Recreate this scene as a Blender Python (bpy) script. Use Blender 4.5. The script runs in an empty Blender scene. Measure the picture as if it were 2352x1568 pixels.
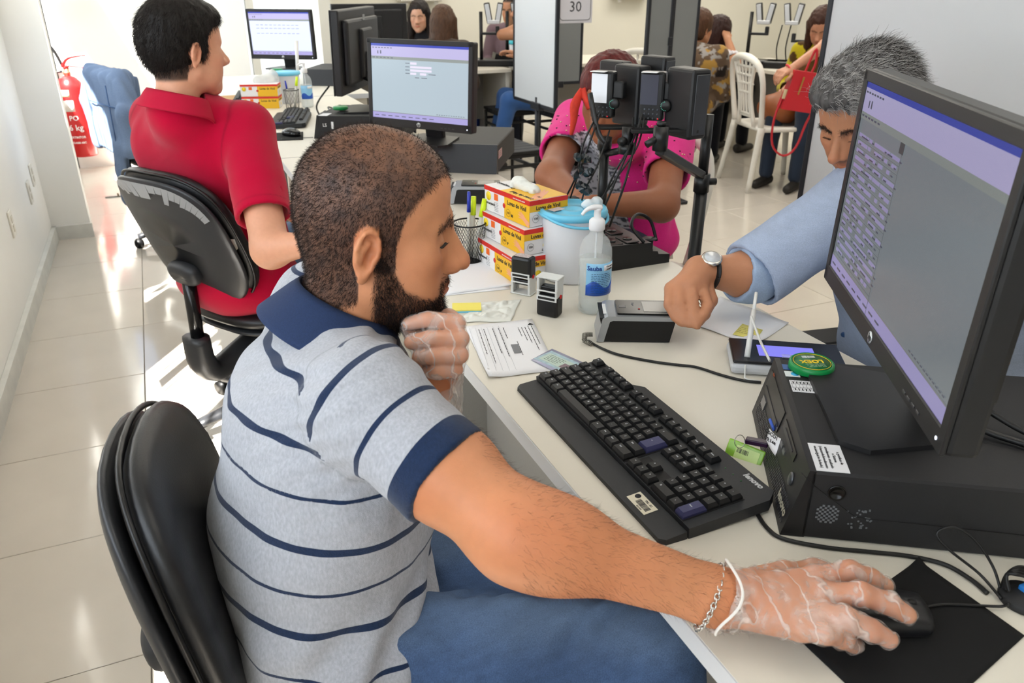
import bpy, bmesh, math, random
import numpy as np
from mathutils import Vector, Matrix, Euler
C = bpy.context.scene.collection
SC = bpy.context.scene
R = math.radians
# ---------------------------------------------------------------- camera
cam = bpy.data.cameras.new('camera'); cam.sensor_width = 36; cam.lens = 1793/2352*36; cam.clip_start = .02
co = bpy.data.objects.new('camera', cam); C.objects.link(co)
co.location = (0, 0, 1.39); co.rotation_euler = (R(90-25.07), 0, R(-23.6))
cam.dof.use_dof = True; cam.dof.focus_distance = 1.35; cam.dof.aperture_fstop = 9.0
SC.camera = co
# ---------------------------------------------------------------- world, sun, lamps, exposure
SC.view_settings.view_transform = 'Standard'; SC.view_settings.look = 'None'
SC.view_settings.gamma = 1; SC.view_settings.use_curve_mapping = False
SC.view_settings.exposure = 0.0
w = bpy.data.worlds.new('sky'); SC.world = w; w.use_nodes = True
bg = w.node_tree.nodes['Background']; bg.inputs[0].default_value = (.80, .90, 1, 1); bg.inputs[1].default_value = 7.2
sd = bpy.data.lights.new('sun', 'SUN'); sd.energy = 45; sd.angle = R(.6); sd.color = (1, .97, .91)
so = bpy.data.objects.new('sun', sd); C.objects.link(so)
AZ = R(58); EL = R(51)
so.rotation_euler = Vector((math.cos(AZ)*math.cos(EL), math.sin(AZ)*math.cos(EL), -math.sin(EL))).to_track_quat('-Z', 'Y').to_euler()
for (x, y, en) in ((1.2, .4, 12), (.9, 4.4, 14), (3.2, 1.6, 16), (3.2, 4.6, 30), (5.2, 3.2, 34), (5.2, 6.2, 44), (2.6, 7.0, 30)):      # ceiling luminaires
    ld = bpy.data.lights.new('ceiling_lamp', 'AREA'); ld.shape = 'RECTANGLE'; ld.size = 1.8; ld.size_y = 1.2
    ld.energy = en; ld.color = (1, .95, .86)
    lo = bpy.data.objects.new('ceiling_lamp', ld); C.objects.link(lo); lo.location = (x, y, 2.72)
# ---------------------------------------------------------------- helpers
def lin(h):
    if isinstance(h, str):
        h = [int(h[i:i+2], 16)/255 for i in (0, 2, 4)]
        h = [c/12.92 if c <= .04045 else ((c+.055)/1.055)**2.4 for c in h]
    return (h[0], h[1], h[2], 1)
MATS = {}
def mat(name, col='808080', rough=.5, metal=0, spec=.5, var=0, vscale=30, bump=0, bscale=200, attr=None, emit=None, es=1, trans=0, alpha=1, coat=0, ior=1.45, sheen=0, sss=0, stretch=None):
    if name in MATS: return MATS[name]
    m = bpy.data.materials.new(name); m.use_nodes = True; nt = m.node_tree; N = nt.nodes; L = nt.links
    b = N['Principled BSDF']; b.inputs['Base Color'].default_value = lin(col)
    b.inputs['Roughness'].default_value = rough; b.inputs['Metallic'].default_value = metal
    b.inputs['Specular IOR Level'].default_value = spec; b.inputs['IOR'].default_value = ior
    b.inputs['Transmission Weight'].default_value = trans; b.inputs['Alpha'].default_value = alpha
    b.inputs['Coat Weight'].default_value = coat; b.inputs['Sheen Weight'].default_value = sheen
    if sss:
        b.inputs['Subsurface Weight'].default_value = sss; b.inputs['Subsurface Radius'].default_value = (.01, .004, .002); b.inputs['Subsurface Scale'].default_value = 1
    if emit: b.inputs['Emission Color'].default_value = lin(emit); b.inputs['Emission Strength'].default_value = es
    src = None
    tc = N.new('ShaderNodeTexCoord'); co_ = tc.outputs['Object']
    if stretch:
        mp = N.new('ShaderNodeMapping'); mp.inputs['Scale'].default_value = stretch; L.new(co_, mp.inputs[0]); co_ = mp.outputs[0]
    if attr:
        a = N.new('ShaderNodeAttribute'); a.attribute_name = attr; src = a.outputs['Color']
    if var:
        n = N.new('ShaderNodeTexNoise'); n.inputs['Scale'].default_value = vscale; n.inputs['Detail'].default_value = 4; L.new(co_, n.inputs['Vector'])
        r = N.new('ShaderNodeMapRange'); r.inputs['From Min'].default_value = .3; r.inputs['From Max'].default_value = .7
        r.inputs['To Min'].default_value = 1-var; r.inputs['To Max'].default_value = 1+var; L.new(n.outputs['Fac'], r.inputs['Value'])
        v = N.new('ShaderNodeVectorMath'); v.operation = 'SCALE'; L.new(r.outputs[0], v.inputs['Scale'])
        if src: L.new(src, v.inputs[0])
        else: v.inputs[0].default_value = lin(col)[:3]
        src = v.outputs[0]
    if src: L.new(src, b.inputs['Base Color'])
    if bump:
        n = N.new('ShaderNodeTexNoise'); n.inputs['Scale'].default_value = bscale; n.inputs['Detail'].default_value = 3; L.new(co_, n.inputs['Vector'])
        bp = N.new('ShaderNodeBump'); bp.inputs['Strength'].default_value = min(bump, 1); bp.inputs['Distance'].default_value = .002; L.new(n.outputs['Fac'], bp.inputs['Height']); L.new(bp.outputs[0], b.inputs['Normal'])
    MATS[name] = m; return m

def tag(o, label=None, cat=None, group=None, kind=None):
    if label: o['label'] = label
    if cat: o['category'] = cat
    if group: o['group'] = group
    if kind: o['kind'] = kind
    return o
def thing(name, label, cat, loc=(0, 0, 0), rotz=0, group=None):
    o = bpy.data.objects.new(name, None); C.objects.link(o); o.empty_display_size = .05
    o.location = loc; o.rotation_euler = (0, 0, rotz); return tag(o, label, cat, group)
class MB:
    """collects shapes; build() links them as ONE mesh object"""
    def __init__(s): s.v = []; s.f = []; s.sm = []; s.mi = []; s.cm = 0
    def add(s, vs, fs, smooth=False, X=None):
        n = len(s.v)
        for p in vs: s.v.append(tuple(X @ Vector(p)) if X is not None else tuple(p))
        for f in fs: s.f.append([i+n for i in f]); s.sm.append(smooth); s.mi.append(s.cm)
        return s
    def box(s, c, d, X=None, taper=1, rz=0):
        x, y, z = d[0]/2, d[1]/2, d[2]/2; vs = []
        for k, t in ((-1, 1), (1, taper)):
            for a, b in ((-1, -1), (1, -1), (1, 1), (-1, 1)): vs.append(Vector((a*x*t, b*y*t, k*z)))
        T = Matrix.Translation(c) @ Matrix.Rotation(rz, 4, 'Z')
        if X is not None: T = X @ T
        return s.add(vs, [(3, 2, 1, 0), (4, 5, 6, 7), (0, 1, 5, 4), (1, 2, 6, 5), (2, 3, 7, 6), (3, 0, 4, 7)], False, T)
    def rbox(s, c, d, r, X=None, seg=2, rz=0, vert_only=False, smooth=True):
        bm = bmesh.new(); bmesh.ops.create_cube(bm, size=1)
        for v in bm.verts: v.co = Vector((v.co.x*d[0], v.co.y*d[1], v.co.z*d[2]))
        es = [e for e in bm.edges if not vert_only or abs((e.verts[0].co-e.verts[1].co).z) > 1e-6]
        bmesh.ops.bevel(bm, geom=es, offset=min(r, .49*min(d[0], d[1]) if vert_only else .49*min(d)), segments=seg, profile=.5, affect='EDGES')
        T = Matrix.Translation(c) @ Matrix.Rotation(rz, 4, 'Z')
        if X is not None: T = X @ T
        bm.verts.index_update(); s.add([v.co.copy() for v in bm.verts], [[v.index for v in f.verts] for f in bm.faces], False, T); bm.free(); return s
    def prism(s, pts, z0, z1, X=None, taper=None):
        n = len(pts); vs = [(p[0], p[1], z0) for p in pts]+[(p[0], p[1], z1) for p in (taper or pts)]
        a = sum(pts[i][0]*pts[(i+1) % n][1]-pts[(i+1) % n][0]*pts[i][1] for i in range(n))
        fs = [list(range(n))[::-1], list(range(n, 2*n))]+[(i, (i+1) % n, n+(i+1) % n, n+i) for i in range(n)]
        if a < 0: fs = [list(f)[::-1] for f in fs]
        return s.add(vs, fs, False, X)
    def lathe(s, prof, X=None, n=24, smooth=True, c=(0, 0, 0), cap=True):
        vs = []; fs = []
        for r, z in prof:
            for i in range(n): a = 2*math.pi*i/n; vs.append((c[0]+r*math.cos(a), c[1]+r*math.sin(a), c[2]+z))
        for j in range(len(prof)-1):
            for i in range(n): fs.append((j*n+i, j*n+(i+1) % n, (j+1)*n+(i+1) % n, (j+1)*n+i))
        if cap: fs.append(list(range(n))[::-1]); fs.append([(len(prof)-1)*n+i for i in range(n)])
        return s.add(vs, fs, smooth, X)
    def cyl(s, a, b, r, r2=None, n=14, smooth=True): return s.tube([a, b], [r, r2 if r2 is not None else r], n, smooth, spline=0)
    def tube(s, pts, r, n=8, smooth=True, spline=4, flat=None, X=None):
        P = [Vector(p) for p in pts]; rr = list(r) if isinstance(r, (list, tuple)) else [r]*len(P)
        if spline and len(P) > 2:
            Q = []; q = []
            for i in range(len(P)-1):
                p0, p1, p2, p3 = P[max(i-1, 0)], P[i], P[i+1], P[min(i+2, len(P)-1)]
                for k in range(spline):
                    t = k/spline
                    Q.append(.5*((2*p1)+(-p0+p2)*t+(2*p0-5*p1+4*p2-p3)*t*t+(-p0+3*p1-3*p2+p3)*t**3)); q.append(rr[i]*(1-t)+rr[i+1]*t)
            Q.append(P[-1]); q.append(rr[-1]); P, rr = Q, q
        vs = []; fs = []; up = None
        for i, p in enumerate(P):
            t = (P[min(i+1, len(P)-1)]-P[max(i-1, 0)])
            t = t.normalized() if t.length > 1e-9 else Vector((0, 0, 1))
            if up is None:
                up = Vector((0, 0, 1)) if abs(t.z) < .9 else Vector((1, 0, 0))
            up = (up-t*up.dot(t)); up = up.normalized() if up.length > 1e-6 else t.orthogonal().normalized(); sd_ = t.cross(up)
            for k in range(n):
                a = 2*math.pi*k/n; vs.append(p+sd_*(math.cos(a)*rr[i]*(flat or 1))+up*(math.sin(a)*rr[i]))
        for j in range(len(P)-1):
            for i in range(n): fs.append((j*n+i, j*n+(i+1) % n, (j+1)*n+(i+1) % n, (j+1)*n+i))
        fs.append(list(range(n))[::-1]); fs.append([(len(P)-1)*n+i for i in range(n)])
        return s.add(vs, fs, smooth, X)
    def torus(s, c, R_, r, X=None, n=24, m=8, sc=(1, 1)):
        vs = []; fs = []
        for i in range(n):
            a = 2*math.pi*i/n
            for j in range(m):
                b = 2*math.pi*j/m; q = R_+r*math.cos(b); vs.append((c[0]+q*math.cos(a)*sc[0], c[1]+q*math.sin(a)*sc[1], c[2]+r*math.sin(b)))
        for i in range(n):
            for j in range(m): fs.append((i*m+j, ((i+1) % n)*m+j, ((i+1) % n)*m+(j+1) % m, i*m+(j+1) % m))
        return s.add(vs, fs, True, X)
    def grid(s, f, nu, nv, smooth=True, thick=0):
        P = [[Vector(f(i/nu, j/nv)) for j in range(nv+1)] for i in range(nu+1)]
        vs = [p for r_ in P for p in r_]; W = nv+1
        fs = [(i*W+j, (i+1)*W+j, (i+1)*W+j+1, i*W+j+1) for i in range(nu) for j in range(nv)]
        if thick:
            nn = []
            for i in range(nu+1):
                for j in range(nv+1):
                    a = P[min(i+1, nu)][j]-P[max(i-1, 0)][j]; b = P[i][min(j+1, nv)]-P[i][max(j-1, 0)]
                    q = a.cross(b); nn.append(q.normalized() if q.length > 1e-12 else Vector((0, 0, 1)))
            n0 = len(vs); vs = vs+[p-q*thick for p, q in zip(vs, nn)]
            fs = fs+[tuple(i+n0 for i in f_[::-1]) for f_ in fs]
            for i in range(nu): fs += [(i*W, i*W+n0, (i+1)*W+n0, (i+1)*W), ((i+1)*W+nv, (i+1)*W+nv+n0, i*W+nv+n0, i*W+nv)]
            for j in range(nv): fs += [(j+1, j+1+n0, j+n0, j), (nu*W+j, nu*W+j+n0, nu*W+j+1+n0, nu*W+j+1)]
        return s.add(vs, fs, smooth)
    def mesh(s, name, mats):
        me = bpy.data.meshes.new(name); me.from_pydata(s.v, [], s.f)
        for m in (mats if isinstance(mats, (list, tuple)) else [mats]): me.materials.append(m)
        me.polygons.foreach_set('use_smooth', s.sm); me.polygons.foreach_set('material_index', s.mi); me.update(); return me
    def build(s, name, mats, parent=None, **kw): return link(name, s.mesh(name, mats), parent, **kw)
def link(name, me, parent=None, label=None, cat=None, group=None, kind=None, loc=None, rot=None):
    o = bpy.data.objects.new(name, me); C.objects.link(o)
    if parent is not None: o.parent = parent
    if loc is not None: o.location = loc
    if rot is not None: o.rotation_euler = rot
    return tag(o, label, cat, group, kind)
def copy_tree(o, parent=None):
    c = o.copy(); C.objects.link(c); c.parent = parent
    for ch in list(o.children): copy_tree(ch, c)
    return c
def text_mesh(txt, size, m, depth=.0002, align='CENTER', bold=0, shear=0, spacing=1):
    cu = bpy.data.curves.new('t', 'FONT'); cu.body = txt; cu.size = size; cu.extrude = depth; cu.align_x = align; cu.align_y = 'CENTER'; cu.offset = bold; cu.shear = shear; cu.space_character = spacing
    cu.resolution_u = 2
    o = bpy.data.objects.new('t', cu); me = bpy.data.meshes.new_from_object(o); bpy.data.objects.remove(o); bpy.data.curves.remove(cu)
    me.materials.clear(); me.materials.append(m); return me
def text(txt, size, m, X, parent, name='lettering', **kw):
    o = link(name, text_mesh(txt, size, m, **kw), parent); o.matrix_local = X if isinstance(X, Matrix) else Matrix(X); return o
def frame(o, x, y, scale=1):
    """matrix with origin o and in-plane axes x (reading direction) and y (up of the letters)"""
    x = Vector(x).normalized(); z = x.cross(Vector(y)).normalized(); y = z.cross(x)
    return Matrix(((x.x, y.x, z.x, o[0]), (x.y, y.y, z.y, o[1]), (x.z, y.z, z.z, o[2]), (0, 0, 0, 1))) @ Matrix.Scale(scale, 4)
def bars(mb, X, x0, x1, y0, y1, seed=1, n=24, z=0):
    rd = random.Random(seed); x = x0; st = (x1-x0)/n
    while x < x1:
        w_ = st*rd.choice((.3, .5, .9)); mb.box((x+w_/2, (y0+y1)/2, z), (w_, y1-y0, .0002), X); x += w_+st*rd.choice((.3, .5, .8))
def lines(mb, X, x0, y0, w_, n, dy, h_, seed=1, z=0, word=.012):
    rd = random.Random(seed)
    for i in range(n):
        x = x0; e = x0+w_*rd.uniform(.75, 1)
        while x < e:
            l = min(word*rd.uniform(.4, 1.5), e-x); mb.box((x+l/2, y0-i*dy, z), (l, h_, .0002), X); x += l+word*.25
# ---------------------------------------------------------------- setting
white = mat('wall_paint', 'f3f2ed', .75, var=.015, vscale=3, bump=.05, bscale=120)
beige = mat('back_wall_paint', 'dbd8cb', .8, var=.015, vscale=2)
skirt = mat('skirting', 'dcdcd6', .5, var=.06, vscale=14)
grout = mat('grout', '8d8478', .9)
tile = mat('floor_tile', 'd0c8bc', .1, spec=.6, var=.03, vscale=5)
def struct(name, mb, m, **kw): return mb.build(name, m, kind='structure', **kw)
flo = struct('floor', MB().box((3.4, 3, -.03), (9.2, 11.6, .05)), grout)
# tiles, 0.5 m; joints at X = -.228 + k/2, Y = 3.006 + k/2
tm = MB().rbox((0, 0, 0), (.4975, .4975, .008), .0012, seg=1).mesh('floor_tile', tile)
k = 0
for i in range(-1, 13):
    for j in range(-7, 13):
        x = -.228+.5*i+.25; y = 3.026+.5*j+.25
        if x > 7.2 or y > 9: continue
        fx, fy = x*.916-y*0+0, x*.4+y*.916
        if fx < -2 or fy < -.8: continue
        link('floor_tile', tm, flo, loc=(x, y, -.004)); k += 1
# left wall with a strip of windows above the frame, vertical blinds inside
XL = -.69
mb = MB(); mb.box((XL-.1, 1.6, .55), (.2, 7.0, 1.1)); mb.box((XL-.1, 1.6, 2.6), (.2, 7.0, .8))
for y0, y1 in ((-2.2, -1.6), (2.28, 2.74), (3.22, 3.6), (4.75, 5.1)): mb.box((XL-.1, (y0+y1)/2, 1.65), (.2, y1-y0, 1.1))
mb.box((XL+.1, 5.12, 1.5), (.2, .1, 3.0))
struct('wall_left', mb, white)
mb = MB(); mb.box((XL-.45, 6.15, .75), (.2, 2.0, 1.5)); mb.box((XL-.45, 6.15, 2.85), (.2, 2.0, .3)); mb.box((XL-.45, 7.12, 1.5), (.2, .3, 3)); mb.box((XL-.28, 5.135, 1.5), (.54, .07, 3)); mb.box((XL-.2, 7.2, 1.5), (.45, .2, 3)); struct('wall_left_far', mb, white)
mb = MB(); mb.box((XL+.012, 1.8, .04), (.022, 6.52, .08)); mb.box((XL+.1, 5.06, .04), (.22, .022, .08)); struct('baseboard_left', mb, skirt)
mb = MB(); mb.box((XL+.1+.45, 6.0, .003), (.62, .03, .012)); struct('trim_1', mb, mat('threshold', '8a8884', .4, metal=.5))
mb = MB(); mb.box((.02, 7.2, 1.5), (1.45, .2, 3.0)); struct('wall_far_left', mb, white)
mb = MB(); mb.box((4.3, 8.0, 1.5), (6.0, .2, 3.0)); struct('wall_back', mb, beige)
mb = MB(); mb.box((1.36, 7.5, 1.5), (.1, 1.2, 3)); struct('trim_2', mb, mat('door_frame', 'd8d4c8', .6))
mb = MB(); mb.box((.80, 7.15, 1.5), (.06, .12, 3)); struct('trim_3', mb, mat('door_frame'))
mb = MB(); mb.box((1.08, 8.0, 1.5), (.6, .1, 3)); struct('door_1', mb, mat('bright_door', 'f4f3f4', .5))
mb = MB(); mb.box((7.3, 3, 1.5), (.2, 10, 3)); struct('wall_right', mb, beige)
mb = MB(); mb.box((3.3, -2.2, 1.5), (8.2, .2, 3)); struct('wall_rear', mb, white)
mb = MB(); mb.box((3.3, 3, 2.95), (8.4, 10.6, .1)); struct('ceiling', mb, mat('ceiling_paint', 'efeeea', .9))
mb = MB(); mb.box((4.3, 7.89, .04), (6, .02, .08)); struct('baseboard_back', mb, skirt)
# windows: frame + blind slats
fr = mat('window_frame', 'e8e8e8', .4)
for n, (y0, y1) in enumerate(((-1.6, 2.28), (2.74, 3.22), (3.6, 4.75))):
    t = bpy.data.objects.new('window_%d' % (n+1), None); C.objects.link(t); t.location = (XL-.1, (y0+y1)/2, 1.1); t['kind'] = 'structure'
    m_ = MB(); W = y1-y0
    m_.box((0, 0, .02), (.05, W, .04)); m_.box((0, 0, 1.13), (.05, W, .04)); nb = max(1, round(W/.95))
    for i in range(nb+1): m_.box((0, -W/2+.015+(W-.03)*i/nb, .575), (.045, .03, 1.15))
    m_.build('window_frame', fr, t)
    g = MB()
    sl = mat('blind_slat', 'd9d6cf', .8)
    y = y0+.05; rd = random.Random(5+n)
    sm_ = MB().box((0, 0, .53), (.002, .078, 1.02)).mesh('blind_slat', sl)
    while y < y1-.02:
        link('blind_slat', sm_, t, loc=(.07, y-(y0+y1)/2, .14), rot=(0, 0, R(rd.choice((-32, -28, -40, -22, 8, -60) if n < 2 else (-30, -36, -8)))))
        y += .088+rd.uniform(-.008, .012)
# outlets on left wall
pl = mat('outlet_plastic', 'e6e3d8', .4)
def outlet(y, z, lab):
    t = thing('wall_outlet', lab, 'outlet', (XL, y, z), group='cream outlet plates on the left wall')
    MB().rbox((.004, 0, 0), (.008, .075, .115), .003).build('cover_plate', pl, t)
    m_ = MB()
    for q in (-.02, .02): m_.rbox((.009, 0, q), (.004, .03, .03), .001)
    m_.build('socket', mat('socket_plastic', 'd4d0c2', .4), t)
outlet(4.832, .43, 'cream outlet plate on left wall, farther of the upper pair'); outlet(4.62, .385, 'cream outlet plate on left wall, nearer of the upper pair'); outlet(3.95, .40, 'lone lower cream outlet plate on left wall nearest the camera')
# ---------------------------------------------------------------- smooth solid modelling for bodies and cloth
def smin(a, b, k):
    if k <= 0: return np.minimum(a, b)
    h = np.maximum(k-np.abs(a-b), 0)/k
    return np.minimum(a, b)-h*h*k*.25
def smax(a, b, k): return -smin(-a, -b, k)
V3 = lambda *a: np.array(a, float)
def rotm(*e): return np.array(Euler([R(x) for x in e]).to_matrix())
def basis(x, z):
    """columns = local axes; x forward kept, z up orthogonalised"""
    x = np.array(x, float); x /= np.linalg.norm(x); z = np.array(z, float); z -= x*z.dot(x); z /= np.linalg.norm(z)
    return np.stack([x, np.cross(z, x), z], 1)
class Sdf:
    def __init__(s): s.P = []
    def rc(s, a, b, ra, rb=None, k=.02, op='u', t=0, sq=None):
        """tapered limb from a to b; sq = (axis, factor) squeezes the section along the axis"""
        a = np.array(a, float); b = np.array(b, float); rb = ra if rb is None else rb; ba = b-a; L2 = max(ba.dot(ba), 1e-12)
        M_ = None
        if sq is not None:
            ax = np.array(sq[0], float); ax /= np.linalg.norm(ax); M_ = np.eye(3)+(1/sq[1]-1)*np.outer(ax, ax)
            ba2 = M_@ba; L2 = ba2.dot(ba2)
        def f(p):
            pa = p-a
            if M_ is not None: pa = pa@M_.T; d_ = ba2
            else: d_ = ba
            u = np.clip((pa@d_)/L2, 0, 1); q = pa-u[..., None]*d_
            r = np.sqrt((q*q).sum(-1))-(ra+(rb-ra)*u)
            return r*(min(1, sq[1]) if sq else 1)
        m = max(ra, rb)*(max(1, sq[1]) if sq else 1)
        s.P.append((f, np.minimum(a, b)-m, np.maximum(a, b)+m, k, op, t)); return s
    def chain(s, pts, rs, k=.02, **kw):
        for i in range(len(pts)-1): s.rc(pts[i], pts[i+1], rs[i], rs[i+1], k=k, **kw)
        return s
    def ell(s, c, r, rot=None, k=.02, op='u', t=0):
        c = np.array(c, float); r = np.array(r, float)
        def f(p):
            q = p-c
            if rot is not None: q = q@rot
            k0 = np.sqrt(((q/r)**2).sum(-1)); k1 = np.sqrt(((q/(r*r))**2).sum(-1))+1e-9
            return k0*(k0-1)/k1
        m = r.max() if rot is not None else r
        s.P.append((f, c-m, c+m, k, op, t)); return s
    def box(s, c, d, rnd=.005, rot=None, k=.0, op='u', t=0):
        c = np.array(c, float); d = np.array(d, float)/2-rnd
        def f(p):
            q = p-c
            if rot is not None: q = q@rot
            q = np.abs(q)-d
            return np.sqrt((np.maximum(q, 0)**2).sum(-1))+np.minimum(q.max(-1), 0)-rnd
        m = np.linalg.norm(d)+rnd
        s.P.append((f, c-m, c+m, k, op, t)); return s
    def cut(s, p0, n, k=.0, r=None, t=0):
        """remove everything on the +n side (within radius r of p0 when given)"""
        p0 = np.array(p0, float); n = np.array(n, float); n /= np.linalg.norm(n)
        def f(p):
            d = -((p-p0)@n)
            if r is not None: d = np.maximum(d, np.sqrt(((p-p0)**2).sum(-1))-r)
            return d
        big = 9 if r is None else r
        s.P.append((f, p0-big, p0+big, k, 's', t)); return s
    def eval(s, p, only=None):
        F = np.full(p.shape[:-1], 1.0)
        for f, lo, hi, k, op, t in s.P:
            if only is not None and t not in only: continue
            d = f(p)
            F = smin(F, d, k) if op == 'u' else smax(F, -d, k)
        return F
    def mesh(s, h, lo=None, hi=None, disp=None, smooth=1):
        if lo is None:
            lo = np.min([q[1] for q in s.P if q[4] == 'u'], 0)-3*h; hi = np.max([q[2] for q in s.P if q[4] == 'u'], 0)+3*h
        lo = np.array(lo, float); hi = np.array(hi, float)
        n = np.ceil((hi-lo)/h).astype(int)+1
        ax = [lo[i]+h*np.arange(n[i]) for i in range(3)]
        F = np.full(n, .08, np.float32)
        for f, l, u, k, op, t in s.P:
            pad = k+2.5*h
            i0 = np.clip(np.floor((l-pad-lo)/h).astype(int), 0, n); i1 = np.clip(np.ceil((u+pad-lo)/h).astype(int)+1, 0, n)
            if (i1 <= i0).any(): continue
            sl = tuple(slice(a, b) for a, b in zip(i0, i1))
            p = np.stack(np.meshgrid(*[ax[j][sl[j]] for j in range(3)], indexing='ij'), -1)
            d = f(p)
            F[sl] = smin(F[sl], d, k) if op == 'u' else smax(F[sl], -d, k)
        if disp is not None:
            m = np.abs(F) < .03; idx = np.argwhere(m); p = lo+idx*h; F[m] += disp(p)
        return surf_nets(F, lo, h, smooth)
def surf_nets(F, lo, h, smooth=1):
    S = F < 0; n = np.array(F.shape)-1
    c = np.zeros(n, np.int8)
    for dx in (0, 1):
        for dy in (0, 1):
            for dz in (0, 1): c += S[dx:dx+n[0], dy:dy+n[1], dz:dz+n[2]]
    A = np.argwhere((c > 0) & (c < 8))
    idm = np.full(n, -1, np.int32); idm[tuple(A.T)] = np.arange(len(A))
    acc = np.zeros((len(A), 3)); cnt = np.zeros(len(A))
    cor = [(x, y, z) for x in (0, 1) for y in (0, 1) for z in (0, 1)]
    val = {q: F[A[:, 0]+q[0], A[:, 1]+q[1], A[:, 2]+q[2]].astype(float) for q in cor}
    for q in cor:
        for a in range(3):
            if q[a]: continue
            q2 = tuple(q[i]+(i == a) for i in range(3)); v0, v1 = val[q], val[q2]; m = (v0 < 0) != (v1 < 0)
            t = np.where(m, v0/np.where(m, v0-v1, 1), 0)
            for i in range(3): acc[:, i] += np.where(m, q[i]+(t if i == a else 0), 0)
            cnt += m
    V = lo+(A+acc/cnt[:, None])*h
    Q = []
    for a in range(3):
        b, c2 = (a+1) % 3, (a+2) % 3
        s0 = [slice(None)]*3; s1 = [slice(None)]*3; s0[a] = slice(0, -1); s1[a] = slice(1, None)
        S0, S1 = S[tuple(s0)], S[tuple(s1)]
        E_ = np.argwhere(S0 != S1)
        ok = (E_[:, b] > 0) & (E_[:, c2] > 0) & (E_[:, b] < n[b]) & (E_[:, c2] < n[c2]); E_ = E_[ok]
        ins = S0[tuple(E_.T)]
        def g(db, dc):
            e = E_.copy(); e[:, b] -= db; e[:, c2] -= dc; return idm[tuple(e.T)]
        q = np.stack([g(1, 1), g(0, 1), g(0, 0), g(1, 0)], 1); q[~ins] = q[~ins][:, ::-1]
        Q.append(q)
    Q = np.concatenate(Q)
    for _ in range(smooth):
        s_ = np.zeros_like(V); k_ = np.zeros(len(V))
        for i in range(4):
            j = (i+1) % 4
            np.add.at(s_, Q[:, i], V[Q[:, j]]); np.add.at(k_, Q[:, i], 1); np.add.at(s_, Q[:, j], V[Q[:, i]]); np.add.at(k_, Q[:, j], 1)
        V = V*.5+.5*s_/np.maximum(k_, 1)[:, None]
    return V, Q
def noise3(p, scale, seed=0, oct=2):
    rs = np.random.RandomState(seed); out = np.zeros(p.shape[:-1]); amp = 1
    for o in range(oct):
        for _ in range(5):
            d = rs.normal(size=3); d /= np.linalg.norm(d); out += amp*np.sin(p@(d*scale*(2**o)*rs.uniform(.6, 1.5))+rs.uniform(0, 6.28)+1.3*np.sin(p@(rs.normal(size=3)*scale*.5)))
        amp *= .5
    return out/5
def npmesh(name, parts, mats, parent=None, col=None, attrs=None, mi=None, **kw):
    """parts: list of (V, Q) joined into one mesh object; col(V)->(n,3) linear colours stored in 'Col'"""
    V = np.concatenate([p[0] for p in parts]); o_ = 0; Q = []
    for v, q in parts: Q.append(q+o_); o_ += len(v)
    k = {q.shape[1] for q in Q}
    me = bpy.data.meshes.new(name)
    off = np.array(parent.location) if parent is not None else np.zeros(3)
    Wv = V-off
    if parent is not None and abs(parent.rotation_euler.z) > 1e-6:
        a = -parent.rotation_euler.z; Wv = Wv@np.array([[math.cos(a), -math.sin(a), 0], [math.sin(a), math.cos(a), 0], [0, 0, 1]]).T
    me.vertices.add(len(V)); me.vertices.foreach_set('co', Wv.astype(np.float32).ravel())
    nl = sum(q.size for q in Q); me.loops.add(nl); me.loops.foreach_set('vertex_index', np.concatenate([q.ravel() for q in Q]).astype(np.int32))
    st = []; tot = 0
    for q in Q: st.append(tot+np.arange(len(q))*q.shape[1]); tot += q.size
    np_ = sum(len(q) for q in Q); me.polygons.add(np_); me.polygons.foreach_set('loop_start', np.concatenate(st).astype(np.int32))
    me.update(calc_edges=True)
    for m in (mats if isinstance(mats, (list, tuple)) else [mats]): me.materials.append(m)
    me.polygons.foreach_set('use_smooth', np.ones(np_, bool))
    if mi is not None: me.polygons.foreach_set('material_index', mi.astype(np.int32))
    if col is not None:
        c = col(V) if callable(col) else col
        a = me.color_attributes.new('Col', 'FLOAT_COLOR', 'POINT'); a.data.foreach_set('color', np.concatenate([c, np.ones((len(c), 1))], 1).astype(np.float32).ravel())
    me.update()
    return link(name, me, parent, **kw)
def L3(h): return np.array(lin(h)[:3])
def mix(a, b, t): return a*(1-t[:, None])+b*t[:, None]
def sstep(x, a, b): t = np.clip((x-a)/(b-a), 0, 1); return t*t*(3-2*t)
def normals(V, Q):
    n = np.zeros_like(V); f = np.cross(V[Q[:, 2]]-V[Q[:, 0]], V[Q[:, 3 % Q.shape[1]]]-V[Q[:, 1]])
    for i in range(Q.shape[1]): np.add.at(n, Q[:, i], f)
    return n/np.maximum(np.linalg.norm(n, axis=1), 1e-12)[:, None]
def sample(V, Q, wf, n, seed=0):
    """n random points on quads with weight function wf(centres)"""
    rs = np.random.RandomState(seed); c = V[Q].mean(1); a = np.linalg.norm(np.cross(V[Q[:, 2]]-V[Q[:, 0]], V[Q[:, 3]]-V[Q[:, 1]]), axis=1)*wf(c)
    i = rs.choice(len(Q), n, p=a/a.sum()); u, v = rs.rand(n, 1), rs.rand(n, 1); q = V[Q[i]]
    p = (q[:, 0]*(1-u)+q[:, 1]*u)*(1-v)+(q[:, 3]*(1-u)+q[:, 2]*u)*v
    nn = normals(V, Q)[Q[i]].mean(1); return p, nn/np.linalg.norm(nn, axis=1)[:, None], rs
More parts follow.
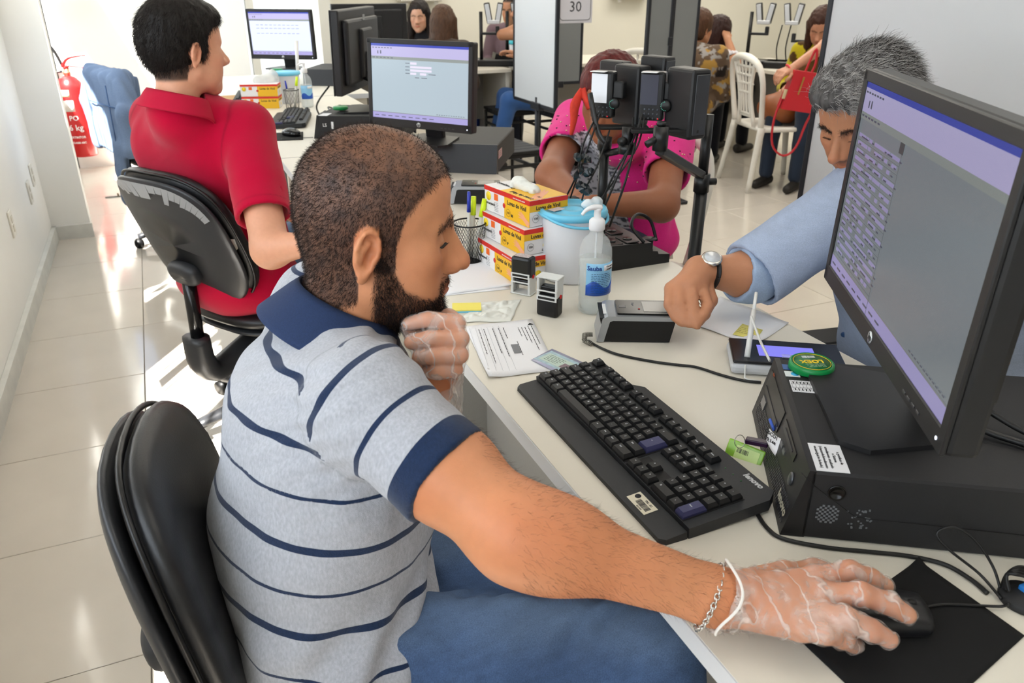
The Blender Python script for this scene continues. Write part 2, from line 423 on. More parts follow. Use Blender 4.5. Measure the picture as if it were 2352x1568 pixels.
def strands(p, steps, r):
    """p roots (n,3); steps list of (n,3) increments; three-sided tapering tubes"""
    n = len(p); P = [p]
    for s_ in steps: P.append(P[-1]+s_)
    K = len(P); t = steps[0]/np.maximum(np.linalg.norm(steps[0], axis=1), 1e-9)[:, None]
    o = np.cross(t, V3(.3, .5, .8)); o /= np.linalg.norm(o, axis=1)[:, None]; b = np.cross(t, o)
    vs = []
    for j, q in enumerate(P):
        w_ = r*(1-.75*j/(K-1))
        for a in (0, 2.094, 4.189): vs.append(q+w_*(math.cos(a)*o+math.sin(a)*b))
    V = np.stack(vs, 1).reshape(-1, 3); base = np.arange(n)[:, None]*3*K; Q = []
    for j in range(K-1):
        for a in range(3): Q.append(base+np.array([[j*3+a, j*3+(a+1) % 3, (j+1)*3+(a+1) % 3, (j+1)*3+a]]))
    return V, np.concatenate(Q)
# ---- head in its own frame: x forward, y to the left, z up, eyes at z=0; crown .118, chin -.118
def head_sdf(fem=0, fine=True, jaw=1.0, ears=True, nose=1.0, neck=None, lips=1.0):
    s = Sdf()
    s.ell((-.014, 0, .034), (.099, .077, .085), k=.0)
    s.ell((-.038, 0, .0), (.068, .066, .072), k=.02)
    s.ell((.034, 0, .038), (.058, .062, .060), k=.03)
    s.ell((.038, 0, -.028), (.051, .058, .066), k=.03)
    for q in (-1, 1):
        s.rc((.0, q*.052*jaw, -.055), (.062, q*.016, -.100), .019, .016, k=.025)
        s.ell((.058, q*.044, -.02), (.024, .018, .02), k=.02)
        s.ell((.04, q*.034, -.06), (.04, .024, .03), k=.025)
    s.ell((.03, 0, -.075), (.045, .042, .034), k=.02)
    s.ell((.073, 0, -.100), (.019, .021, .019), k=.02)
    s.ell((.069, 0, -.062), (.028, .028, .034), k=.015)
    # nose
    n = nose
    s.rc((.084, 0, .014), (.105+.006*n, 0, -.026), .0085, .0095, k=.012)
    s.ell((.107+.007*n, 0, -.033), (.0115, .0115, .0105), k=.008)
    for q in (-1, 1):
        s.ell((.100, q*.0125, -.037), (.0125, .0070, .0085), k=.006)
        s.ell((.105, q*.006, -.0445), (.005, .0032, .0035), k=.003, op='s')
        s.rc((.087, q*.010, .019), (.074, q*.042, .018), .008, .007, k=.014)
        s.ell((.094, q*.031, -.001), (.016, .016, .0125), k=.014, op='s')
        s.ell((.0715, q*.031, -.002), (.0150, .0158, .0125), k=.005)
        s.rc((.076, q*.006, .010), (.092, q*.008, -.030), .008, .0125, k=.010)
        if fine: s.rc((.0885, q*.022, -.0055), (.0815, q*.043, -.0065), .0012, .0012, k=.002, op='s')
    # lips
    l = lips
    for q in (-1, 1):
        s.rc((.0945, q*.003, -.0595), (.083, q*.021, -.0635), .0042*l, .002, k=.004)
        s.rc((.0925, q*.002, -.0695), (.083, q*.019, -.0655), .0052*l, .0022, k=.004)
        s.rc((.0985, 0, -.0643), (.086, q*.024, -.0645), .0013, .0011, k=.002, op='s')
    s.ell((.0965, 0, -.0805), (.008, .018, .006), k=.006, op='s')
    if ears:
        for q in (-1, 1):
            B = rotm(0, 14, q*-24); c = V3(-.012, q*.079, -.008)
            s.rc(c+V3(.004, -q*.008, -.004), c+V3(-.002, -q*.002, 0), .014, .012, k=.006)
            s.ell(c, (.0165, .0048, .028), B, k=.006)
            for j in range(10):
                a0, a1 = [R(-60+x*26) for x in (j, j+1)]
                g = lambda a: c+B@V3(math.cos(a)*.0148*(1 if math.sin(a) > 0 else .8), q*.0045, math.sin(a)*.026)
                s.rc(g(a0), g(a1), .0033, .0033, k=.003)
            s.ell(c+B@V3(.003, q*.007, -.002), (.0085, .0085, .0135), B, k=.004, op='s')
            s.ell(c+B@V3(.0, q*.0055, .016), (.009, .004, .006), B, k=.003, op='s')
            s.rc(c+B@V3(.0, q*.003, .012), c+B@V3(-.007, q*.003, -.012), .0028, .0028, k=.003)
            s.ell(c+B@V3(.011, q*.004, -.007), (.004, .004, .006), B, k=.003)
            s.ell(c+B@V3(.002, q*.001, -.027), (.008, .0045, .009), B, k=.005)
    return s
_ER = .0122
def eyes(s_, W, parent, look=(1, 0, -.3), iris='3a2415'):
    """eyeballs as parts; W maps head frame to world (4x4 numpy)"""
    for q in (-1, 1):
        m_ = MB(); m_.lathe([(_ER*math.sin(R(a)), -_ER*math.cos(R(a))) for a in range(0, 136, 15)], n=16, cap=False)
        m_.cm = 1; m_.lathe([(_ER*math.sin(R(a)), -_ER*math.cos(R(a))) for a in (135, 145, 153)], n=16, cap=False)
        m_.cm = 2; m_.lathe([(_ER*math.sin(R(a)), -_ER*math.cos(R(a))) for a in (153, 165, 179)], n=16, cap=True)
        o = m_.build('eye', [mat('eye_white', 'e8ddd6', .2), mat('iris', iris, .2), mat('pupil', '080606', .1)], parent)
        d = Vector(look).normalized().to_track_quat('Z', 'Y').to_matrix().to_4x4()
        o.matrix_local = Matrix.Translation(-parent.location) @ Matrix(W.tolist()) @ Matrix.Translation((.0722, q*.0305, -.0035)) @ d
def W4(pos, B, sc=1.0):
    W = np.eye(4); W[:3, :3] = B*sc; W[:3, 3] = pos; return W
def app(W, V): return V@W[:3, :3].T+W[:3, 3]
def inv(W, V): return (V-W[:3, 3])@np.linalg.inv(W[:3, :3]).T
SK = dict(tan='b98265', light='d8a68c', brown='8c5a3c', dark='9a6548')
def skin_mat(): return mat('skin', rough=.48, attr='Col', bump=.12, bscale=900, sss=.12, spec=.4, var=.03, vscale=90)
def face_col(P, base, lip=.5):
    """colours of a face in head frame: lips, cheeks, brows"""
    c = np.tile(base, (len(P), 1)); x, y, z = P.T
    m = sstep(-((y/.024)**2+((z+.0645)/.0095)**2), -1.3, -.7)*sstep(x, .078, .083); c = mix(c, base*V3(.85, .48, .45), m*lip)
    m = np.exp(-(((np.abs(y)-.045)/.022)**2+((z+.03)/.02)**2))*(x > .03); c = mix(c, base*V3(1.05, .82, .78), m*.5)
    m = np.exp(-((y/.014)**2+((z+.035)/.014)**2))*(x > .09); c = mix(c, base*V3(1.05, .78, .74), m*.5)
    m = np.exp(-(((np.abs(y)-.08)/.01)**2+((z+.008)/.035)**2)); c = mix(c, base*V3(1.02, .75, .7), m*.5)
    return c
# ---------------------------------------------------------------- measured joints: the point at forward distance f (m) along a sight line
_c, _s = math.cos(R(25.07)), math.sin(R(25.07)); _cy, _sy = math.cos(R(23.6)), math.sin(R(23.6))
def ray(px, py):
    a = (px-1176)/1793; y = -(py-784)/1793; b = _c+_s*y
    return V3(a*_cy+b*_sy, -a*_sy+b*_cy, -_s+_c*y)
def PX(px, py, f): return V3(0, 0, 1.39)+ray(px, py)*f
def PZ(px, py, z): r = ray(px, py); return V3(0, 0, 1.39)+r*((z-1.39)/r[2])
def finger(s, pts, rs, k=.004, t=0):
    s.chain([V3(*p) for p in pts], rs, k=k, t=t)
# ================================================================ man in the striped polo shirt
man = thing('person', 'bearded man in grey polo shirt with navy stripes at near desk, gloved hand on mouse', 'person', (.12, .92, 0))
HB = basis((.935, -.31, -.10), (.0, .02, 1)); HW = W4(PX(872, 526, 1.0), HB, V3(.95, .99, 1.09))
base = L3('c98a63')
hs = head_sdf()
hs.rc((-.026, 0, -.05), (-.062, 0, -.16), .060, .064, k=.03)
hs.rc((-.01, 0, -.09), (-.03, 0, -.16), .045, .055, k=.02)
for q in (-1, 1): hs.rc((-.03, q*.045, -.06), (.0, q*.02, -.17), .014, .016, k=.02)
hv, hq = hs.mesh(.0021)
def hairmask(P):
    x, y, z = P.T; ay = np.abs(y)
    zb = np.interp(x, [-.2, -.05, -.022, -.0215, .018, .022, .035, .052, .068, .082, .2], [-.075, -.085, -.07, .018, .022, -.012, .03, .052, .064, .078, .088])
    zb = zb-np.where(x > .05, .012*(1-np.clip(ay/.04, 0, 1)), 0)
    side = (x > .004) & (x < .026) & (ay > .055); zb = np.where(side, -.035, zb)
    m = sstep(z-zb, -.006, .006)
    ear = (ay > .073) & (np.hypot((x+.010)/.019, (z+.008)/.031) < 1); return np.where(ear, 0, m)
def beardmask(P):
    x, y, z = P.T; ay = np.abs(y)
    line = np.interp(x, [-.02, .004, .016, .04, .07, .09], [-.03, -.012, -.020, -.052, -.064, -.070])
    m = sstep(line-z, -.002, .008)*sstep(x, -.006, .004)*sstep(z, -.128, -.118)
    lips = (x > .078)*np.exp(-((y/.024)**2+((z+.065)/.011)**2)**2); m = m*(1-np.clip(lips*1.3, 0, 1))
    chin = (x > .075)*np.exp(-((y/.02)**2+((z+.083)/.007)**2)); m = m*(1-.5*chin)
    mo = (x > .07)*np.exp(-(((ay-.014)/.016)**2+((z+.0535)/.0042)**2)); go = (x > .07)*np.exp(-(((ay-.027)/.005)**2+((z+.065)/.013)**2))
    return np.clip(m+mo*.9+go*.8, 0, 1)
def browmask(P):
    x, y, z = P.T; ay = np.abs(y); zc = np.interp(ay, [.01, .03, .05], [.0175, .0235, .016]); return np.exp(-((z-zc)/.0038)**2)*(ay > .01)*(ay < .051)*(x > .05)
def hcol(P):
    c = face_col(P, base, .7); x, y, z = P.T
    crown = np.exp(-(((x-.012)/.05)**2+(y/.06)**2))*(z > .08)
    n = noise3(P, 260, 3)*.12
    c = mix(c, L3('4a362e'), np.clip(hairmask(P)*(.90-.15*crown+n), 0, 1)); c = mix(c, L3('4a3228'), beardmask(P)*.7); c = mix(c, L3('2a1a14'), browmask(P)*.75)
    return c
parts = [(app(HW, hv), hq)]; cols = [hcol(hv)]
# torso under the shirt, arms and hands
shR, elR, wrR = PX(845, 930, .90), PX(1182, 1220, .82), PZ(1640, 1368, .79)
shL = V3(.17, 1.09, .945); elL = PX(930, 1040, 1.10); wrL = PX(990, 880, 1.035)
a_ = Sdf(); a_.rc(shR, elR, .052, .047, k=.03); a_.ell(elR+(wrR-elR)*.22, (.052, .047, .047), k=.04); a_.rc(elR, wrR, .045, .0295, k=.03); a_.ell(shR+(elR-shR)*.55, (.055, .05, .052), k=.03)
fw = (wrR-elR)/np.linalg.norm(wrR-elR)
a_.rc(wrR, PZ(1700, 1380, .785), .030, .028, k=.02, sq=((0, 0, 1), .8))
def hand_r(s, g, r0=0.0):
    P_ = lambda x, y, z: PZ(x, y, z)
    # palm
    for (mx, my, mz) in ((1875, 1330, .795), (1885, 1368, .797), (1868, 1408, .792), (1838, 1440, .785)):
        s.rc(P_(1690, 1372, .787), P_(mx, my, mz), .019+g, .0145+g, k=.014)
    s.ell(P_(1780, 1385, .782), V3(.045, .036, .020)+g, rotm(0, 0, -10), k=.014)
    s.rc(P_(1720, 1345, .775), P_(1800, 1318, .768), .019+g, .015+g, k=.015)
    finger(s, [P_(1800, 1318, .766), P_(1870, 1306, .762), P_(1930, 1318, .758)], [.0125+g, .011+g, .0095+g], .008)   # thumb along the far side of the mouse
    finger(s, [P_(1875, 1330, .795), P_(1952, 1312, .797), P_(2000, 1328, .786), P_(2033, 1345, .776)], [.0132+g, .0118+g, .0105+g, .0092+g], .006)
    finger(s, [P_(1885, 1368, .797), P_(1978, 1364, .803), P_(2040, 1385, .793), P_(2084, 1412, .782)], [.0135+g, .0122+g, .011+g, .0095+g], .006)
    finger(s, [P_(1868, 1408, .792), P_(1942, 1420, .800), P_(2000, 1446, .788), P_(2042, 1468, .776)], [.0132+g, .0118+g, .0105+g, .0092+g], .006)
    finger(s, [P_(1838, 1440, .785), P_(1895, 1452, .790), P_(1935, 1465, .775), P_(1962, 1482, .758)], [.0125+g, .011+g, .010+g, .0085+g], .006)
hand_r(a_, 0)
av, aq = a_.mesh(.0026)
l_ = Sdf(); l_.rc(shL, elL, .05, .045, k=.03); l_.rc(elL, wrL, .043, .029, k=.03)
def hand_l(s, g):
    f = 1.02
    s.rc(wrL, PX(1012, 820, 1.035), .026+g, .030+g, k=.02); s.ell(PX(1018, 800, 1.04), V3(.028, .024, .040)+g, k=.010)
    for i, (pts, r_) in enumerate(((((1030, 728, 1.03), (1050, 742, .995), (985, 733, .985), (940, 742, .995)), .0115), (((1042, 765, 1.03), (1057, 778, .99), (985, 778, .975), (945, 786, .985)), .0122),
                        (((1045, 805, 1.03), (1056, 815, .99), (1000, 818, .975), (962, 820, .985)), .0118), (((1040, 842, 1.03), (1045, 848, .995), (1005, 852, .98), (985, 852, .99)), .0108))):
        finger(s, [PX(*p) for p in pts], [r_+.0005+g, r_-.0004+g, r_-.0014+g, r_-.0026+g], .0015)
    finger(s, [PX(985, 800, 1.05), PX(950, 770, 1.03), PX(935, 745, 1.02)], [.013+g, .011+g, .0095+g], .006)
hand_l(l_, 0)
lv, lq = l_.mesh(.0026)
def armcol(P):
    c = np.tile(base, (len(P), 1)); n = noise3(P, 60, 5); c = c*(1+.06*n[:, None]); return mix(c, base*V3(1.08, .8, .7), np.clip(.25+.5*noise3(P, 25, 9), 0, .5))
t_ = Sdf(); t_.ell((.13, .93, .83), (.09, .13, .12)); t_.rc(app(HW, V3(-.06, 0, -.15)[None])[0], (.15, .93, .88), .05, .06)
tv, tq = t_.mesh(.012)
parts += [(av, aq), (lv, lq), (tv, tq)]; cols += [armcol(av), armcol(lv), np.tile(base, (len(tv), 1))]
npmesh('body', parts, skin_mat(), man, col=np.concatenate(cols))
eyes(None, HW, man, look=(1, 0, -.35))
# short hair, beard, brow and arm hair
hairm = mat('dark_hair', rough=.55, attr='Col', spec=.3)
def grow(name, V, Q, W, wf, n, ln, r, dirf, colr, seed=1, seg=1, parent=man, m=None, jit=.35, colf=None):
    p, nn, rs = sample(V, Q, wf, n, seed)
    d = nn*dirf[0]+np.array(dirf[1])*1.0+rs.normal(size=p.shape)*jit; d /= np.linalg.norm(d, axis=1)[:, None]
    L_ = ln*rs.uniform(.6, 1.2, (n, 1)); st = []
    for i in range(seg): st.append(d*L_/seg); d = d+rs.normal(size=p.shape)*jit*.6+V3(0, 0, -.25); d /= np.linalg.norm(d, axis=1)[:, None]
    v, q = strands(p-nn*.0006, st, r)
    c = np.repeat(L3(colr)[None]*rs.uniform(.5, 1.6, (n, 1)), 3*(seg+1), 0) if colf is None else np.repeat(colf(p, rs), 3*(seg+1), 0)
    return npmesh(name, [(app(W, v), q)], m or hairm, parent, col=c, kind='stuff')
grow('hair', hv, hq, HW, lambda c: hairmask(c)*(1-.5*np.exp(-(((c[:, 0]-.012)/.05)**2+(c[:, 1]/.06)**2))*(c[:, 2] > .08)), 26000, .0062, .00028, (.55, (-.25, 0, -.55)), '2a1c17')
grow('beard', hv, hq, HW, lambda c: beardmask(c)**1.5, 11000, .0085, .00026, (.7, (.1, 0, -.6)), '1c1210', seed=2, seg=2, jit=.5)
grow('eyebrow', hv, hq, HW, browmask, 1500, .0065, .00034, (.22, (-.5, 0, .05)), '1a100d', seed=3, jit=.25)
def lash(W, parent, n=26, fem=0):
    m_ = MB()
    for q in (-1, 1):
        for i in range(n):
            t = i/(n-1); a = V3(.0885-.008*t, q*(.021+.022*t), -.0045-.001*t)
            m_.tube([tuple(a), tuple(a+V3(.003, q*.001, -.0012)), tuple(a+V3(.0055+fem*.002, q*.002*t, .0002))], [.0003, .00022, .0001], 3, spline=0)
    V = np.array(m_.v); me = bpy.data.meshes.new('eyelash'); me.from_pydata((app(W, V)-np.array(parent.location)).tolist(), [], m_.f); me.materials.append(mat('lash', '120b09', .6)); link('eyelash', me, parent, kind='stuff')
lash(HW, man)
grow('arm_hair', av, aq, np.eye(4), lambda c: ((c[:, 0] > elR[0]-.02) & (c[:, 0] < .47))*1.0, 3200, .010, .00011, (.35, tuple(fw*.9)), '2a1a12', seed=4, jit=.35, seg=2)
# ---- polo shirt
s = Sdf()
s.ell((.105, .905, .54), (.160, .205, .17), k=.0)
s.ell((.108, .92, .71), (.145, .180, .14), k=.06)
s.ell((.142, .92, .815), (.130, .180, .15), k=.06)
s.ell((.120, .94, .87), (.105, .155, .10), k=.05)
s.rc(shR+V3(-.0, .012, .01), V3(.165, .95, .918), .056, .062, k=.05); s.rc(shL, V3(.165, .95, .918), .058, .062, k=.05)
s.rc((.165, .86, .905), (.165, .93, .92), .035, .05, k=.05); s.rc((.165, 1.04, .905), (.165, .97, .92), .035, .05, k=.05)
ua = (elR-shR); uL = np.linalg.norm(ua); ua = ua/uL; cuff = shR+ua*uL*.60
s.rc(shR, cuff+ua*.01, .062, .066, k=.03, t=1)
s.ell(shR, (.064, .064, .064), k=.03, t=1)
s.rc(shL, shL+(elL-shL)*.62, .068, .07, k=.04, t=2)
s.rc(elR-ua*.09, elR, .053, .056, k=.004, op='s', t=9); s.cut(cuff, ua, r=.09, t=9, k=.002)
sf = [p for p in s.P]
def sdisp(P):
    q = P.copy(); q[:, 2] *= .55; q[:, 0] += .3*(P[:, 2])
    d = .0048*noise3(q, 34, 11, 3)
    ax = shR+V3(-.02, .06, .0); r_ = np.linalg.norm(P-ax, axis=1); m = np.exp(-(r_/.11)**2)          # gathers on the shoulder blade
    u = (P-ax)@V3(-.25, .35, .9); d += .0032*m*np.sin(u*240+2*noise3(P, 30, 4))
    m2 = np.exp(-((P[:, 2]-.60)/.07)**2); d += .006*m2*np.sin(P@V3(60, 25, -42)+2.0*noise3(P, 14, 8))
    m3 = np.exp(-(np.linalg.norm(P-(shR+V3(.03, .03, -.10)), axis=1)/.06)**2); d += .004*m3*np.sin(P@V3(-110, 10, 80)+noise3(P, 30, 2))
    return d
sv, sq_ = s.mesh(.0042, disp=sdisp)
grey, navy = L3('bfc1c7'), L3('1b2c4a')
ft = s_t = s.eval(sv, {0}); fs_ = s.eval(sv, {1})
issl = fs_ < ft-.003
# stripe heights on the trunk (thick, thin alternating) and distances from the cuff on the sleeve
def stripes(v, L_):
    m = np.full(len(v), -1.)
    for z0, w_ in L_: m = np.maximum(m, w_-np.abs(v-z0))
    return m
zz = sv[:, 2]+.012*(sv[:, 0]-.1)/.12-.10*np.clip(sv[:, 0]-.12, 0, .2)*0
tm_ = stripes(zz, [(1.015, .0022), (.965, .0042), (.905, .0042), (.848, .0024), (.782, .0050), (.722, .0026), (.662, .0050), (.598, .0026), (.535, .005)])
ds = (cuff-sv)@ua
sm_ = np.maximum(stripes(ds, [(.082, .0032), (.150, .005)]), .034-ds)
mk = np.where(issl, sm_, tm_)
seam = np.exp(-((ft-fs_+.003)/.0016)**2)*(np.linalg.norm(sv-shR, axis=1) < .13)
c = np.stack([np.clip(mk, -.01, .01), seam, seam*0], 1)
knit = mat('knit_shirt', rough=.9, attr='Col', var=.13, vscale=330, bump=.5, bscale=1400, spec=.15, sheen=.2, stretch=(1, 1, .45))
stk = knit.copy(); stk.name = 'striped_knit'; nt = stk.node_tree; N = nt.nodes; L = nt.links
at = [n for n in N if n.type == 'ATTRIBUTE'][0]; tgt = at.outputs['Color'].links[0].to_socket
sp = N.new('ShaderNodeSeparateColor'); L.new(at.outputs['Color'], sp.inputs[0])
mr = N.new('ShaderNodeMapRange'); mr.inputs['From Min'].default_value = -.0003; mr.inputs['From Max'].default_value = .0003; L.new(sp.outputs[0], mr.inputs['Value'])
mx = N.new('ShaderNodeMix'); mx.data_type = 'RGBA'; mx.inputs['A'].default_value = lin('adafb6'); mx.inputs['B'].default_value = lin('1b2c4a'); L.new(mr.outputs[0], mx.inputs['Factor'])
mx2 = N.new('ShaderNodeMix'); mx2.data_type = 'RGBA'; L.new(mx.outputs['Result'], mx2.inputs['A']); mx2.inputs['B'].default_value = lin('77797e')
mm = N.new('ShaderNodeMath'); mm.operation = 'MULTIPLY'; mm.inputs[1].default_value = .5; L.new(sp.outputs[1], mm.inputs[0]); L.new(mm.outputs[0], mx2.inputs['Factor']); L.new(mx2.outputs['Result'], tgt)
npmesh('polo_shirt', [(sv, sq_)], stk, man, col=c)
# collar
def ring(f, nu=56, nv=8, th=.0035):
    m_ = MB(); m_.grid(f, nu, nv, True, th); return m_
nb = app(HW, np.array([[-.058, 0, -.135]]))[0]
def collar(cent, fwd, rx, ry, h, spread, open_=.16, up=(0, 0, 1), rise=.0, drop=.05):
    B = basis(fwd, up)
    def f(u, v):
        a = 2*math.pi*(open_/2+u*(1-open_)); fr = math.exp(-(min(a, 2*math.pi-a)/.75)**2)
        rr = 1+spread*(1-v); zz = -h*.45+h*v-drop*fr*(1.25-v)+rise*(1-math.cos(a))*.5
        if v > .8: rr -= .12*(v-.8)
        p = np.array(cent)+B@V3(math.cos(a)*rx*rr+fr*.012*(1-v), math.sin(a)*ry*rr, zz)
        return tuple(p)
    return f
m_ = ring(collar(nb+V3(.010, -.002, .012), (.99, .0, -.42), .072, .076, .055, .52, .13, rise=.012, drop=.055))
V = np.array(m_.v)-np.array(man.location); me = bpy.data.meshes.new('collar'); me.from_pydata(V.tolist(), [], m_.f); me.materials.append(mat('navy_rib', '1d2f52', .9, var=.1, vscale=500, bump=.3, bscale=900)); me.polygons.foreach_set('use_smooth', [True]*len(me.polygons)); link('collar', me, man)
# ---- jeans
j = Sdf()
hipR, hipL = V3(.12, .825, .54), V3(.12, 1.01, .54); knR, knL = V3(.475, .635, .56), V3(.47, .80, .56)
j.ell((.10, .92, .54), (.13, .165, .09)); j.rc(hipR, knR, .086, .070, k=.05); j.rc(hipL, knL, .086, .070, k=.05)
j.rc(knR, (.50, .66, .10), .070, .052, k=.03); j.rc(knL, (.52, .84, .10), .070, .052, k=.03)
def jd(P):
    q = P@rotm(0, 0, 25); return .009*noise3(q*V3(1, 2.4, 2.2), 34, 21, 2)+.004*np.sin(P@V3(70, 50, 20)+2*noise3(P, 20, 5))*np.exp(-(np.linalg.norm(P-V3(.2, .82, .58), axis=1)/.14)**2)
jv, jq = j.mesh(.006, disp=jd)
jc = L3('43587a')[None]*(1+.28*noise3(jv, 26, 31)[:, None])*(1+.16*noise3(jv*V3(1, 2.5, 2.5), 150, 3)[:, None]); topw = np.exp(-((jv[:, 2]-.64)/.03)**2)*.25; jc = mix(jc, L3('8fa5bd'), np.clip(topw, 0, 1))
denim = mat('denim', rough=.9, attr='Col', var=.22, vscale=900, bump=.4, bscale=1500, spec=.15, stretch=(1, 1, .3))
npmesh('jeans', [(jv, jq)], denim, man, col=jc)
for k_, (x, y) in enumerate(((.56, .66), (.58, .84))):
    z_ = Sdf(); z_.rc((x-.07, y, .045), (x+.12, y, .035), .042, .034, k=.0); z_.rc((x-.06, y, .08), (x-.02, y, .06), .045, .04, k=.03); z_.cut((x, y, .0), (0, 0, -1)); v, q = z_.mesh(.008); npmesh('shoe', [(v, q)], mat('shoe_dark', '25221f', .6), man)
# ---- vinyl gloves and bracelet
def glove_mat():
    if 'vinyl_glove' in MATS: return MATS['vinyl_glove']
    m = bpy.data.materials.new('vinyl_glove'); m.use_nodes = True; N = m.node_tree.nodes; L = m.node_tree.links; b = N['Principled BSDF']
    b.inputs['Base Color'].default_value = lin('efe6e0'); b.inputs['Roughness'].default_value = .28; b.inputs['Specular IOR Level'].default_value = .7
    tc = N.new('ShaderNodeTexCoord'); n = N.new('ShaderNodeTexNoise'); n.inputs['Scale'].default_value = 30; n.inputs['Detail'].default_value = 5; n.inputs['Distortion'].default_value = 1.5; L.new(tc.outputs['Object'], n.inputs['Vector'])
    r = N.new('ShaderNodeMapRange'); r.inputs['From Min'].default_value = .45; r.inputs['From Max'].default_value = .75; r.inputs['To Min'].default_value = .13; r.inputs['To Max'].default_value = .5; L.new(n.outputs['Fac'], r.inputs['Value'])
    w_ = N.new('ShaderNodeTexWave'); w_.wave_type = 'BANDS'; w_.bands_direction = 'X'; w_.inputs['Scale'].default_value = 9; w_.inputs['Distortion'].default_value = 9; w_.inputs['Detail'].default_value = 3; w_.inputs['Detail Scale'].default_value = 2; L.new(tc.outputs['Object'], w_.inputs['Vector'])
    r2 = N.new('ShaderNodeMapRange'); r2.inputs['From Min'].default_value = .965; r2.inputs['From Max'].default_value = 1; r2.inputs['To Min'].default_value = 0; r2.inputs['To Max'].default_value = .3; L.new(w_.outputs['Fac'], r2.inputs['Value'])
    ad = N.new('ShaderNodeMath'); ad.operation = 'ADD'; ad.use_clamp = True; L.new(r.outputs[0], ad.inputs[0]); L.new(r2.outputs[0], ad.inputs[1]); L.new(ad.outputs[0], b.inputs['Alpha'])
    bp = N.new('ShaderNodeBump'); bp.inputs['Strength'].default_value = .6; bp.inputs['Distance'].default_value = .002; L.new(w_.outputs['Fac'], bp.inputs['Height']); L.new(bp.outputs[0], b.inputs['Normal'])
    MATS['vinyl_glove'] = m; return m
g = Sdf(); hand_r(g, .0014); g.rc(PZ(1655, 1370, .79), PZ(1700, 1378, .786), .0355, .031, k=.012); g.rc(PZ(1640, 1368, .79), PZ(1668, 1374, .79), .0385, .034, k=.008)
g.rc(elR, PZ(1662, 1372, .79), .040, .0335, k=.002, op='s'); g.cut(PZ(1652, 1370, .79), -fw, r=.12)
def gd(P): return .0009*np.sin(P@V3(330, -140, 60)+3*noise3(P, 60, 3))+.0022*noise3(P, 90, 13)*np.exp(-(np.linalg.norm(P-wrR, axis=1)/.06)**2)
v, q = g.mesh(.0022, disp=gd); npmesh('glove', [(v, q)], glove_mat(), man, label='clear vinyl glove on the hand holding the mouse')
rim = MB(); B_ = basis(fw, (0, 0, 1)); cw = PZ(1656, 1370, .79)
rim.tube([tuple(cw+B_@V3(.006*math.sin(3*a+1), math.cos(a)*.041, math.sin(a)*.0375)) for a in [i*2*math.pi/20 for i in range(21)]], .0016, 6)
V = np.array(rim.v)-np.array(man.location); me = bpy.data.meshes.new('glove_rim'); me.from_pydata(V.tolist(), [], rim.f); me.materials.append(mat('glove_rim', 'efece6', .4)); link('glove_rim', me, man)
g = Sdf(); hand_l(g, .0016); g.rc(wrL-V3(.004, 0, .03), PX(1005, 850, 1.035), .046, .036, k=.01); g.rc(elL, wrL+V3(0, 0, .01), .050, .036, k=.003, op='s')
v, q = g.mesh(.003, disp=lambda P: .0012*noise3(P, 80, 17)+.0006*np.sin(P@V3(100, 60, 240))); npmesh('glove', [(v, q)], glove_mat(), man, label='clear vinyl glove on the fist under the chin')
br = thing('bracelet', 'silver chain bracelet round the wrist of the hand on the mouse', 'bracelet', tuple(wrR))
lk = MB(); lk.torus((0, 0, 0), .0028, .0009, n=8, m=5, sc=(1.25, 1)); lm = lk.mesh('chain_link', mat('silver', 'd9d8d4', .2, metal=1))
cw = wrR+fw*.004
for i in range(46):
    a = 2*math.pi*i/46; p = B_@V3(.010*math.cos(a)-.004, math.cos(a)*.0395, math.sin(a)*.033-.003); nx = B_@V3(0, -math.sin(a), math.cos(a)*.85)
    x = Vector(nx).normalized(); r_ = Vector(B_@V3(0, math.cos(a), math.sin(a))); z = r_ if i % 2 else x.cross(r_); z = (z-x*z.dot(x)).normalized(); y = z.cross(x); z = x.cross(y)
    o = link('chain_link', lm, br); o.matrix_local = Matrix(((x.x, y.x, z.x, p[0]), (x.y, y.y, z.y, p[1]), (x.z, y.z, z.z, p[2]), (0, 0, 0, 1)))
# ---------------------------------------------------------------- desks
lam = mat('desk_laminate', 'dcd6c8', .38, var=.012, vscale=8, bump=.04, bscale=700)
gpan = mat('grey_panel', '9c9a95', .6, var=.03, vscale=300)
medge = mat('edge_band', 'c9ccd0', .4)
def desk(label, x0, x1, y0, y1, corner=None, z=.74, group=None, panel=True, name='desk', drawers=None):
    t = thing(name, label, 'desk', ((x0+x1)/2, (y0+y1)/2, 0), group=group); cx, cy_ = (x0+x1)/2, (y0+y1)/2
    pts = corner or [(x0, y0), (x1, y0), (x1, y1), (x0, y1)]
    P = [(a-cx, b-cy_) for a, b in pts]
    MB().prism(P, z-.028, z).build('desktop', lam, t)
    e = MB()
    for i in range(len(P)):
        a, b = Vector(P[i]), Vector(P[(i+1) % len(P)]); d = (b-a); l = d.length; an = math.atan2(d.y, d.x); n = Vector((d.y, -d.x)).normalized()*.001
        e.box(((a.x+b.x)/2+n.x, (a.y+b.y)/2+n.y, z-.0145), (l, .002, .027), rz=an)
    e.build('edge_band', medge, t)
    if panel:
        MB().box((x0+.30-cx, 0, .40), (.018, y1-y0-.06, .64)).build('modesty_panel', gpan, t)
        for k_, yy in enumerate((y0+.03, y1-.03)): MB().box((.03, yy-cy_, .357), (x1-x0-.10, .025, .71)).build('side_panel', lam if k_ == 0 else gpan, t)
    return t
near = desk('near cream desk the polo shirt man works at, keyboard and monitor on it', .44, 1.113, -.15, 1.90, corner=[(.44, -.15), (1.113, -.15), (1.113, 1.90), (.44, 1.90)], group=None)
mid = desk('cream desk behind the near man, lit monitor with its screen towards us on it', .40, 1.08, 1.91, 3.19)
far = desk('cream desk end beyond the red shirt man, glove boxes and mouse on it', .345, 1.05, 3.20, 4.90)
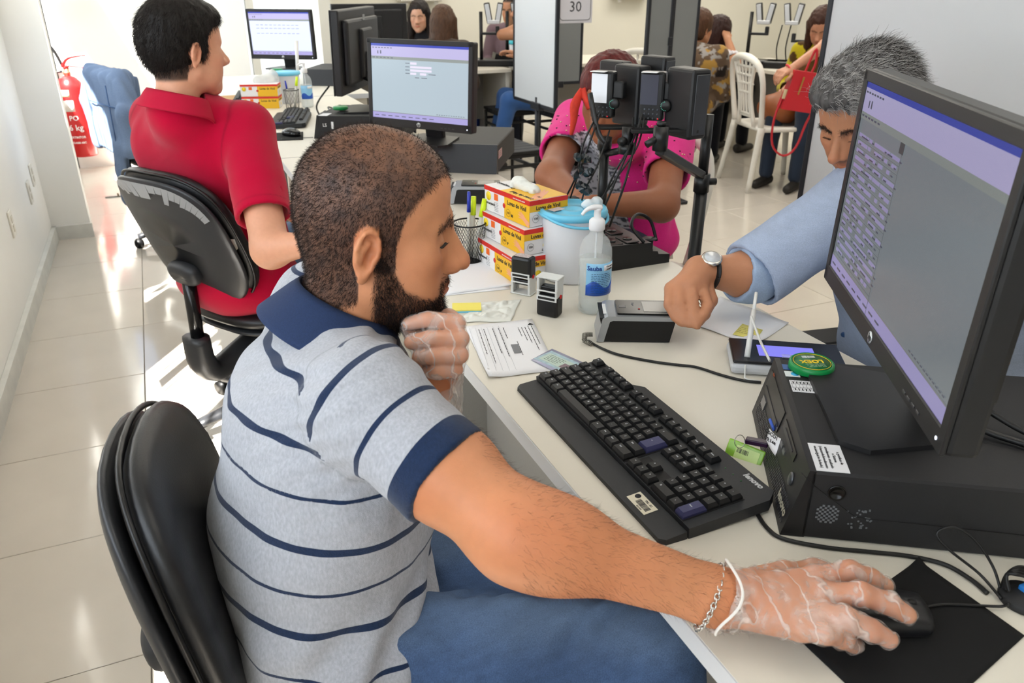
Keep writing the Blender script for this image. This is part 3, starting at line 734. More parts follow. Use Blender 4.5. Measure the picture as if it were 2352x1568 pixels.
# ---------------------------------------------------------------- monitors and computers
blk = mat('black_plastic', '1b1b1d', .42, var=.04, vscale=500, bump=.1, bscale=1500)
blkm = mat('black_matte', '202022', .6, bump=.15, bscale=900)
gloss = mat('gloss_black', '101012', .15)
def screen_mat(name, bg_, strength=1.0): return mat(name, '000000', .25, emit=bg_, es=strength, spec=.5)
def monitor(label, W_, H_, loc, rz, tilt, ui=1, sc='b9bcbe', group=None, es=.9, stand=.1, back_logo=False, base=True, neck=.10, oe=.9):
    """front faces local -y; origin under the base on the surface it stands on"""
    t = thing('monitor', label, 'monitor', loc, rz, group)
    bz = stand+H_/2; X = Matrix.Translation((0, 0, bz)) @ Matrix.Rotation(R(-tilt), 4, 'X')
    m_ = MB(); m_.rbox((0, .018, 0), (W_, .034, H_), .006, X); m_.rbox((0, .045, 0), (W_*.86, .03, H_*.78), .012, X); m_.rbox((0, .062, -.01), (.16, .03, H_*.6), .01, X)
    m_.build('housing', blk, t)
    bzl = MB(); b_ = .017
    for c_, d_ in (((0, -.001, H_/2-b_/2), (W_-.002, .006, b_)), ((0, -.001, -H_/2+.014), (W_-.002, .006, .028)), ((-W_/2+b_/2, -.001, 0), (b_, .006, H_-.004)), ((W_/2-b_/2, -.001, 0), (b_, .006, H_-.004))): bzl.rbox(c_, d_, .0015, X, seg=1)
    bzl.build('bezel', blk, t)
    sw, sh = W_-2*b_, H_-b_-.028; XS = X @ Matrix.Translation((0, -.0005, .0055)) @ Matrix.Rotation(R(90), 4, 'X')
    s_ = MB().box((0, 0, 0), (sw, sh, .001), XS).build('screen', screen_mat('screen_%s_%g' % (sc, es), sc, es), t)
    def ov(nm, rects, col, z=.0009, e=None):
        e = oe if e is None else e
        q = MB()
        for (x0, y0, x1, y1) in rects: q.box(((x0+x1)/2, (y0+y1)/2, z), (abs(x1-x0), abs(y1-y0), .0003), XS)
        q.build(nm, screen_mat('screen_%s_%g' % (col, e), col, e), s_, kind='stuff' if nm in ('screen_text', 'form_field', 'form_rule') else None)
    L_, R_, T_, B_ = -sw/2, sw/2, sh/2, -sh/2
    ov('title_bar', [(L_, T_-.008, R_, T_)], '3c4cc0'); ov('tool_bar', [(L_, T_-.042, R_, T_-.008)], 'c9c2ee'); ov('menu_line', [(L_, T_-.052, R_, T_-.042)], '9ba3a0'); ov('task_bar', [(L_, B_, R_, B_+.020)], 'b5aee6'); ov('status_line', [(L_, B_+.020, R_, B_+.022)], '8d9192')
    rd = random.Random(7); tx = []
    for i in range(7): tx.append((L_+.006+i*.013, T_-.015, L_+.006+i*.013+.008, T_-.0125))
    for i in range(6): tx.append((L_+.006+i*.016, T_-.048, L_+.016+i*.016, T_-.0455))
    for i in range(9): tx.append((L_+.01+i*.03, B_+.008, L_+.028+i*.03, B_+.0105))
    for i in range(12): tx.append((R_-.13+i*.010, B_+.026, R_-.124+i*.010, B_+.0275))
    tx += [(L_+.028, T_-.034, L_+.032, T_-.024), (L_+.040, T_-.034, L_+.045, T_-.023)]
    if ui == 1:      # dense form on the left part
        fx = []; fr_ = []
        for i in range(17):
            y = T_-.072-i*.0112; x = L_+.012
            while x < L_+.19:
                w_ = rd.choice((.012, .02, .035, .05, .07)); w_ = min(w_, L_+.205-x); fx.append((x, y-.0048, x+w_, y)); x += w_+rd.choice((.004, .014, .02))
                if rd.random() < .6: tx.append((x-.012, y-.0045, x-.004, y-.0025))
            fr_.append((L_+.008, y-.0095, L_+.208, y-.0089))
            for _ in range(4): u = L_+rd.uniform(.012, .17); tx.append((u, y-.0045, u+rd.uniform(.006, .02), y-.0025))
        ov('form_field', fx, 'c3bbf0', .0011, oe*.8); ov('form_rule', fr_+[(L_+.208, T_-.31, L_+.2086, T_-.052)], '6e7478', .0012); ov('scroll_corner', [(L_+.195, T_-.066, L_+.212, T_-.052)], '55595a', .0012)
    elif ui == 2:
        fx = [(-.035, .062, -.008, .070), (-.035, .050, .055, .0575), (-.035, .039, .055, .0465), (-.035, .028, -.010, .0355), (.006, .028, .033, .0355)]
        ov('form_field', fx, 'f3ecff', .0011)
        for yy in (.066, .054, .043, .032): tx.append((-.056, yy-.001, -.038, yy+.001))
        tx += [(.042, .031, .072, .033), (-.015, .018, .003, .020), (.012, .018, .036, .020)]
    else:
        for yy in (.05, .03, .0): tx += [(-.16+k_*.03, yy, -.14+k_*.03, yy+.002) for k_ in range(10)]
    ov('screen_text', tx, '5b5e70', .0014)
    if base:
        MB().prism([(-.08, .13), (.08, .13), (.125, -.02), (.105, -.055), (-.105, -.055), (-.125, -.02)], .0, .007).build('stand_base', blk, t)
        st = MB(); st.rbox((0, 0, 0), (.075, .030, .22), .008, Matrix.Translation((0, .085, stand+.03)) @ Matrix.Rotation(R(8), 4, 'X')); st.rbox((0, .07, stand+.12), (.1, .05, .08), .01); st.build('stand_neck', blk, t)
        MB().cyl((-.05, .075, stand+.06), (.05, .075, stand+.06), .022).build('hinge', blk, t)
    if ui:
        lg = MB().lathe([(.0085, -.0004), (.0085, .0006)], X @ Matrix.Translation((0, -.0042, -H_/2+.014)) @ Matrix.Rotation(R(90), 4, 'X'), 20).build('logo_badge', mat('badge_silver', 'cfd2d4', .25, metal=.4), t)
        text('hp', .013, mat('badge_ink', '2a2d30', .4), X @ Matrix.Translation((0, -.0050, -H_/2+.0145)) @ Matrix.Rotation(R(90), 4, 'X'), t, name='logo_lettering', shear=.25, bold=.0003)
        MB().lathe([(.0022, -.0003), (.0022, .0006)], X @ Matrix.Translation((W_/2-.018, -.0042, -H_/2+.013)) @ Matrix.Rotation(R(90), 4, 'X'), 10).build('power_light', mat('led_white', 'ffffff', emit='dfe8ff', es=1.2), t)
        bt = MB()
        for i in range(4): bt.rbox((W_/2-.075-i*.016, -.0045, -H_/2+.011), (.010, .0015, .004), .0006, X, seg=1)
        bt.build('control_button', mat('button_grey', '3a3a3c', .4), t)
    if back_logo: MB().rbox((0, .0615 if False else .0605, H_/2-.035), (.034, .001, .022), .0004, X, seg=1).build('back_badge', mat('badge_grey', '8c8f92', .4), t)
    return t
def computer(label, loc, rz, group=None, W_=.34, D_=.40, H_=.10, near_=False):
    """front faces local -y, width x, depth y"""
    t = thing('desktop_computer', label, 'computer', loc, rz, group)
    m_ = MB(); m_.rbox((0, .012, H_/2), (W_, D_-.024, H_), .003, seg=1)
    m_.build('case', blkm, t)
    f = MB(); f.prism([(-W_/2, -D_/2+.03), (W_/2, -D_/2+.03), (W_/2, -D_/2-.006), (-W_/2, -D_/2-.006)], .001, H_+.001, taper=[(-W_/2, -D_/2+.03), (W_/2, -D_/2+.03), (W_/2, -D_/2+.012), (-W_/2, -D_/2+.012)]); f.build('front_bezel', blk, t)
    return t
# ================================================================ things on the near desk
Z0 = .7402
PCA = (.636, .598); PCR = R(57)            # near front corner of the computer and direction of its front
def pcw(u, v, z=0):                        # along the front, back from the front
    return V3(PCA[0]+math.cos(PCR)*u+math.cos(PCR-math.pi/2)*v, PCA[1]+math.sin(PCR)*u+math.sin(PCR-math.pi/2)*v, Z0+z)
wht = mat('paper_white', 'e9e9ec', .7); ink = mat('ink', '26262a', .7); grn = mat('green_plastic', '0f8a45', .3); yel = mat('print_yellow', 'f3d324', .5)
silv = mat('silver_plastic', 'a9adb2', .32, metal=.6); stext = mat('legend_ink', 'c9ccd0', .5)
def desktop_pc(loc, rz, label, full=True, group=None):
    """front on local -y, near corner of the front at the origin; front runs along local -x ... width .317, depth .40"""
    W_, D_, H_ = .317, .40, .10
    t = thing('desktop_computer', label, 'computer', loc, rz, group)
    # local frame: x along the front (near corner -> far corner), y = direction out of the front, so body at y<0
    m_ = MB(); m_.rbox((W_/2, -D_/2-.012, H_/2), (W_, D_-.024, H_), .003, seg=1); m_.build('case', blkm, t)
    f = MB(); n = [(0, 0), (W_, 0), (W_, -.03), (0, -.03)]; f.prism([(a, b) for a, b in n], .001, H_+.001, taper=[(a, b-(.022 if b == 0 else 0)) for a, b in n]); f.build('front_bezel', blk, t)
    if not full:
        X = frame((W_-.05 if 0 else -.0006, -.10, .06), (0, -1, 0), (0, 0, 1)); lb = MB().box((0, 0, 0), (.045, .026, .0006), X); return t
    FX = Matrix(((1, 0, 0, 0), (0, 0, 0, 0), (0, 0, 1, 0), (0, 0, 0, 1)))
    an = math.atan2(.022, H_); F0 = frame((0, 0, 0), (-1, 0, 0), (0, -math.sin(an), math.cos(an)))       # x towards near corner reading left to right from in front
    def fb(mb, u0, u1, z0, z1, d=.0015): mb.box((-(u0+u1)/2, (z0+z1)/2, d/2), (u1-u0, z1-z0, d), F0)
    m_ = MB(); fb(m_, .165, .30, .055, .090); fb(m_, .06, .150, .075, .088); m_.build('drive_bay', mat('bay_black', '0c0c0e', .3), t)
    m_ = MB(); fb(m_, .17, .295, .062, .064, .0025); fb(m_, .075, .135, .0805, .0825, .0025); m_.build('drive_slot', mat('slot_grey', '38383c', .4), t)
    m_ = MB()
    for i in range(52):
        for j in range(5): fb(m_, .012+i*.0055+(j % 2)*.0027, .0155+i*.0055+(j % 2)*.0027, .010+j*.0065, .0145+j*.0065, .001)
    m_.build('vent_grille', mat('grille', '303034', .35), t, kind='stuff')
    m_ = MB(); fb(m_, .262, .288, .035, .050, .002); fb(m_, .10, .112, .058, .064, .002); fb(m_, .118, .130, .058, .064, .002); m_.build('port', mat('port_metal', '8b8d90', .3, metal=.8), t)
    m_ = MB().lathe([(.009, 0), (.009, .002), (.007, .003)], F0 @ Matrix.Translation((-.043, .060, 0)), 20); m_.build('power_button', mat('button_ring', '55585c', .3, metal=.6), t)
    text('lenovo', .018, mat('legend_gold', 'a8a493', .4), F0 @ Matrix.Translation((-.035, .026, .0016)), t, name='maker_lettering', bold=.0004)
    text('RW', .007, mat('orange_ink', '9a4a2a', .5), F0 @ Matrix.Translation((-.28, .09, .0016)), t)
    S0 = frame((-.0004, 0, 0), (0, -1, 0), (0, 0, 1))           # near side, x going back
    m_ = MB().lathe([(.011, 0), (.011, .0012), (.0085, .0014), (.0075, -.0005)], S0 @ Matrix.Translation((.058, .073, 0)), 24); m_.build('lock', mat('lock_black', '070708', .25), t)
    m_ = MB(); m_.tube([(.012, .098, .0002), (.028, .082, .0002), (.078, .045, .0002), (.086, .040, .0002), (.10, .039, .0002), (.385, .036, .0002)], .0006, 5, X=S0, spline=0); m_.build('panel_seam', mat('seam_black', '050506', .6), t)
    m_ = MB(); rd = random.Random(3)
    for i in range(9):
        for j in range(9):
            if (i+j) % 2 == 0 and math.hypot(i-4, j-4) < 4.6: m_.box((.040+i*.0030, .028+j*.0030, .0), (.0027, .0027, .0006), S0)
    for _ in range(34): m_.box((.075+rd.random()*.03, .022+rd.random()*.03, .0), (.002, .002, .0006), S0)
    m_.build('side_vent', mat('vent_grey', '6f7276', .4), t, kind='stuff')
    T0 = lambda u, v: frame((u, -v, H_+.0006), (1, 0, 0), (0, 1, 0))
    X = frame((.035, -.050, H_+.0004), (-1, 0, 0), (0, -1, 0))     # instruction sticker
    lb = MB().box((0, 0, 0), (.063, .040, .0006), X).build('sticker', wht, t, label='white sticker with printed lines')
    for i, (s_, y) in enumerate((('a gentileza de', .014), ('o Sistema', .0075), ('atendimento atualizado', .001), ('(chamando/atendimento', -.0055), ('encaixe/guiche fechado)', -.012))): text(s_, .0052, ink, X @ Matrix.Translation((0, y, .0005)), lb)
    X = frame((.245, -.058, H_+.0004), (0, -1, 0), (1, 0, 0)); lb = MB().box((0, 0, 0), (.045, .036, .0006), frame((.226, -.056, H_+.0004), (0, -1, 0), (1, 0, 0))).build('sticker', wht, t, label='white table sticker with small grid')
    g = MB(); X = frame((.226, -.056, H_+.0008), (1, 0, 0), (0, 1, 0)) @ Matrix.Scale(.6, 4, (0, 1, 0)) @ Matrix.Scale(1.2, 4, (1, 0, 0))
    for i in range(9): g.box((0, -.034+i*.0085, 0), (.027, .0005, .0002), X)
    for x in (-.004, .005): g.box((x, 0, 0), (.0005, .072, .0002), X)
    for i in range(8): g.box((-.009, -.030+i*.0085, 0), (.006, .003, .0002), X); g.box((.009, -.030+i*.0085, 0), (.005, .003, .0002), X)
    g.build('printed_grid', ink, lb)
    for (u, c_) in ((.288, '2c5f9e'), (.265, 'e6e8ea')):
        lb = MB().rbox((0, 0, 0), (.024, .018, .0006), .001, frame((u, -.040, H_+.0004), (0, -1, 0), (1, 0, 0)), seg=1).build('sticker', mat('sticker_'+c_, c_, .35), t, label='small badge sticker')
        MB().lathe([(.006, 0), (.006, .0004)], frame((u, -.045, H_+.0007), (0, -1, 0), (1, 0, 0)), 16).build('sticker_dot', mat('sky_blue_ink', '36a8d8', .4), lb)
    return t
pc1 = desktop_pc((PCA[0], PCA[1], Z0), PCR, 'black desktop computer lying under the nearest monitor, stickers on top')
mon1 = monitor('large monitor nearest the camera showing a grey-lilac form screen', .544, .332, tuple(pcw(.175, .120, .1004)), R(238.6), 1.2, 1, '70777c', stand=.094, es=.9, oe=.55)
# --- keyboard
def keyboard(label, loc, rz, full=True, group=None):
    t = thing('keyboard', label, 'keyboard', loc, rz, group)
    kb = mat('keyboard_black', '232528', .5, bump=.2, bscale=1200); kc = mat('keycap_black', '151618', .45, bump=.1, bscale=1500); kbl = mat('keycap_blue', '34365c', .45)
    tl = Matrix.Translation((0, 0, .008)) @ Matrix.Rotation(R(3.0), 4, 'X')
    out = [(-.2275, -.052), (.2275, -.052), (.2275, .075), (.215, .0925), (-.105, .0925), (-.125, .076), (-.2275, .076)]
    m_ = MB(); m_.prism(out, -.006, .011, tl); m_.build('case', kb, t)
    pr = [(-.2205, -.0925), (.2205, -.0925), (.2275, -.085), (.2275, -.0535), (-.2275, -.0535), (-.2275, -.085)]
    MB().prism(pr, -.001, .013, Matrix.Rotation(R(5), 4, 'X') @ Matrix.Translation((0, 0, .002)), taper=[(a*.992, b*.985) for a, b in pr]).build('palm_rest', kb, t)
    wells = MB()
    for (x0, x1, y0, y1) in ((-.222, .066, -.0505, .0465), (.070, .129, .008, .0465), (.070, .129, -.0505, -.0115), (.133, .212, -.0505, .0465), (-.222, -.200, .0535, .073), (-.184, -.106, .0535, .073), (-.094, -.016, .0535, .073), (-.005, .073, .0535, .073)):
        wells.box(((x0+x1)/2, (y0+y1)/2, .0112), (x1-x0, y1-y0, .0008), tl)
    wells.build('key_bed', mat('key_bed', '08080a', .6), t)
    U = .019; cache = {}
    def key(x, y, w_=1, txt='', h_=1, blue=False, sz=.0048, sub=''):
        k_ = (w_, h_, blue)
        if k_ not in cache:
            a, b = (w_*U-.0012)/2, (h_*U-.0012)/2; m2 = MB()
            m2.prism([(-a, -b), (a, -b), (a, b), (-a, b)], 0, .0035); m2.prism([(-a, -b), (a, -b), (a, b), (-a, b)], .0035, .0092, taper=[(-a+.0027, -b+.0022), (a-.0027, -b+.0022), (a-.0027, b-.0030), (-a+.0027, b-.0030)])
            cache[k_] = m2.mesh('key', kbl if blue else kc)
        o = link('key', cache[k_], t); o.matrix_local = tl @ Matrix.Translation((x, y, .0112))
        if full and txt:
            X = Matrix.Translation((-(w_-1)*U/2*.8-.001, .0018 if sub else .0005, .0093))
            text(txt, sz, stext, X, o, name='key_legend', bold=.00005)
            if sub: text(sub, sz*.62, stext, X @ Matrix.Translation((0, -.0045, 0)), o, name='key_legend')
        return o
    def row(x, y, ks):
        for k_ in ks:
            w_, tx = (k_ if isinstance(k_, tuple) else (1, k_))[:2]
            if tx is not None: key(x+w_*U/2, y, w_, tx, sz=.0046 if len(tx) < 2 else .0030)
            x += w_*U
    x0 = -.2215; ys = [-.041, -.0215, -.0025, .0165, .036]
    row(x0, ys[4], list("'1234567890-=")+[(2, 'x')]); row(x0, ys[3], [(1.5, 'Tab')]+list('QWERTYUIOP')+["'", '[']); row(x0, ys[2], [(1.75, 'Caps')]+list('ASDFGHJKL')+['Ç', '~', ']'])
    row(x0, ys[1], [(1.25, 'Shift'), '\\']+list('ZXCVBNM')+[',', '.', ';', '/', (1.75, 'Shift')]); row(x0, ys[0], [(1.3, 'Ctrl'), (1.1, 'Win'), (1.3, 'Alt'), (5.9, ''), (1.3, 'Alt'), (1.1, 'Win'), (1.2, 'Menu'), (1.8, 'Ctrl')])
    key(x0+14.35*U, (ys[2]+ys[3])/2, 1.3, '<', 2, True)
    row(x0, .0635, [(1, 'Esc'), (1, None)]+['F1', 'F2', 'F3', 'F4', (.7, None), 'F5', 'F6', 'F7', 'F8', (.6, None), 'F9', 'F10', 'F11', 'F12'])
    row(.0715, .0635, ['PrtSc', 'Lock', 'Pause']); row(.0715, ys[4], ['Ins', 'Home', 'PgUp']); row(.0715, ys[3], ['Del', 'End', 'PgDn']); row(.0715+U, ys[1], ['^']); row(.0715, ys[0], ['<', 'v', '>'])
    row(.1345, ys[4], ['Num', '/', '*', '-']); row(.1345, ys[3], ['7', '8', '9']); row(.1345, ys[2], ['4', '5', '6']); row(.1345, ys[1], ['1', '2', '3']); row(.1345, ys[0], [(2, '0'), ','])
    row(.1345+3*U, ys[3], ['+']); row(.1345+3*U, ys[2], ['.']); key(.1345+3.5*U, (ys[0]+ys[1])/2, 1, 'Enter', 2, True, .0028)
    if full:
        text('lenovo', .013, mat('silver_ink', 'c8cacd', .3, metal=.4), tl @ Matrix.Translation((.185, .083, .0113)), t, name='maker_lettering', bold=.0005, shear=.1)
        for i in range(3): MB().lathe([(.0012, 0), (.0012, .0006)], tl @ Matrix.Translation((.143+i*.017, .068, .011)), 8).build('indicator', mat('led_green', '1b5a2a', .3), t)
        X = Matrix.Rotation(R(5), 4, 'X') @ Matrix.Translation((.150, -.072, .0155)); lb = MB().rbox((0, 0, 0), (.044, .022, .0004), .0002, X, seg=1).build('asset_label', mat('label_cream', 'd9d2bd', .5), t)
        g = MB(); bars(g, X, -.008, .018, -.006, .003, 4, 26, .0003); g.build('barcode', ink, lb)
        text('TRE - SC', .0042, ink, X @ Matrix.Translation((.006, .0065, .0003)), lb, bold=.0001); text('023.925', .0035, ink, X @ Matrix.Translation((.006, -.0088, .0003)), lb); MB().lathe([(.0045, 0), (.0045, .0003)], X @ Matrix.Translation((-.015, .003, .0002)), 14).build('crest', ink, lb)
    return t
keyboard('black keyboard lying in front of the polo shirt man', (.5765, .866, Z0), R(-90))
# --- cables on the desk
cab = mat('cable_black', '141415', .45)
def cable(label, pts, r=.0024, m=None, spline=6, group=None, name='cable'):
    p0_ = V3(*pts[0]); t_ = MB().tube([tuple(V3(*p)-p0_) for p in pts], r, 7, spline=spline).build(name, m or cab, None, label=label, cat='cable', group=group, loc=tuple(p0_)); return t_
ZC = .7430
cable('black cable running from the keyboard along the foot of the nearest computer', [tuple(PZ(x, y, ZC)) for x, y in ((1735, 1172), (1760, 1210), (1800, 1237), (1900, 1257), (2000, 1267), (2090, 1277), (2170, 1296), (2230, 1330), (2268, 1362))], .0029)
cable('thin black mouse cable looped over the side of the nearest computer', [tuple(PZ(2095, 1402, .7455)), tuple(PZ(2160, 1388, .745)), tuple(PZ(2240, 1390, .745)), tuple(PZ(2300, 1392, .746)), tuple(PZ(2318, 1385, .755))], .0017)
cable('thin black cable loop standing up against the nearest computer', [tuple(PZ(2300, 1375, .745)), tuple(PZ(2250, 1318, .752)), tuple(PZ(2180, 1262, .775)), tuple(PZ(2152, 1225, .79)), tuple(PZ(2190, 1210, .80)), tuple(PZ(2240, 1240, .79)), tuple(PZ(2280, 1300, .765)), tuple(PZ(2297, 1350, .748))], .0017)
for k_ in range(4): cable(('lowest', 'second lowest', 'second highest', 'highest')[k_]+' black cable in the coiled bunch by the mouse pad', [tuple(PZ(2300+k_*6, 1350+k_*3, .744+.004*k_)), tuple(PZ(2312, 1320, .76+.004*k_)), tuple(PZ(2340, 1302+k_*6, .765+.004*k_)), tuple(PZ(2380, 1310+k_*7, .76))], .0022, group='bunched cables by the mouse pad')
hub = thing('cable_hub', 'black cable tidy puck at right edge of the desk by the mouse pad', 'cable tidy', tuple(PZ(2350, 1380, Z0)))
MB().lathe([(.026, 0), (.027, .004), (.024, .010), (.010, .013)], n=24).build('puck', blkm, hub); MB().rbox((.006, .004, .015), (.018, .010, .008), .002).build('blue_plug', mat('usb_blue', '2a7fd0', .35), hub)
# --- mouse and pad
pad = thing('mouse_pad', 'black cloth mouse pad under the gloved hand', 'mouse pad', tuple(PZ(2100, 1420, Z0)))
pc_ = [PZ(1842, 1476, Z0), PZ(2108, 1288, Z0), PZ(2352, 1462, Z0)]; p4 = pc_[0]+(pc_[2]-pc_[1]); o_ = np.array(pad.location)
def padf(u, v):
    p = pc_[1]*(1-u)*(1-v)+pc_[2]*(1-u)*v+pc_[0]*u*(1-v)+p4*u*v-o_; e = (1-u)*(1-v); p[2] = .0022+.005*math.exp(-((1-e)/.05)**2); return tuple(p)
MB().grid(padf, 24, 24, True, .0018).build('pad', mat('pad_cloth', '0d0d0e', .95, var=.2, vscale=900), pad)
ms = thing('mouse', 'black mouse on the pad under the gloved hand', 'mouse', tuple(PZ(2012, 1418, Z0+.0022)), R(-30))
s = Sdf(); s.ell((0, 0, .010), (.055, .030, .020)); s.box((.015, 0, .010), (.075, .056, .022), .009, k=.01); s.cut((0, 0, .0004), (0, 0, -1)); s.box((.03, 0, .03), (.05, .0012, .04), .0004, op='s'); s.P = s.P
v, q = s.mesh(.0022); a_r = R(-30); v = v@np.array([[math.cos(a_r), math.sin(a_r), 0], [-math.sin(a_r), math.cos(a_r), 0], [0, 0, 1]])+np.array(ms.location)
npmesh('mouse_body', [(v, q)], mat('mouse_black', '17171a', .4), ms); MB().lathe([(.008, -.003), (.008, .003)], Matrix.Translation((.032, 0, .020)) @ Matrix.Rotation(R(90), 4, 'X'), 14).build('wheel', blkm, ms)
# --- usb stick with key tag, cable label on the computer front
us = thing('usb_stick', 'purple-black memory stick plugged in the nearest computer with lime key tag', 'usb stick', tuple(PZ(1735, 1015, .765)))
A_, B_2 = PZ(1765, 1020, .775), PZ(1713, 1010, .772); o_ = V3(*us.location)
X = frame(tuple((A_+B_2)/2-o_), tuple(B_2-A_), (0, 0, 1)); MB().rbox((0, 0, 0), (float(np.linalg.norm(A_-B_2)), .008, .012), .0015, X).build('stick', mat('stick_purple', '2a1230', .25), us)
e_ = B_2-o_; MB().tube([tuple(e_+V3(-.002-.009*(1-math.cos(a)), .009*math.sin(a)*.4, .009*math.sin(a))) for a in [i*2*math.pi/14 for i in range(15)]], .0006, 5).build('key_ring', mat('steel', 'b9b9b4', .25, metal=1), us)
ta, tb = PZ(1678, 1030, .748)-o_, PZ(1742, 1056, .745)-o_
X = frame(tuple((ta+tb)/2), tuple(tb-ta), (.45, .2, .9)); lime = mat('lime_plastic', '9fd44a', .2, trans=.35)
tg = MB().rbox((0, 0, 0), (.056, .030, .004), .0018, X).build('key_tag', lime, us); MB().rbox((.004, 0, .0022), (.036, .020, .0006), .0004, X, seg=1).build('tag_label', mat('tag_paper', 'c6dd8a', .35), tg)
g = MB(); bars(g, X, -.012, .006, -.001, .006, 8, 14, .0027); g.build('barcode', ink, tg)
MB().cyl(tuple(PZ(1768, 962, .80)-o_*0-V3(0, 0, 0)), tuple(PZ(1778, 988, .79)), .0022).build('blue_tie', mat('tie_blue', '3b5fc0', .4), None, label='blue cable tie on the front of the nearest computer', cat='cable tie')
tagp = thing('cable_label', 'white paper label curling off the front of the nearest computer', 'paper label', tuple(PZ(1780, 1020, .79)))
la, lb_, lc = PZ(1760, 1010, .785), PZ(1768, 984, .800), PZ(1802, 1010, .800); ld_ = PZ(1795, 1060, .772); o_ = V3(*tagp.location)
def lf(u, v):
    top = lb_*(1-u)+lc*u; bot = la*(1-u)+ld_*u; p = top*(1-v)+bot*v-o_+V3(-.004, -.002, 0)*math.sin(u*3.0); return tuple(p)
MB().grid(lf, 8, 4, True, .0003).build('label_paper', wht, tagp)
X = frame(tuple((la+lb_+lc)/3-o_+V3(-.006, -.004, .001)), tuple(lc-lb_+V3(0, 0, 0)), (0, 0, 1)); text('CSCO1', .0085, ink, X @ Matrix.Translation((-.002, .004, 0)), tagp, bold=.0002); text('10.148', .0085, ink, X @ Matrix.Translation((-.003, -.007, 0)), tagp, bold=.0002)
# --- green tape roll disc
tp = thing('tape_box', 'round green plastic box lying on the nearest computer', 'box', tuple(PZ(1862, 848, .8405)), R(158))
MB().lathe([(.029, 0), (.034, .002), (.0335, .012), (.031, .014), (.0295, .0125)], n=40).build('box_shell', grn, tp)
MB().lathe([(.0292, .0125), (.0292, .0132)], n=40).build('disc_label', mat('label_green', '0d6a3a', .4), tp); MB().torus((0, 0, .0133), .0275, .0005, n=40, m=4).build('label_rim', yel, tp)
text('LOEX', .014, yel, Matrix.Translation((0, -.001, .0134)), tp, bold=.0004); g = MB(); bars(g, Matrix.Identity(4), -.010, .010, -.020, -.013, 5, 20, .0134); g.build('barcode', wht, tp); g = MB(); lines(g, Matrix.Identity(4), -.016, .017, .032, 4, .003, .0008, 3, .0134, .006); g.build('small_print', mat('print_pale', 'a9c9a5', .5), tp)
# --- signature pad with pen
sg = thing('signature_pad', 'signature pad with blue-lit strip standing behind the nearest computer', 'signature pad', tuple(PZ(1800, 840, Z0)), R(-33))
o_ = V3(*sg.location)
MB().rbox((0, 0, .012), (.20, .105, .022), .008).build('base', mat('pad_white', 'c9cbce', .35), sg); MB().rbox((0, 0, .025), (.196, .101, .006), .003).build('top_plate', mat('pad_dark', '1c1c20', .2), sg)
MB().rbox((.0, -.0, .0285), (.10, .045, .001), .0004, seg=1).build('display', screen_mat('pad_screen', '8f8cff', .9), sg); MB().rbox((.02, -.02, .0288), (.06, .012, .003), .001).build('clear_rest', mat('clear_plastic', 'c9cbd0', .1, alpha=.4), sg)
pn = MB(); a, b = PZ(1716, 820, .768), PZ(1737, 672, .85); t_ = thing('stylus', 'white stylus standing in the signature pad', 'stylus', tuple(a)); a0 = a
pn.cyl((0, 0, 0), tuple((b-a)*.72), .0052, .0048); pn.cyl(tuple((b-a)*.72), tuple(b-a), .0034, .003); pn.build('barrel', mat('stylus_white', 'dcdcda', .3), t_)
MB().tube([tuple(PZ(1725, 726, .826)-a0), tuple(PZ(1745, 780, .80)-a0), tuple(PZ(1768, 828, .80)-a0)], .0024, 7).build('tether', mat('tether_white', 'd6d6d2', .4), t_)
cable('thin white lead dangling from the signature pad', [tuple(PZ(1712, 838, .762)), tuple(PZ(1711, 858, .752)), tuple(PZ(1714, 870, .745)), tuple(PZ(1745, 874, .744))], .0014, mat('lead_white', 'd8d8d4', .4))
# --- fingerprint scanners
def scanner(label, a, b, rz, detail=True):
    t = thing('fingerprint_scanner', label, 'scanner', a, rz)
    L_ = b; D_ = .085; pr = lambda z0, z1, z2: None
    m_ = MB(); m_.prism([(.012, .002), (L_-.004, .002), (L_+.006, .052), (.0, .052)], 0, D_-.006, frame((0, .003, 0), (1, 0, 0), (0, 0, 1)) @ Matrix.Translation((0, 0, -D_+.006))); m_.build('body', mat('scanner_black', '101011', .45), t)
    s_ = MB(); s_.prism([(-.004, .002), (.010, .002), (.020, .044), (.026, .047), (L_+.012, .047), (L_+.014, .056), (.016, .056), (.006, .050)], 0, D_, frame((0, 0, 0), (1, 0, 0), (0, 0, 1)) @ Matrix.Translation((0, 0, -D_))); s_.build('silver_shell', silv, t)
    MB().rbox(((L_+.03)/2+.008, D_/2, .0575), (L_-.022, D_-.016, .005), .004, vert_only=True).build('top_plate', mat('scanner_gloss', '111112', .18), t)
    MB().rbox((L_-.030, D_/2, .0604), (.052, D_-.034, .0008), .0005, seg=1).build('sensor_window', mat('sensor_glass', '8d8b87', .22, spec=.5), t)
    if detail:
        MB().rbox((.046, D_/2, .0602), (.014, .012, .0008), .0004, seg=1).build('indicator', mat('indicator_grey', '46484c', .2), t); text('Finger', .0065, mat('print_grey', '8a8c8e', .4), Matrix.Translation((.068, D_/2+.012, .0602)) @ Matrix.Rotation(R(-90), 4, 'Z'), t); MB().lathe([(.0022, 0), (.0022, .0006)], Matrix.Translation((.078, D_/2-.012, .0602)), 10).build('red_mark', mat('red_mark', 'c03030', .4), t)
        MB().rbox((.013, D_/2, .0545), (.010, .05, .001), .0004, Matrix.Translation((0, 0, 0)), seg=1).build('side_label', mat('label_silver', 'd4d6d8', .4), t)
    return t
scanner('silver and black fingerprint scanner in front of the older man\'s hand', (.709, 1.200, Z0), .142, R(-26))
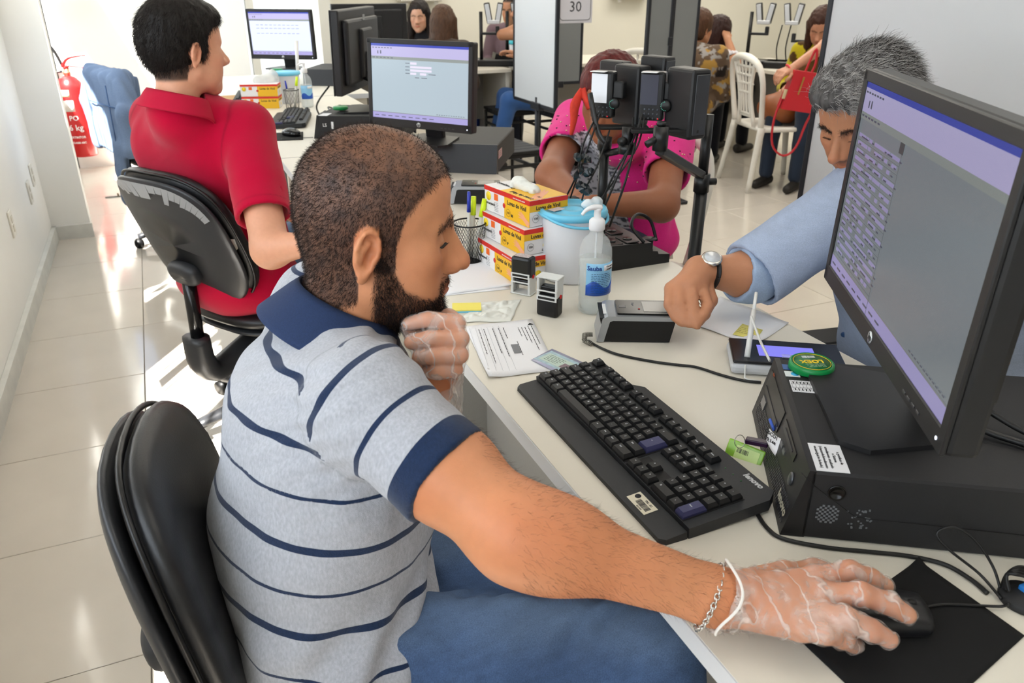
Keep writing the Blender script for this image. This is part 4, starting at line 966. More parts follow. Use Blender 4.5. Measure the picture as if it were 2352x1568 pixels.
cable('black cable from the near fingerprint scanner across the desk', [tuple(PZ(x, y, ZC)) for x, y in ((1352, 782), (1375, 796), (1420, 814), (1500, 830), (1560, 838), (1600, 843), (1660, 862), (1710, 874), (1748, 878))], .0025)
sp_ = MB(); p = [PZ(1360, 768, .752), PZ(1343, 768, .752), PZ(1342, 782, .747), PZ(1362, 792, .744)]
for i in range(3):
    for k_ in range(6): c_ = p[i]*(1-k_/6)+p[i+1]*k_/6-p[0]; d = p[i+1]-p[i]; X = Vector(d).to_track_quat('Z', 'Y').to_matrix().to_4x4(); sp_.torus((0, 0, 0), .0042, .0009, Matrix.Translation(c_) @ X, 12, 5)
sp_.build('cable_spring', mat('spring_steel', '8b8880', .3, metal=.9), None, label='coiled strain relief on the near fingerprint scanner cable', cat='cable', loc=tuple(p[0]))
# --- papers, id card, sticky notes
def sheet(label, corners, z=Z0+.0004, wave=.0, nu=10, nv=10, m=wht, cat='paper', name='paper', thick=.0003, curl=None):
    P = [PZ(x, y, z) for x, y in corners]; c0 = sum(P)/4
    t = thing(name, label, cat, tuple(c0))
    def f(u, v):
        p = P[0]*(1-u)*(1-v)+P[1]*u*(1-v)+P[2]*u*v+P[3]*(1-u)*v-c0; h_ = wave*(math.sin(u*5+v*2)**2)+.0002
        if curl: h_ += curl[2]*math.exp(-((u-curl[0])**2+(v-curl[1])**2)/curl[3])
        p[2] = h_+thick; return tuple(p)
    MB().grid(f, nu, nv, True, -thick).build('sheet', m, t); return t, P, c0, f
t, P, c0, f = sheet('printed form with a grey block and emblem lying beside the keyboard', ((1068, 750), (1222, 733), (1282, 850), (1123, 870)), Z0+.0008, .0008, curl=(0, 1, .004, .02))
# text runs down the form: lines parallel to the short edges, drawn just above the sheet
X = frame(tuple((P[0]+P[2])/2-c0+V3(0, 0, .0016)), tuple(P[2]-P[1]), tuple(P[1]-P[0])); 
g = MB(); rd = random.Random(4)
for (y, n_, x0_, w_) in ((.062, 1, -.09, .11), (.055, 1, -.09, .12), (.048, 1, -.085, .09), (.041, 1, -.085, .08), (.034, 1, -.085, .05), (.02, 1, -.02, .08), (.004, 1, -.09, .06), (-.006, 1, -.09, .16), (-.018, 1, -.09, .15), (-.036, 1, -.09, .16), (-.046, 1, -.09, .14)): lines(g, X, x0_*1, y, w_, 1, .004, .0012, int(abs(y)*1e4), 0, .009)
g.build('printed_text', ink, t); MB().box((.012, .012, 0), (.040, .014, .0002), X).build('grey_block', mat('print_block', '77787c', .6), t)
g = MB(); g.prism([(-.006, -.004), (.006, -.004), (0, .006)], 0, .0003, X @ Matrix.Translation((-.098, .062, 0)) @ Matrix.Rotation(R(90), 4, 'Z')); g.build('emblem', ink, t)
g = MB()
for i in range(6): g.box((0, -.004-i*.012, 0), (.20, .0003, .0002), X)
g.build('rule_line', mat('rule_grey', 'a9aaae', .6), t)
sheet('white sheets of paper behind the bearded man\'s chin', ((1020, 678), (1182, 655), (1150, 596), (1000, 615)), Z0+.0008, .001, curl=(1, 1, .012, .05)); sheet('pale lower sheet under the white papers behind the chin', ((1020, 680), (1172, 664), (1160, 640), (1000, 640)), Z0)
t, P, c0, f = sheet('white folded papers under the older man\'s hand', ((1590, 745), (1735, 796), (1812, 742), (1655, 682)), Z0+.0006, .0015, curl=(1, 0, .006, .05))
t2, P2, c2, f2 = sheet('pale yellow sticky note with handwriting on the older man\'s papers', ((1683, 768), (1736, 782), (1752, 758), (1705, 744)), Z0+.0032, 0, 4, 4, mat('note_yellow', 'e7dd7a', .7), 'sticky note', 'sticky_note')
g = MB(); X = frame((0, 0, .0012), tuple(P2[1]-P2[0]), tuple(P2[3]-P2[0])); lines(g, X, -.02, .012, .04, 4, .008, .0008, 9, 0, .006); g.build('handwriting', mat('pencil', '6b6a4a', .7), t2)
t2, P2, c2, f2 = sheet('laminated identity card with photo lying by the keyboard', ((1220, 826), (1268, 801), (1352, 838), (1300, 866)), Z0+.0035, 0, 2, 2, mat('laminate', 'b4b4cc', .15), 'card', 'identity_card')
X = frame((0, 0, .0008), tuple(P2[2]-P2[1]), tuple(P2[1]-P2[0])); MB().box((-.004, 0, 0), (.078, .048, .0003), X).build('card_face', mat('card_blue', '9fb9c4', .35, var=.15, vscale=120), t2); MB().box((-.006, -.001, .0003), (.062, .032, .0002), X).build('card_field', mat('card_green', 'b5c8bc', .4), t2); MB().box((.020, -.006, .0005), (.016, .018, .0002), X).build('card_photo', mat('photo_brown', '7d6a72', .5, var=.3, vscale=300), t2)
g = MB(); lines(g, X, -.03, .010, .04, 5, .005, .0009, 6, .0005, .006); g.build('card_text', ink, t2)
nt = thing('sticky_note_pad', 'yellow and blue sticky note pad behind the gloved fist', 'sticky notes', tuple(PZ(1072, 710, Z0)), R(-20)); MB().box((0, 0, .002), (.062, .040, .004)).build('blue_block', mat('note_blue', '6fc0dc', .7), nt); MB().box((0, .0, .0055), (.062, .040, .003)).build('yellow_block', mat('note_yellow2', 'efe06a', .7), nt)
t = thing('crumpled_glove', 'crumpled white vinyl glove lying by the stamps', 'glove', tuple(PZ(1120, 725, Z0)))
gc = [PZ(1052, 742, Z0), PZ(1100, 694, Z0), PZ(1196, 690, Z0), PZ(1172, 738, Z0)]; o_ = V3(*t.location)
def gf(u, v):
    p = gc[0]*(1-u)*(1-v)+gc[1]*(1-u)*v+gc[2]*u*v+gc[3]*u*(1-v); n = noise3(p*V3(1, 1, 0), 130, 4, 3); e = min(u, 1-u, v, 1-v)*6
    return tuple(p-o_+V3(.006*noise3(p, 60, 2)*(1-min(e, 1)), .006*noise3(p, 70, 9)*(1-min(e, 1)), .0015+.009*abs(n)*min(e, 1)))
MB().grid(gf, 36, 28, True, .0006).build('crumple', mat('glove_white', 'dedfd8', .55), t)
# --- self-inking stamps
def stamp(label, loc, rz, flip=False):
    t = thing('self_inking_stamp', label, 'stamp', loc, rz)
    cl = mat('stamp_clear', 'd2d2ce', .25); sb = mat('stamp_black', '121213', .35); W_, D_, H_ = .048, .030, .088
    def zz(z): return H_-z if flip else z
    f = MB()
    for (x, y) in ((-1, -1), (1, -1), (1, 1), (-1, 1)): f.rbox((x*(W_/2-.003), y*(D_/2-.003), zz(.022)), (.006, .006, .044), .001, seg=1)
    f.rbox((0, 0, zz(.002)), (W_+.004, D_+.002, .003), .001, seg=1); 
    f.build('clear_frame', cl, t)
    f = MB(); f.rbox((-W_/2+.0015, 0, zz(.024)), (.0025, D_-.002, .040), .001, seg=1); f.rbox((W_/2-.0015, 0, zz(.024)), (.0025, D_-.002, .040), .001, seg=1); f.build('side_wall', cl, t)
    MB().rbox((0, 0, zz(.028)), (W_-.014, D_-.010, .012), .002).build('die_plate', sb, t)
    MB().rbox((0, 0, zz(.063)), (W_+.001, D_+.002, .050), .006).build('cap', sb, t)
    b = MB(); b.box((0, -D_/2-.0012, zz(.046)), (W_-.002, .001, .011)); b.box((0, -D_/2-.0012, zz(.030)), (W_-.002, .001, .003)); b.build('white_band', mat('band_white', 'dcdcda', .4), t)
    MB().box((0, -D_/2-.0020, zz(.046)), (W_-.010, .001, .005)).build('dark_band', sb, t)
    MB().lathe([(.0045, 0), (.0045, .0015), (.003, .002)], frame((W_/2+.0005, 0, zz(.043)), (0, 1, 0), (0, 0, 1)), 16).build('red_button', mat('button_red', 'd02222', .35), t)
    if not flip: MB().rbox((0, 0, .0885), (.036, .022, .0008), .0004, seg=1).build('impression_label', mat('imprint_label', 'b9aeae', .6, var=.3, vscale=300), t)
    return t
stamp('self-inking stamp standing upright with its black cap on top', tuple(PZ(1202, 672, Z0)), R(-52)); stamp('self-inking stamp standing upside down with its clear frame on top', tuple(PZ(1262, 722, Z0)), R(-52), True)
# --- glove boxes
gy, gr, gw = mat('carton_yellow', 'eab51c', .45), mat('carton_red', 'd42a20', .45), mat('carton_white', 'e6e3e2', .5); skp = mat('printed_skin', 'eaa47c', .5); orng = mat('print_orange', 'ee6a22', .5)
def hand_print(mb, X, s_=1.0, z=0):
    mb.prism([(x*s_, y*s_) for x, y in ((.030, -.022), (.040, -.010), (.016, .002), (.012, .006), (-.004, .014), (-.006, .012), (.002, .006), (-.012, .012), (-.014, .010), (-.001, .003), (-.016, .005), (-.017, .003), (-.002, -.001), (-.014, -.003), (-.014, -.005), (.002, -.006), (.010, -.010))], z, z+.0003, X)
def glove_box(label, c, rz, size='M', top=False, detail=2, group=None):
    L_, W_, H_ = .195, .108, .062; t = thing('glove_box', label, 'box', c, rz, group)
    MB().rbox((0, 0, H_/2), (L_, W_, H_), .0015, seg=1).build('carton', gw, t); e = .0004
    def face(o, x, y, lx): return frame(o, x, y)
    Fs = face((0, -W_/2-e, H_/2), (1, 0, 0), (0, 0, 1), L_); Fe = face((L_/2+e, 0, H_/2), (0, 1, 0), (0, 0, 1), W_); Ft = face((0, 0, H_+e), (-1, 0, 0), (0, -1, 0), L_)
    r_ = MB(); r_.box((0, H_/2-.0055, 0), (L_, .011, .0006), Fs); r_.box((0, H_/2-.0055, 0), (W_, .011, .0006), Fe); r_.build('red_band', gr, t)
    y_ = MB(); y_.box((.045, -.0055, 0), (.105, H_-.011, .0006), Fs); y_.box((0, .012, 0), (W_, .015, .0006), Fe)
    if top: y_.box((-.035, 0, 0), (.120, W_, .0006), Ft)
    y_.build('yellow_panel', gy, t)
    text('Luvas de Vinil', .0145, ink, Fs @ Matrix.Translation((.045, .0085, .0005)), t, bold=.0003); text('Luvas de Vinil', .0125, ink, Fe @ Matrix.Translation((-.002, .012, .0005)), t, bold=.0003)
    c_ = MB(); c_.lathe([(.011, 0), (.011, .0003)], Fs @ Matrix.Translation((-.078, .007, .0001)), 20); c_.lathe([(.008, 0), (.008, .0003)], Fe @ Matrix.Translation((.005, -.012, .0001)), 20); c_.build('round_logo', yel, t, kind='stuff')
    o_ = MB(); o_.rbox((-.044, .010, .0003), (.017, .016, .0004), .0002, Fs, seg=1); o_.build('orange_panel', orng, t); MB().lathe([(.006, 0), (.006, .0003)], Fs @ Matrix.Translation((-.008, -.002, .0004)), 16).build('red_roundel', gr, t)
    if detail > 1:
        text('Descarpack', .010, ink, Fs @ Matrix.Translation((-.073, -.010, .0003)), t, bold=.0001); text('Descarpack', .0075, ink, Fe @ Matrix.Translation((.012, -.024, .0003)), t)
        text('100', .008, ink, Fs @ Matrix.Translation((.010, -.016, .0005)), t); text(size, .010, ink, Fs @ Matrix.Translation((.026, -.020, .0005)), t, bold=.0003); text('100', .008, ink, Fe @ Matrix.Translation((-.037, -.012, .0003)), t); text(size, .010, ink, Fe @ Matrix.Translation((.044, -.008, .0003)), t, bold=.0002)
        rg = MB(); rg.torus((.010, -.016, .0006), .009, .0003, Fs, 20, 4); rg.torus((-.037, -.012, .0004), .009, .0003, Fe, 20, 4); rg.build('printed_ring', ink, t)
        g = MB(); lines(g, Fs, -.052, -.004, .02, 6, .004, .0010, 3, .0003, .006); g.build('small_print', mat('print_greyb', '77777a', .6), t); text('www.descarpack.com.br', .005, mat('print_white', 'f2f2f2', .5), Fs @ Matrix.Translation((.055, H_/2-.006, .0006)), t)
        h = MB(); hand_print(h, Fs @ Matrix.Translation((.066, -.012, 0)), .85, .0004)
        if top: hand_print(h, Ft @ Matrix.Translation((-.045, -.012, 0)) @ Matrix.Rotation(R(160), 4, 'Z'), 1.7, .0004)
        h.build('printed_hand', skp, t)
    if top:
        text('Descarpack', .016, ink, Ft @ Matrix.Translation((.055, .018, .0005)), t, bold=.0002); text('Luvas de Vinil', .016, ink, Ft @ Matrix.Translation((-.045, .040, .0006)), t, bold=.0003); text('M', .012, ink, Ft @ Matrix.Translation((-.08, .015, .0006)), t, bold=.0003)
        s_ = Sdf(); a_ = rz; d = V3(math.cos(a_), math.sin(a_), 0); cc = V3(*c)+V3(0, 0, H_+.004)
        s_.rc(cc-d*.035, cc+d*.035, .017, .015); s_.ell(cc-d*.02+V3(0, 0, .010), (.018, .018, .012), k=.01); s_.cut(cc-V3(0, 0, .004), (0, 0, -1)); v, q = s_.mesh(.0025, disp=lambda P: .003*noise3(P, 190, 3, 3)); npmesh('glove_bunch', [(v, q)], mat('glove_white', 'dedfd8', .55), t)
    return t
glove_box('lowest of the three yellow glove boxes stacked by the pen cup', (.733, 1.653, Z0), R(-85), 'P'); glove_box('middle of the three yellow glove boxes stacked by the pen cup', (.754, 1.668, Z0+.0628), R(-82), 'P'); glove_box('topmost of the three yellow glove boxes, gloves poking out on top', (.768, 1.680, Z0+.1256), R(-80), 'M', True)
# --- pen cup
def pen_cup(label, loc, pens, group=None, detail=True):
    t = thing('pen_cup', label, 'pen cup', loc, group=group); mm = mat('cup_mesh', '1a1a1b', .4, metal=.3); m_ = MB(); r0, r1, H_ = .034, .040, .098
    n, k_ = (34, 12) if detail else (14, 6)
    for s_ in (-1, 1):
        for i in range(n):
            P = []
            for j in range(k_+1): a = 2*math.pi*(i+s_*j*.55)/n; z = .004+(H_-.008)*j/k_; r_ = r0+(r1-r0)*j/k_; P.append((r_*math.cos(a), r_*math.sin(a), z))
            m_.tube(P, .00055, 3, spline=0)
    m_.build('wire_mesh', mm, t, kind='stuff'); MB().torus((0, 0, H_), r1+.0005, .0022, n=28).build('rim', mm, t); MB().lathe([(r0, 0), (r0+.001, .004), (r0-.003, .005)], n=28).build('cup_base', mm, t)
    for (lab, cat_, mm_, cm_, lx, ly, dx, dy, ln, rr) in pens:
        nm = 'highlighter' if 'highl' in lab else 'pen'; p = thing(nm, lab, cat_, (loc[0]+lx, loc[1]+ly, loc[2]+.006)); d = Vector((dx, dy, 1)).normalized()*ln
        MB().cyl((0, 0, 0), tuple(d*.78), rr).build('barrel', mm_, p); MB().cyl(tuple(d*.70), tuple(d), rr*1.25, rr*.95).build('cap', cm_, p)
    return t
bl = mat('pen_blue', '2438a8', .3); fl = mat('highlighter_yellow', 'd8f01c', .35, emit=None); gp = mat('pen_clear', 'c8c6bd', .3)
pen_cup('black wire pen cup beside the stacked glove boxes', tuple(PZ(1080, 598, Z0)), (
    ('blue ballpoint leaning left in the near pen cup', 'pen', gp, bl, -.012, -.008, -.42, .05, .135, .0042), ('tall blue-capped ballpoint in the near pen cup', 'pen', gp, bl, .0, .01, .02, -.02, .168, .0042),
    ('yellow-green highlighter at the back of the near pen cup', 'highlighter', gp, fl, .006, .012, .10, .06, .152, .0065), ('yellow-green highlighter leaning right in the near pen cup', 'highlighter', gp, fl, .012, -.002, .22, .05, .150, .0065), ('clear pen leaning far right in the near pen cup', 'pen', gp, mat('pen_white', 'd8d8e0', .3), .016, -.012, .35, -.05, .13, .0042)))
# --- wipes tub
tb = thing('wipes_tub', 'round white tub with sky blue lid between glove boxes and gel bottle', 'tub', tuple(PZ(1312, 632, Z0))); sky = mat('lid_blue', '6fc4e4', .35)
MB().lathe([(.066, 0), (.070, .004), (.0725, .150), (.0725, .156)], n=40).build('tub', mat('tub_white', 'dfe0e4', .35), tb)
MB().lathe([(.0725, .149), (.0785, .151), (.080, .160), (.077, .167), (.070, .166), (.066, .161), (.030, .160), (.028, .163), (.020, .163), (.012, .159), (.004, .158)], n=40).build('lid', sky, tb)
MB().tube([(.080*math.cos(a), .080*math.sin(a), .158-.020*max(0, math.sin(a-R(190)))) for a in [R(160)+i*R(11) for i in range(22)]], .0035, 6).build('handle', sky, tb); MB().rbox((-.038, .012, .1632), (.034, .022, .0008), .0004, seg=1, rz=.3).build('lid_label', mat('label_pinkish', 'd9cfcf', .5), tb)
s_ = Sdf(); b_ = V3(*tb.location); s_.ell(b_+V3(.035, -.010, .172), (.020, .012, .012)); s_.ell(b_+V3(.058, -.004, .170), (.016, .014, .016), k=.01); v, q = s_.mesh(.0025, disp=lambda P: .0025*noise3(P, 220, 3)); npmesh('wipe', [(v, q)], mat('wipe_cloth', 'dce4e8', .8), tb)
# --- gel bottle
def gel_bottle(label, loc, rz=0, detail=True, group=None):
    t = thing('gel_bottle', label, 'bottle', loc, rz, group)
    pet = mat('bottle_pet', 'e8eef0', .06, alpha=.26, spec=.8); gel = mat('gel', 'dfe7e2', .1, alpha=.35)
    pr = [(.029, 0), (.033, .004), (.0335, .012), (.0315, .018), (.0335, .024), (.0335, .030), (.0315, .036), (.034, .044), (.0345, .125), (.0335, .140), (.027, .158), (.016, .170), (.0135, .175), (.0135, .182)]
    MB().lathe(pr, n=32).build('bottle', pet, t); MB().lathe([(.028, .002), (.031, .02), (.032, .045), (.0325, .118)], n=28).build('gel', gel, t)
    MB().lathe([(.0145, .178), (.0165, .181), (.0165, .198), (.012, .203), (.0075, .204), (.007, .218), (.0075, .219), (.0075, .224)], n=24).build('pump', mat('pump_white', 'e8e8ea', .3), t)
    MB().tube([(.007, 0, .224), (-.008, 0, .227), (-.026, 0, .223), (-.036, 0, .214)], [.0065, .0055, .004, .003], 10, flat=1.2).build('pump_spout', mat('pump_white'), t)
    MB().cyl((0, 0, .03), (0, 0, .18), .0022).build('dip_tube', mat('tube_clear', 'd5dade', .2), t)
    def lf(u, v): a = R(-150)+R(118)*u; return (.0350*math.cos(a), .0350*math.sin(a), .046+.070*v)
    lb = MB().grid(lf, 20, 4, True, .0003).build('label', mat('label_blue', '8fc7ea', .35), t)
    def lf2(u, v): a = R(-150)+R(118)*u; return (.0353*math.cos(a), .0353*math.sin(a), .046+(.016+.016*math.sin(u*4+.6)**2)*v)
    MB().grid(lf2, 20, 3, True, .0003).build('label_wave', mat('label_deep_blue', '1f55b8', .35), lb)
    def lf3(u, v): a = R(-88)+R(52)*u; return (.0353*math.cos(a), .0353*math.sin(a), .100+.012*v)
    MB().grid(lf3, 8, 2, True, .0003).build('label_panel', wht, lb)
    if detail:
        def wrap(me, z0, a0):
            for vt in me.vertices: x, y, z = vt.co; a = a0+x/.0356; rr = .0357+z; vt.co = (rr*math.cos(a), rr*math.sin(a), z0+y)
            me.update(); return me
        link('lettering', wrap(text_mesh('Sauba', .0135, mat('deep_blue_ink', '1b3f8f', .4), bold=.0003), .106, R(-121)), lb); link('lettering', wrap(text_mesh('Gel Anti-\nsseptico', .0055, ink), .106, R(-62)), lb)
        g = MB(); lines(g, Matrix.Identity(4), -.024, .0, .048, 12, .0038, .0011, 4, 0, .006); me = g.mesh('small_print', mat('print_navy', '2a4a7a', .5)); link('small_print', wrap(me, .094, R(-92)), lb)
    return t
gel_bottle('clear gel hand sanitiser bottle with white pump beside the near fingerprint scanner', tuple(PZ(1362, 712, Z0)))
# --- second row devices just behind: scanner with papers
scanner('silver and black fingerprint scanner behind the glove boxes', (.786, 2.282, Z0), .14, R(-25))
ph = thing('grey_device', 'flat grey clear-cased gadget lying behind the far fingerprint scanner', 'device', (.86, 2.42, Z0), R(-20)); MB().rbox((0, 0, .005), (.14, .06, .010), .003).build('case', mat('dev_grey', '6f7478', .3), ph); MB().rbox((0, 0, .0105), (.10, .03, .002), .001, seg=1).build('panel', mat('dev_pale', '9aa6aa', .2), ph)
# --- camera rigs
def light_panel(p, c, B, w_=.052, d_=.085, h_=.150, sticker=False):
    X = Matrix.Translation(tuple(c)) @ Matrix(B.tolist()).to_4x4()
    o = MB().rbox((0, 0, 0), (w_, d_, h_), .007, X).build('light_panel', blk, p); MB().rbox((w_/2*0, -d_/2-.001, 0), (w_*.7, .003, h_*.86), .001, X, seg=1).build('diffuser', mat('panel_diffuser', '3a3c40', .4), o)
    if sticker:
        Xl = X @ frame((w_/2+.0006, .014, .008), (0, 0, -1), (0, 1, 0)); lb = MB().rbox((0, 0, 0), (.058, .020, .0006), .0003, Xl, seg=1).build('barcode_label', mat('label_lilac', 'aaa9b8', .5), o)
    MB().lathe([(.0016, 0), (.0016, .001)], X @ frame((-w_/2+.012, -d_/2-.0008, -.035), (1, 0, 0), (0, 0, 1)), 8).build('green_light', mat('led_green_on', '20ff70', emit='30ff80', es=2.5), o)
    return o
def camera_body(p, c, B, white_screen=False):
    X = Matrix.Translation(tuple(c)) @ Matrix(B.tolist()).to_4x4()      # local: x right, y into the picture (lens), z up
    o = MB().rbox((0, .014, 0), (.056, .032, .108), .006, X).rbox((.036, .018, .012), (.030, .026, .040), .004, X).build('camera', mat('camera_black', '141416', .35), p)
    F = X @ frame((0, -.0025, 0), (1, 0, 0), (0, 0, 1))
    MB().rbox((-.006, .015, 0), (.040, .066, .0012), .0005, F, seg=1).build('camera_screen', mat('lcd_white', 'c9ccd2', .15, emit='c9ccd2', es=.5) if white_screen else mat('lcd_grey', '4a4c58', .12), o)
    MB().rbox((-.004, .0545, .012), (.036, .0016, .022), .0005, F, seg=1).build('white_label', wht, o)
    b = MB(); rd = random.Random(5)
    for i in range(4):
        for j in range(3): b.lathe([(.0022, 0), (.0020, .0012)], F @ Matrix.Translation((-.014+i*.010, -.028-j*.010, 0)), 8)
    b.build('button', mat('cam_button', '4c5058', .35), o); MB().lathe([(.0016, 0), (.0016, .0014)], F @ Matrix.Translation((.018, -.048, 0)), 8).build('red_dot', mat('red_dot', 'd02020', .4, emit='d02020', es=.6), o)
    d = MB().lathe([(.013, 0), (.013, .007), (.011, .009)], X @ frame((.034, .0, -.018), (1, 0, 0), (0, 0, 1)), 20); d.build('dial', mat('dial_black', '0c0d0e', .4), o)
    n = MB()
    for i in range(9): a = R(100+i*22); n.box((.034+.0095*math.cos(a), -.0098, -.018+.0095*math.sin(a)), (.0016, .0006, .0016), X)
    n.build('dial_mark', mat('dial_mark', '58b9a0', .4), o); MB().lathe([(.020, 0), (.020, .012), (.017, .030)], X @ frame((-.004, .032, 0), (-1, 0, 0), (0, 0, 1)), 20).build('lens', mat('lens_black', '0c0c0d', .3), o)
    return o
BC = basis((.916, -.40, 0), (0, 0, 1))       # x to camera right, y away
def rot_b(a): return BC@rotm(0, 0, a)
rg = thing('camera_rig', 'black post with camera and lights at left, standing in the socket block', 'camera rig', tuple(PZ(1378, 548, Z0+.055)))
wp = mat('post_black', '121213', .35)
def wmb(mb, nm, m_, par, **kw):
    me = mb.mesh(nm, m_); o = V3(*par.location)
    for v_ in me.vertices: v_.co = Vector(v_.co)-Vector(tuple(o))
    me.update(); return link(nm, me, par, **kw)
class OffParent: pass
b0 = V3(*rg.location); tz = 1.08
pf = lambda x, y, f: PX(x, y, f)
wmb(MB().cyl(tuple(b0), (b0[0], b0[1], tz-.06), .012, n=18), 'post', wp, rg); wmb(MB().lathe([(.017, 0), (.017, .03)], n=18, c=(b0[0], b0[1], b0[2]+.22)), 'post_collar', wp, rg)
arm = MB(); a, b = V3(b0[0], b0[1], 1.005), PX(1440, 342, 1.80); arm.tube([tuple(a), tuple((a+b)/2), tuple(b)], .009, 6, spline=0); arm.cyl(tuple(b-V3(0, 0, .010)), tuple(b+V3(0, 0, .012)), .020); wmb(arm, 'bracket', wp, rg)
wmb(MB().cyl(tuple(b), tuple(b+V3(0, 0, .05)), .014).cyl(tuple(b+V3(-.025, -.01, .02)), tuple(b+V3(0, 0, .02)), .009), 'ball_head', wp, rg)
cA = PX(1382, 218, 1.86); o = camera_body(rg, cA-b0, rot_b(-28), True); light_panel(rg, PX(1450, 218, 1.90)-b0, rot_b(38), .045, .085, .140); light_panel(rg, PX(1412, 196, 1.98)-b0, rot_b(40), .040, .08, .120)
wmb(MB().rbox((0, 0, 0), (.13, .035, .008), .002, Matrix.Translation(tuple(PX(1425, 292, 1.86))) @ Matrix(BC.tolist()).to_4x4()).tube([tuple(PX(1355, 215, 1.84)), tuple(PX(1372, 300, 1.84)), tuple(PX(1390, 330, 1.84))], .010, 6, flat=.5), 'mount_plate', wp, rg)
rg2 = thing('camera_rig', 'tall black post with camera and two lights on a side arm beside the older man', 'camera rig', (1.222, 1.60, 0)); b0 = V3(*rg2.location)
MB().cyl((0, 0, .02), (0, 0, .90), .0165, n=18).cyl((0, 0, .90), (0, 0, 1.085), .013, n=18).build('post', wp, rg2); MB().lathe([(.0195, 0), (.0195, .045)], n=18, c=(0, 0, .895)).cyl((0, 0, .92), (.035, -.010, .92), .009).build('post_collar', wp, rg2)
ft_ = MB()
for i in range(3): a = R(60+120*i); ft_.tube([(0, 0, .12), (.25*math.cos(a)*.5, .25*math.sin(a)*.5, .05), (.25*math.cos(a), .25*math.sin(a), .008)], .008, 6, spline=0)
ft_.build('tripod_foot', wp, rg2)
b = PX(1515, 345, 1.72)-b0; a = V3(0, 0, .935); m_ = MB(); m_.rbox((0, 0, 0), (float(np.linalg.norm(a-b)), .020, .022), .003, frame(tuple((a+b)/2), tuple(a-b), (0, 0, 1))); m_.build('bracket', wp, rg2)
MB().cyl(tuple(b), tuple(b+V3(0, 0, .052)), .017).cyl(tuple(b+V3(0, 0, .052)), tuple(b+V3(0, 0, .062)), .010).cyl(tuple(b+V3(-.035, .0, .015)), tuple(b+V3(0, 0, .030)), .008).build('ball_head', wp, rg2)
camera_body(rg2, PX(1497, 222, 1.78)-b0, rot_b(-22)); light_panel(rg2, PX(1577, 236, 1.76)-b0, rot_b(30), .052, .090, .150, True); light_panel(rg2, PX(1508, 188, 1.90)-b0, rot_b(38), .042, .08, .12)
MB().rbox((0, 0, 0), (.15, .035, .008), .002, Matrix.Translation(tuple(PX(1525, 300, 1.76)-b0)) @ Matrix(BC.tolist()).to_4x4()).build('mount_plate', wp, rg2)
for k_, (pts, r_) in enumerate((([(1372, 262, 1.85), (1340, 330, 1.82), (1325, 400, 1.86), (1290, 470, 1.95)], .0024), ([(1378, 262, 1.85), (1350, 340, 1.82), (1318, 430, 1.90), (1302, 480, 1.93)], .0022), ([(1476, 262, 1.78), (1450, 330, 1.78), (1410, 400, 1.80), (1375, 480, 1.86)], .0024), ([(1480, 268, 1.78), (1462, 340, 1.77), (1400, 430, 1.83), (1350, 500, 1.92)], .0022), ([(1455, 270, 1.86), (1448, 330, 1.78), (1420, 400, 1.78), (1378, 500, 1.84)], .0026), ([(1470, 285, 1.78), (1446, 380, 1.76), (1432, 430, 1.76), (1400, 520, 1.85)], .0028), ([(1400, 300, 1.84), (1372, 380, 1.80), (1342, 440, 1.84), (1330, 500, 1.92)], .0022))):
    cable(('leftmost', 'second from left', 'thin second', 'middle slanting', 'thick middle', 'rightmost thick', 'short left')[k_]+' black lead hanging from the camera rigs to the socket block', [tuple(PX(*p)) for p in pts], r_, group='leads hanging from the camera rigs')
pb = thing('socket_block', 'black stepped multi-socket block behind the white tub', 'socket block', (1.02, 1.545, Z0), 0)
MB().prism([(-.090, 0), (.085, 0), (.085, .022), (.052, .026), (.048, .034), (.034, .036), (.028, .058), (-.090, .064)], 0, .25, frame((0, 0, 0), (1, 0, 0), (0, 0, 1)) @ Matrix.Translation((0, 0, -.25))).build('block_case', mat('block_black', '161617', .4), pb)
for i in range(2):
    for j in range(3): MB().rbox((-.065+i*.045, .035+j*.075, .0625), (.036, .055, .003), .001, seg=1).lathe([(.012, .064), (.012, .0655)], n=14, c=(-.065+i*.045, .035+j*.075, 0)).build('socket', mat('socket_black', '0d0d0e', .3), pb)
MB().lathe([(.018, 0), (.018, .002)], n=20, c=(.055, .05, .050)).cyl((.055, .05, .026), (.055, .05, .05), .010).build('swivel_cap', mat('cap_grey', '2c2c2e', .4), pb)
cable('thick black mains lead arching over the socket block', [(1.03, 1.55, .80), (1.01, 1.58, .835), (1.05, 1.62, .85), (1.09, 1.62, .83), (1.10, 1.60, .78)], .0042)
for k_, (x, y) in enumerate(((1315, 478), (1345, 500), (1330, 530))): MB().rbox((0, 0, .016), (.030, .030, .032), .004).build('plug', blkm, None, label=('left', 'right rear', 'nearest')[k_]+' black plug pushed into the socket block', cat='plug', group='plugs in the socket block', loc=tuple(PZ(x, y, Z0+.0645)))
# cables and clip behind the nearest monitor
def pt(u, v, z): return tuple(pcw(u, v, z))
cable('upper black cable behind the nearest monitor lying on the computer', [pt(.17, .20, .15), pt(.15, .26, .13), pt(.12, .32, .108), pt(.08, .40, .106)], .0042)
cable('lower black cable behind the nearest monitor lying on the computer', [pt(.14, .20, .13), pt(.12, .26, .11), pt(.09, .32, .106), pt(.05, .39, .106)], .0048)
t = thing('cable_bundle', 'coiled black cable bundle behind the nearest monitor', 'cable', pt(.20, .235, .1005))
MB().torus((0, 0, .020), .030, .007, Matrix.Rotation(R(35), 4, 'X'), 24, 8).torus((.004, .003, .026), .024, .006, Matrix.Rotation(R(50), 4, 'X'), 24, 8).build('coil', cab, t); MB().rbox((0, .02, .02), (.05, .018, .03), .006).build('strap', mat('strap_olive', '4a463c', .6), t)
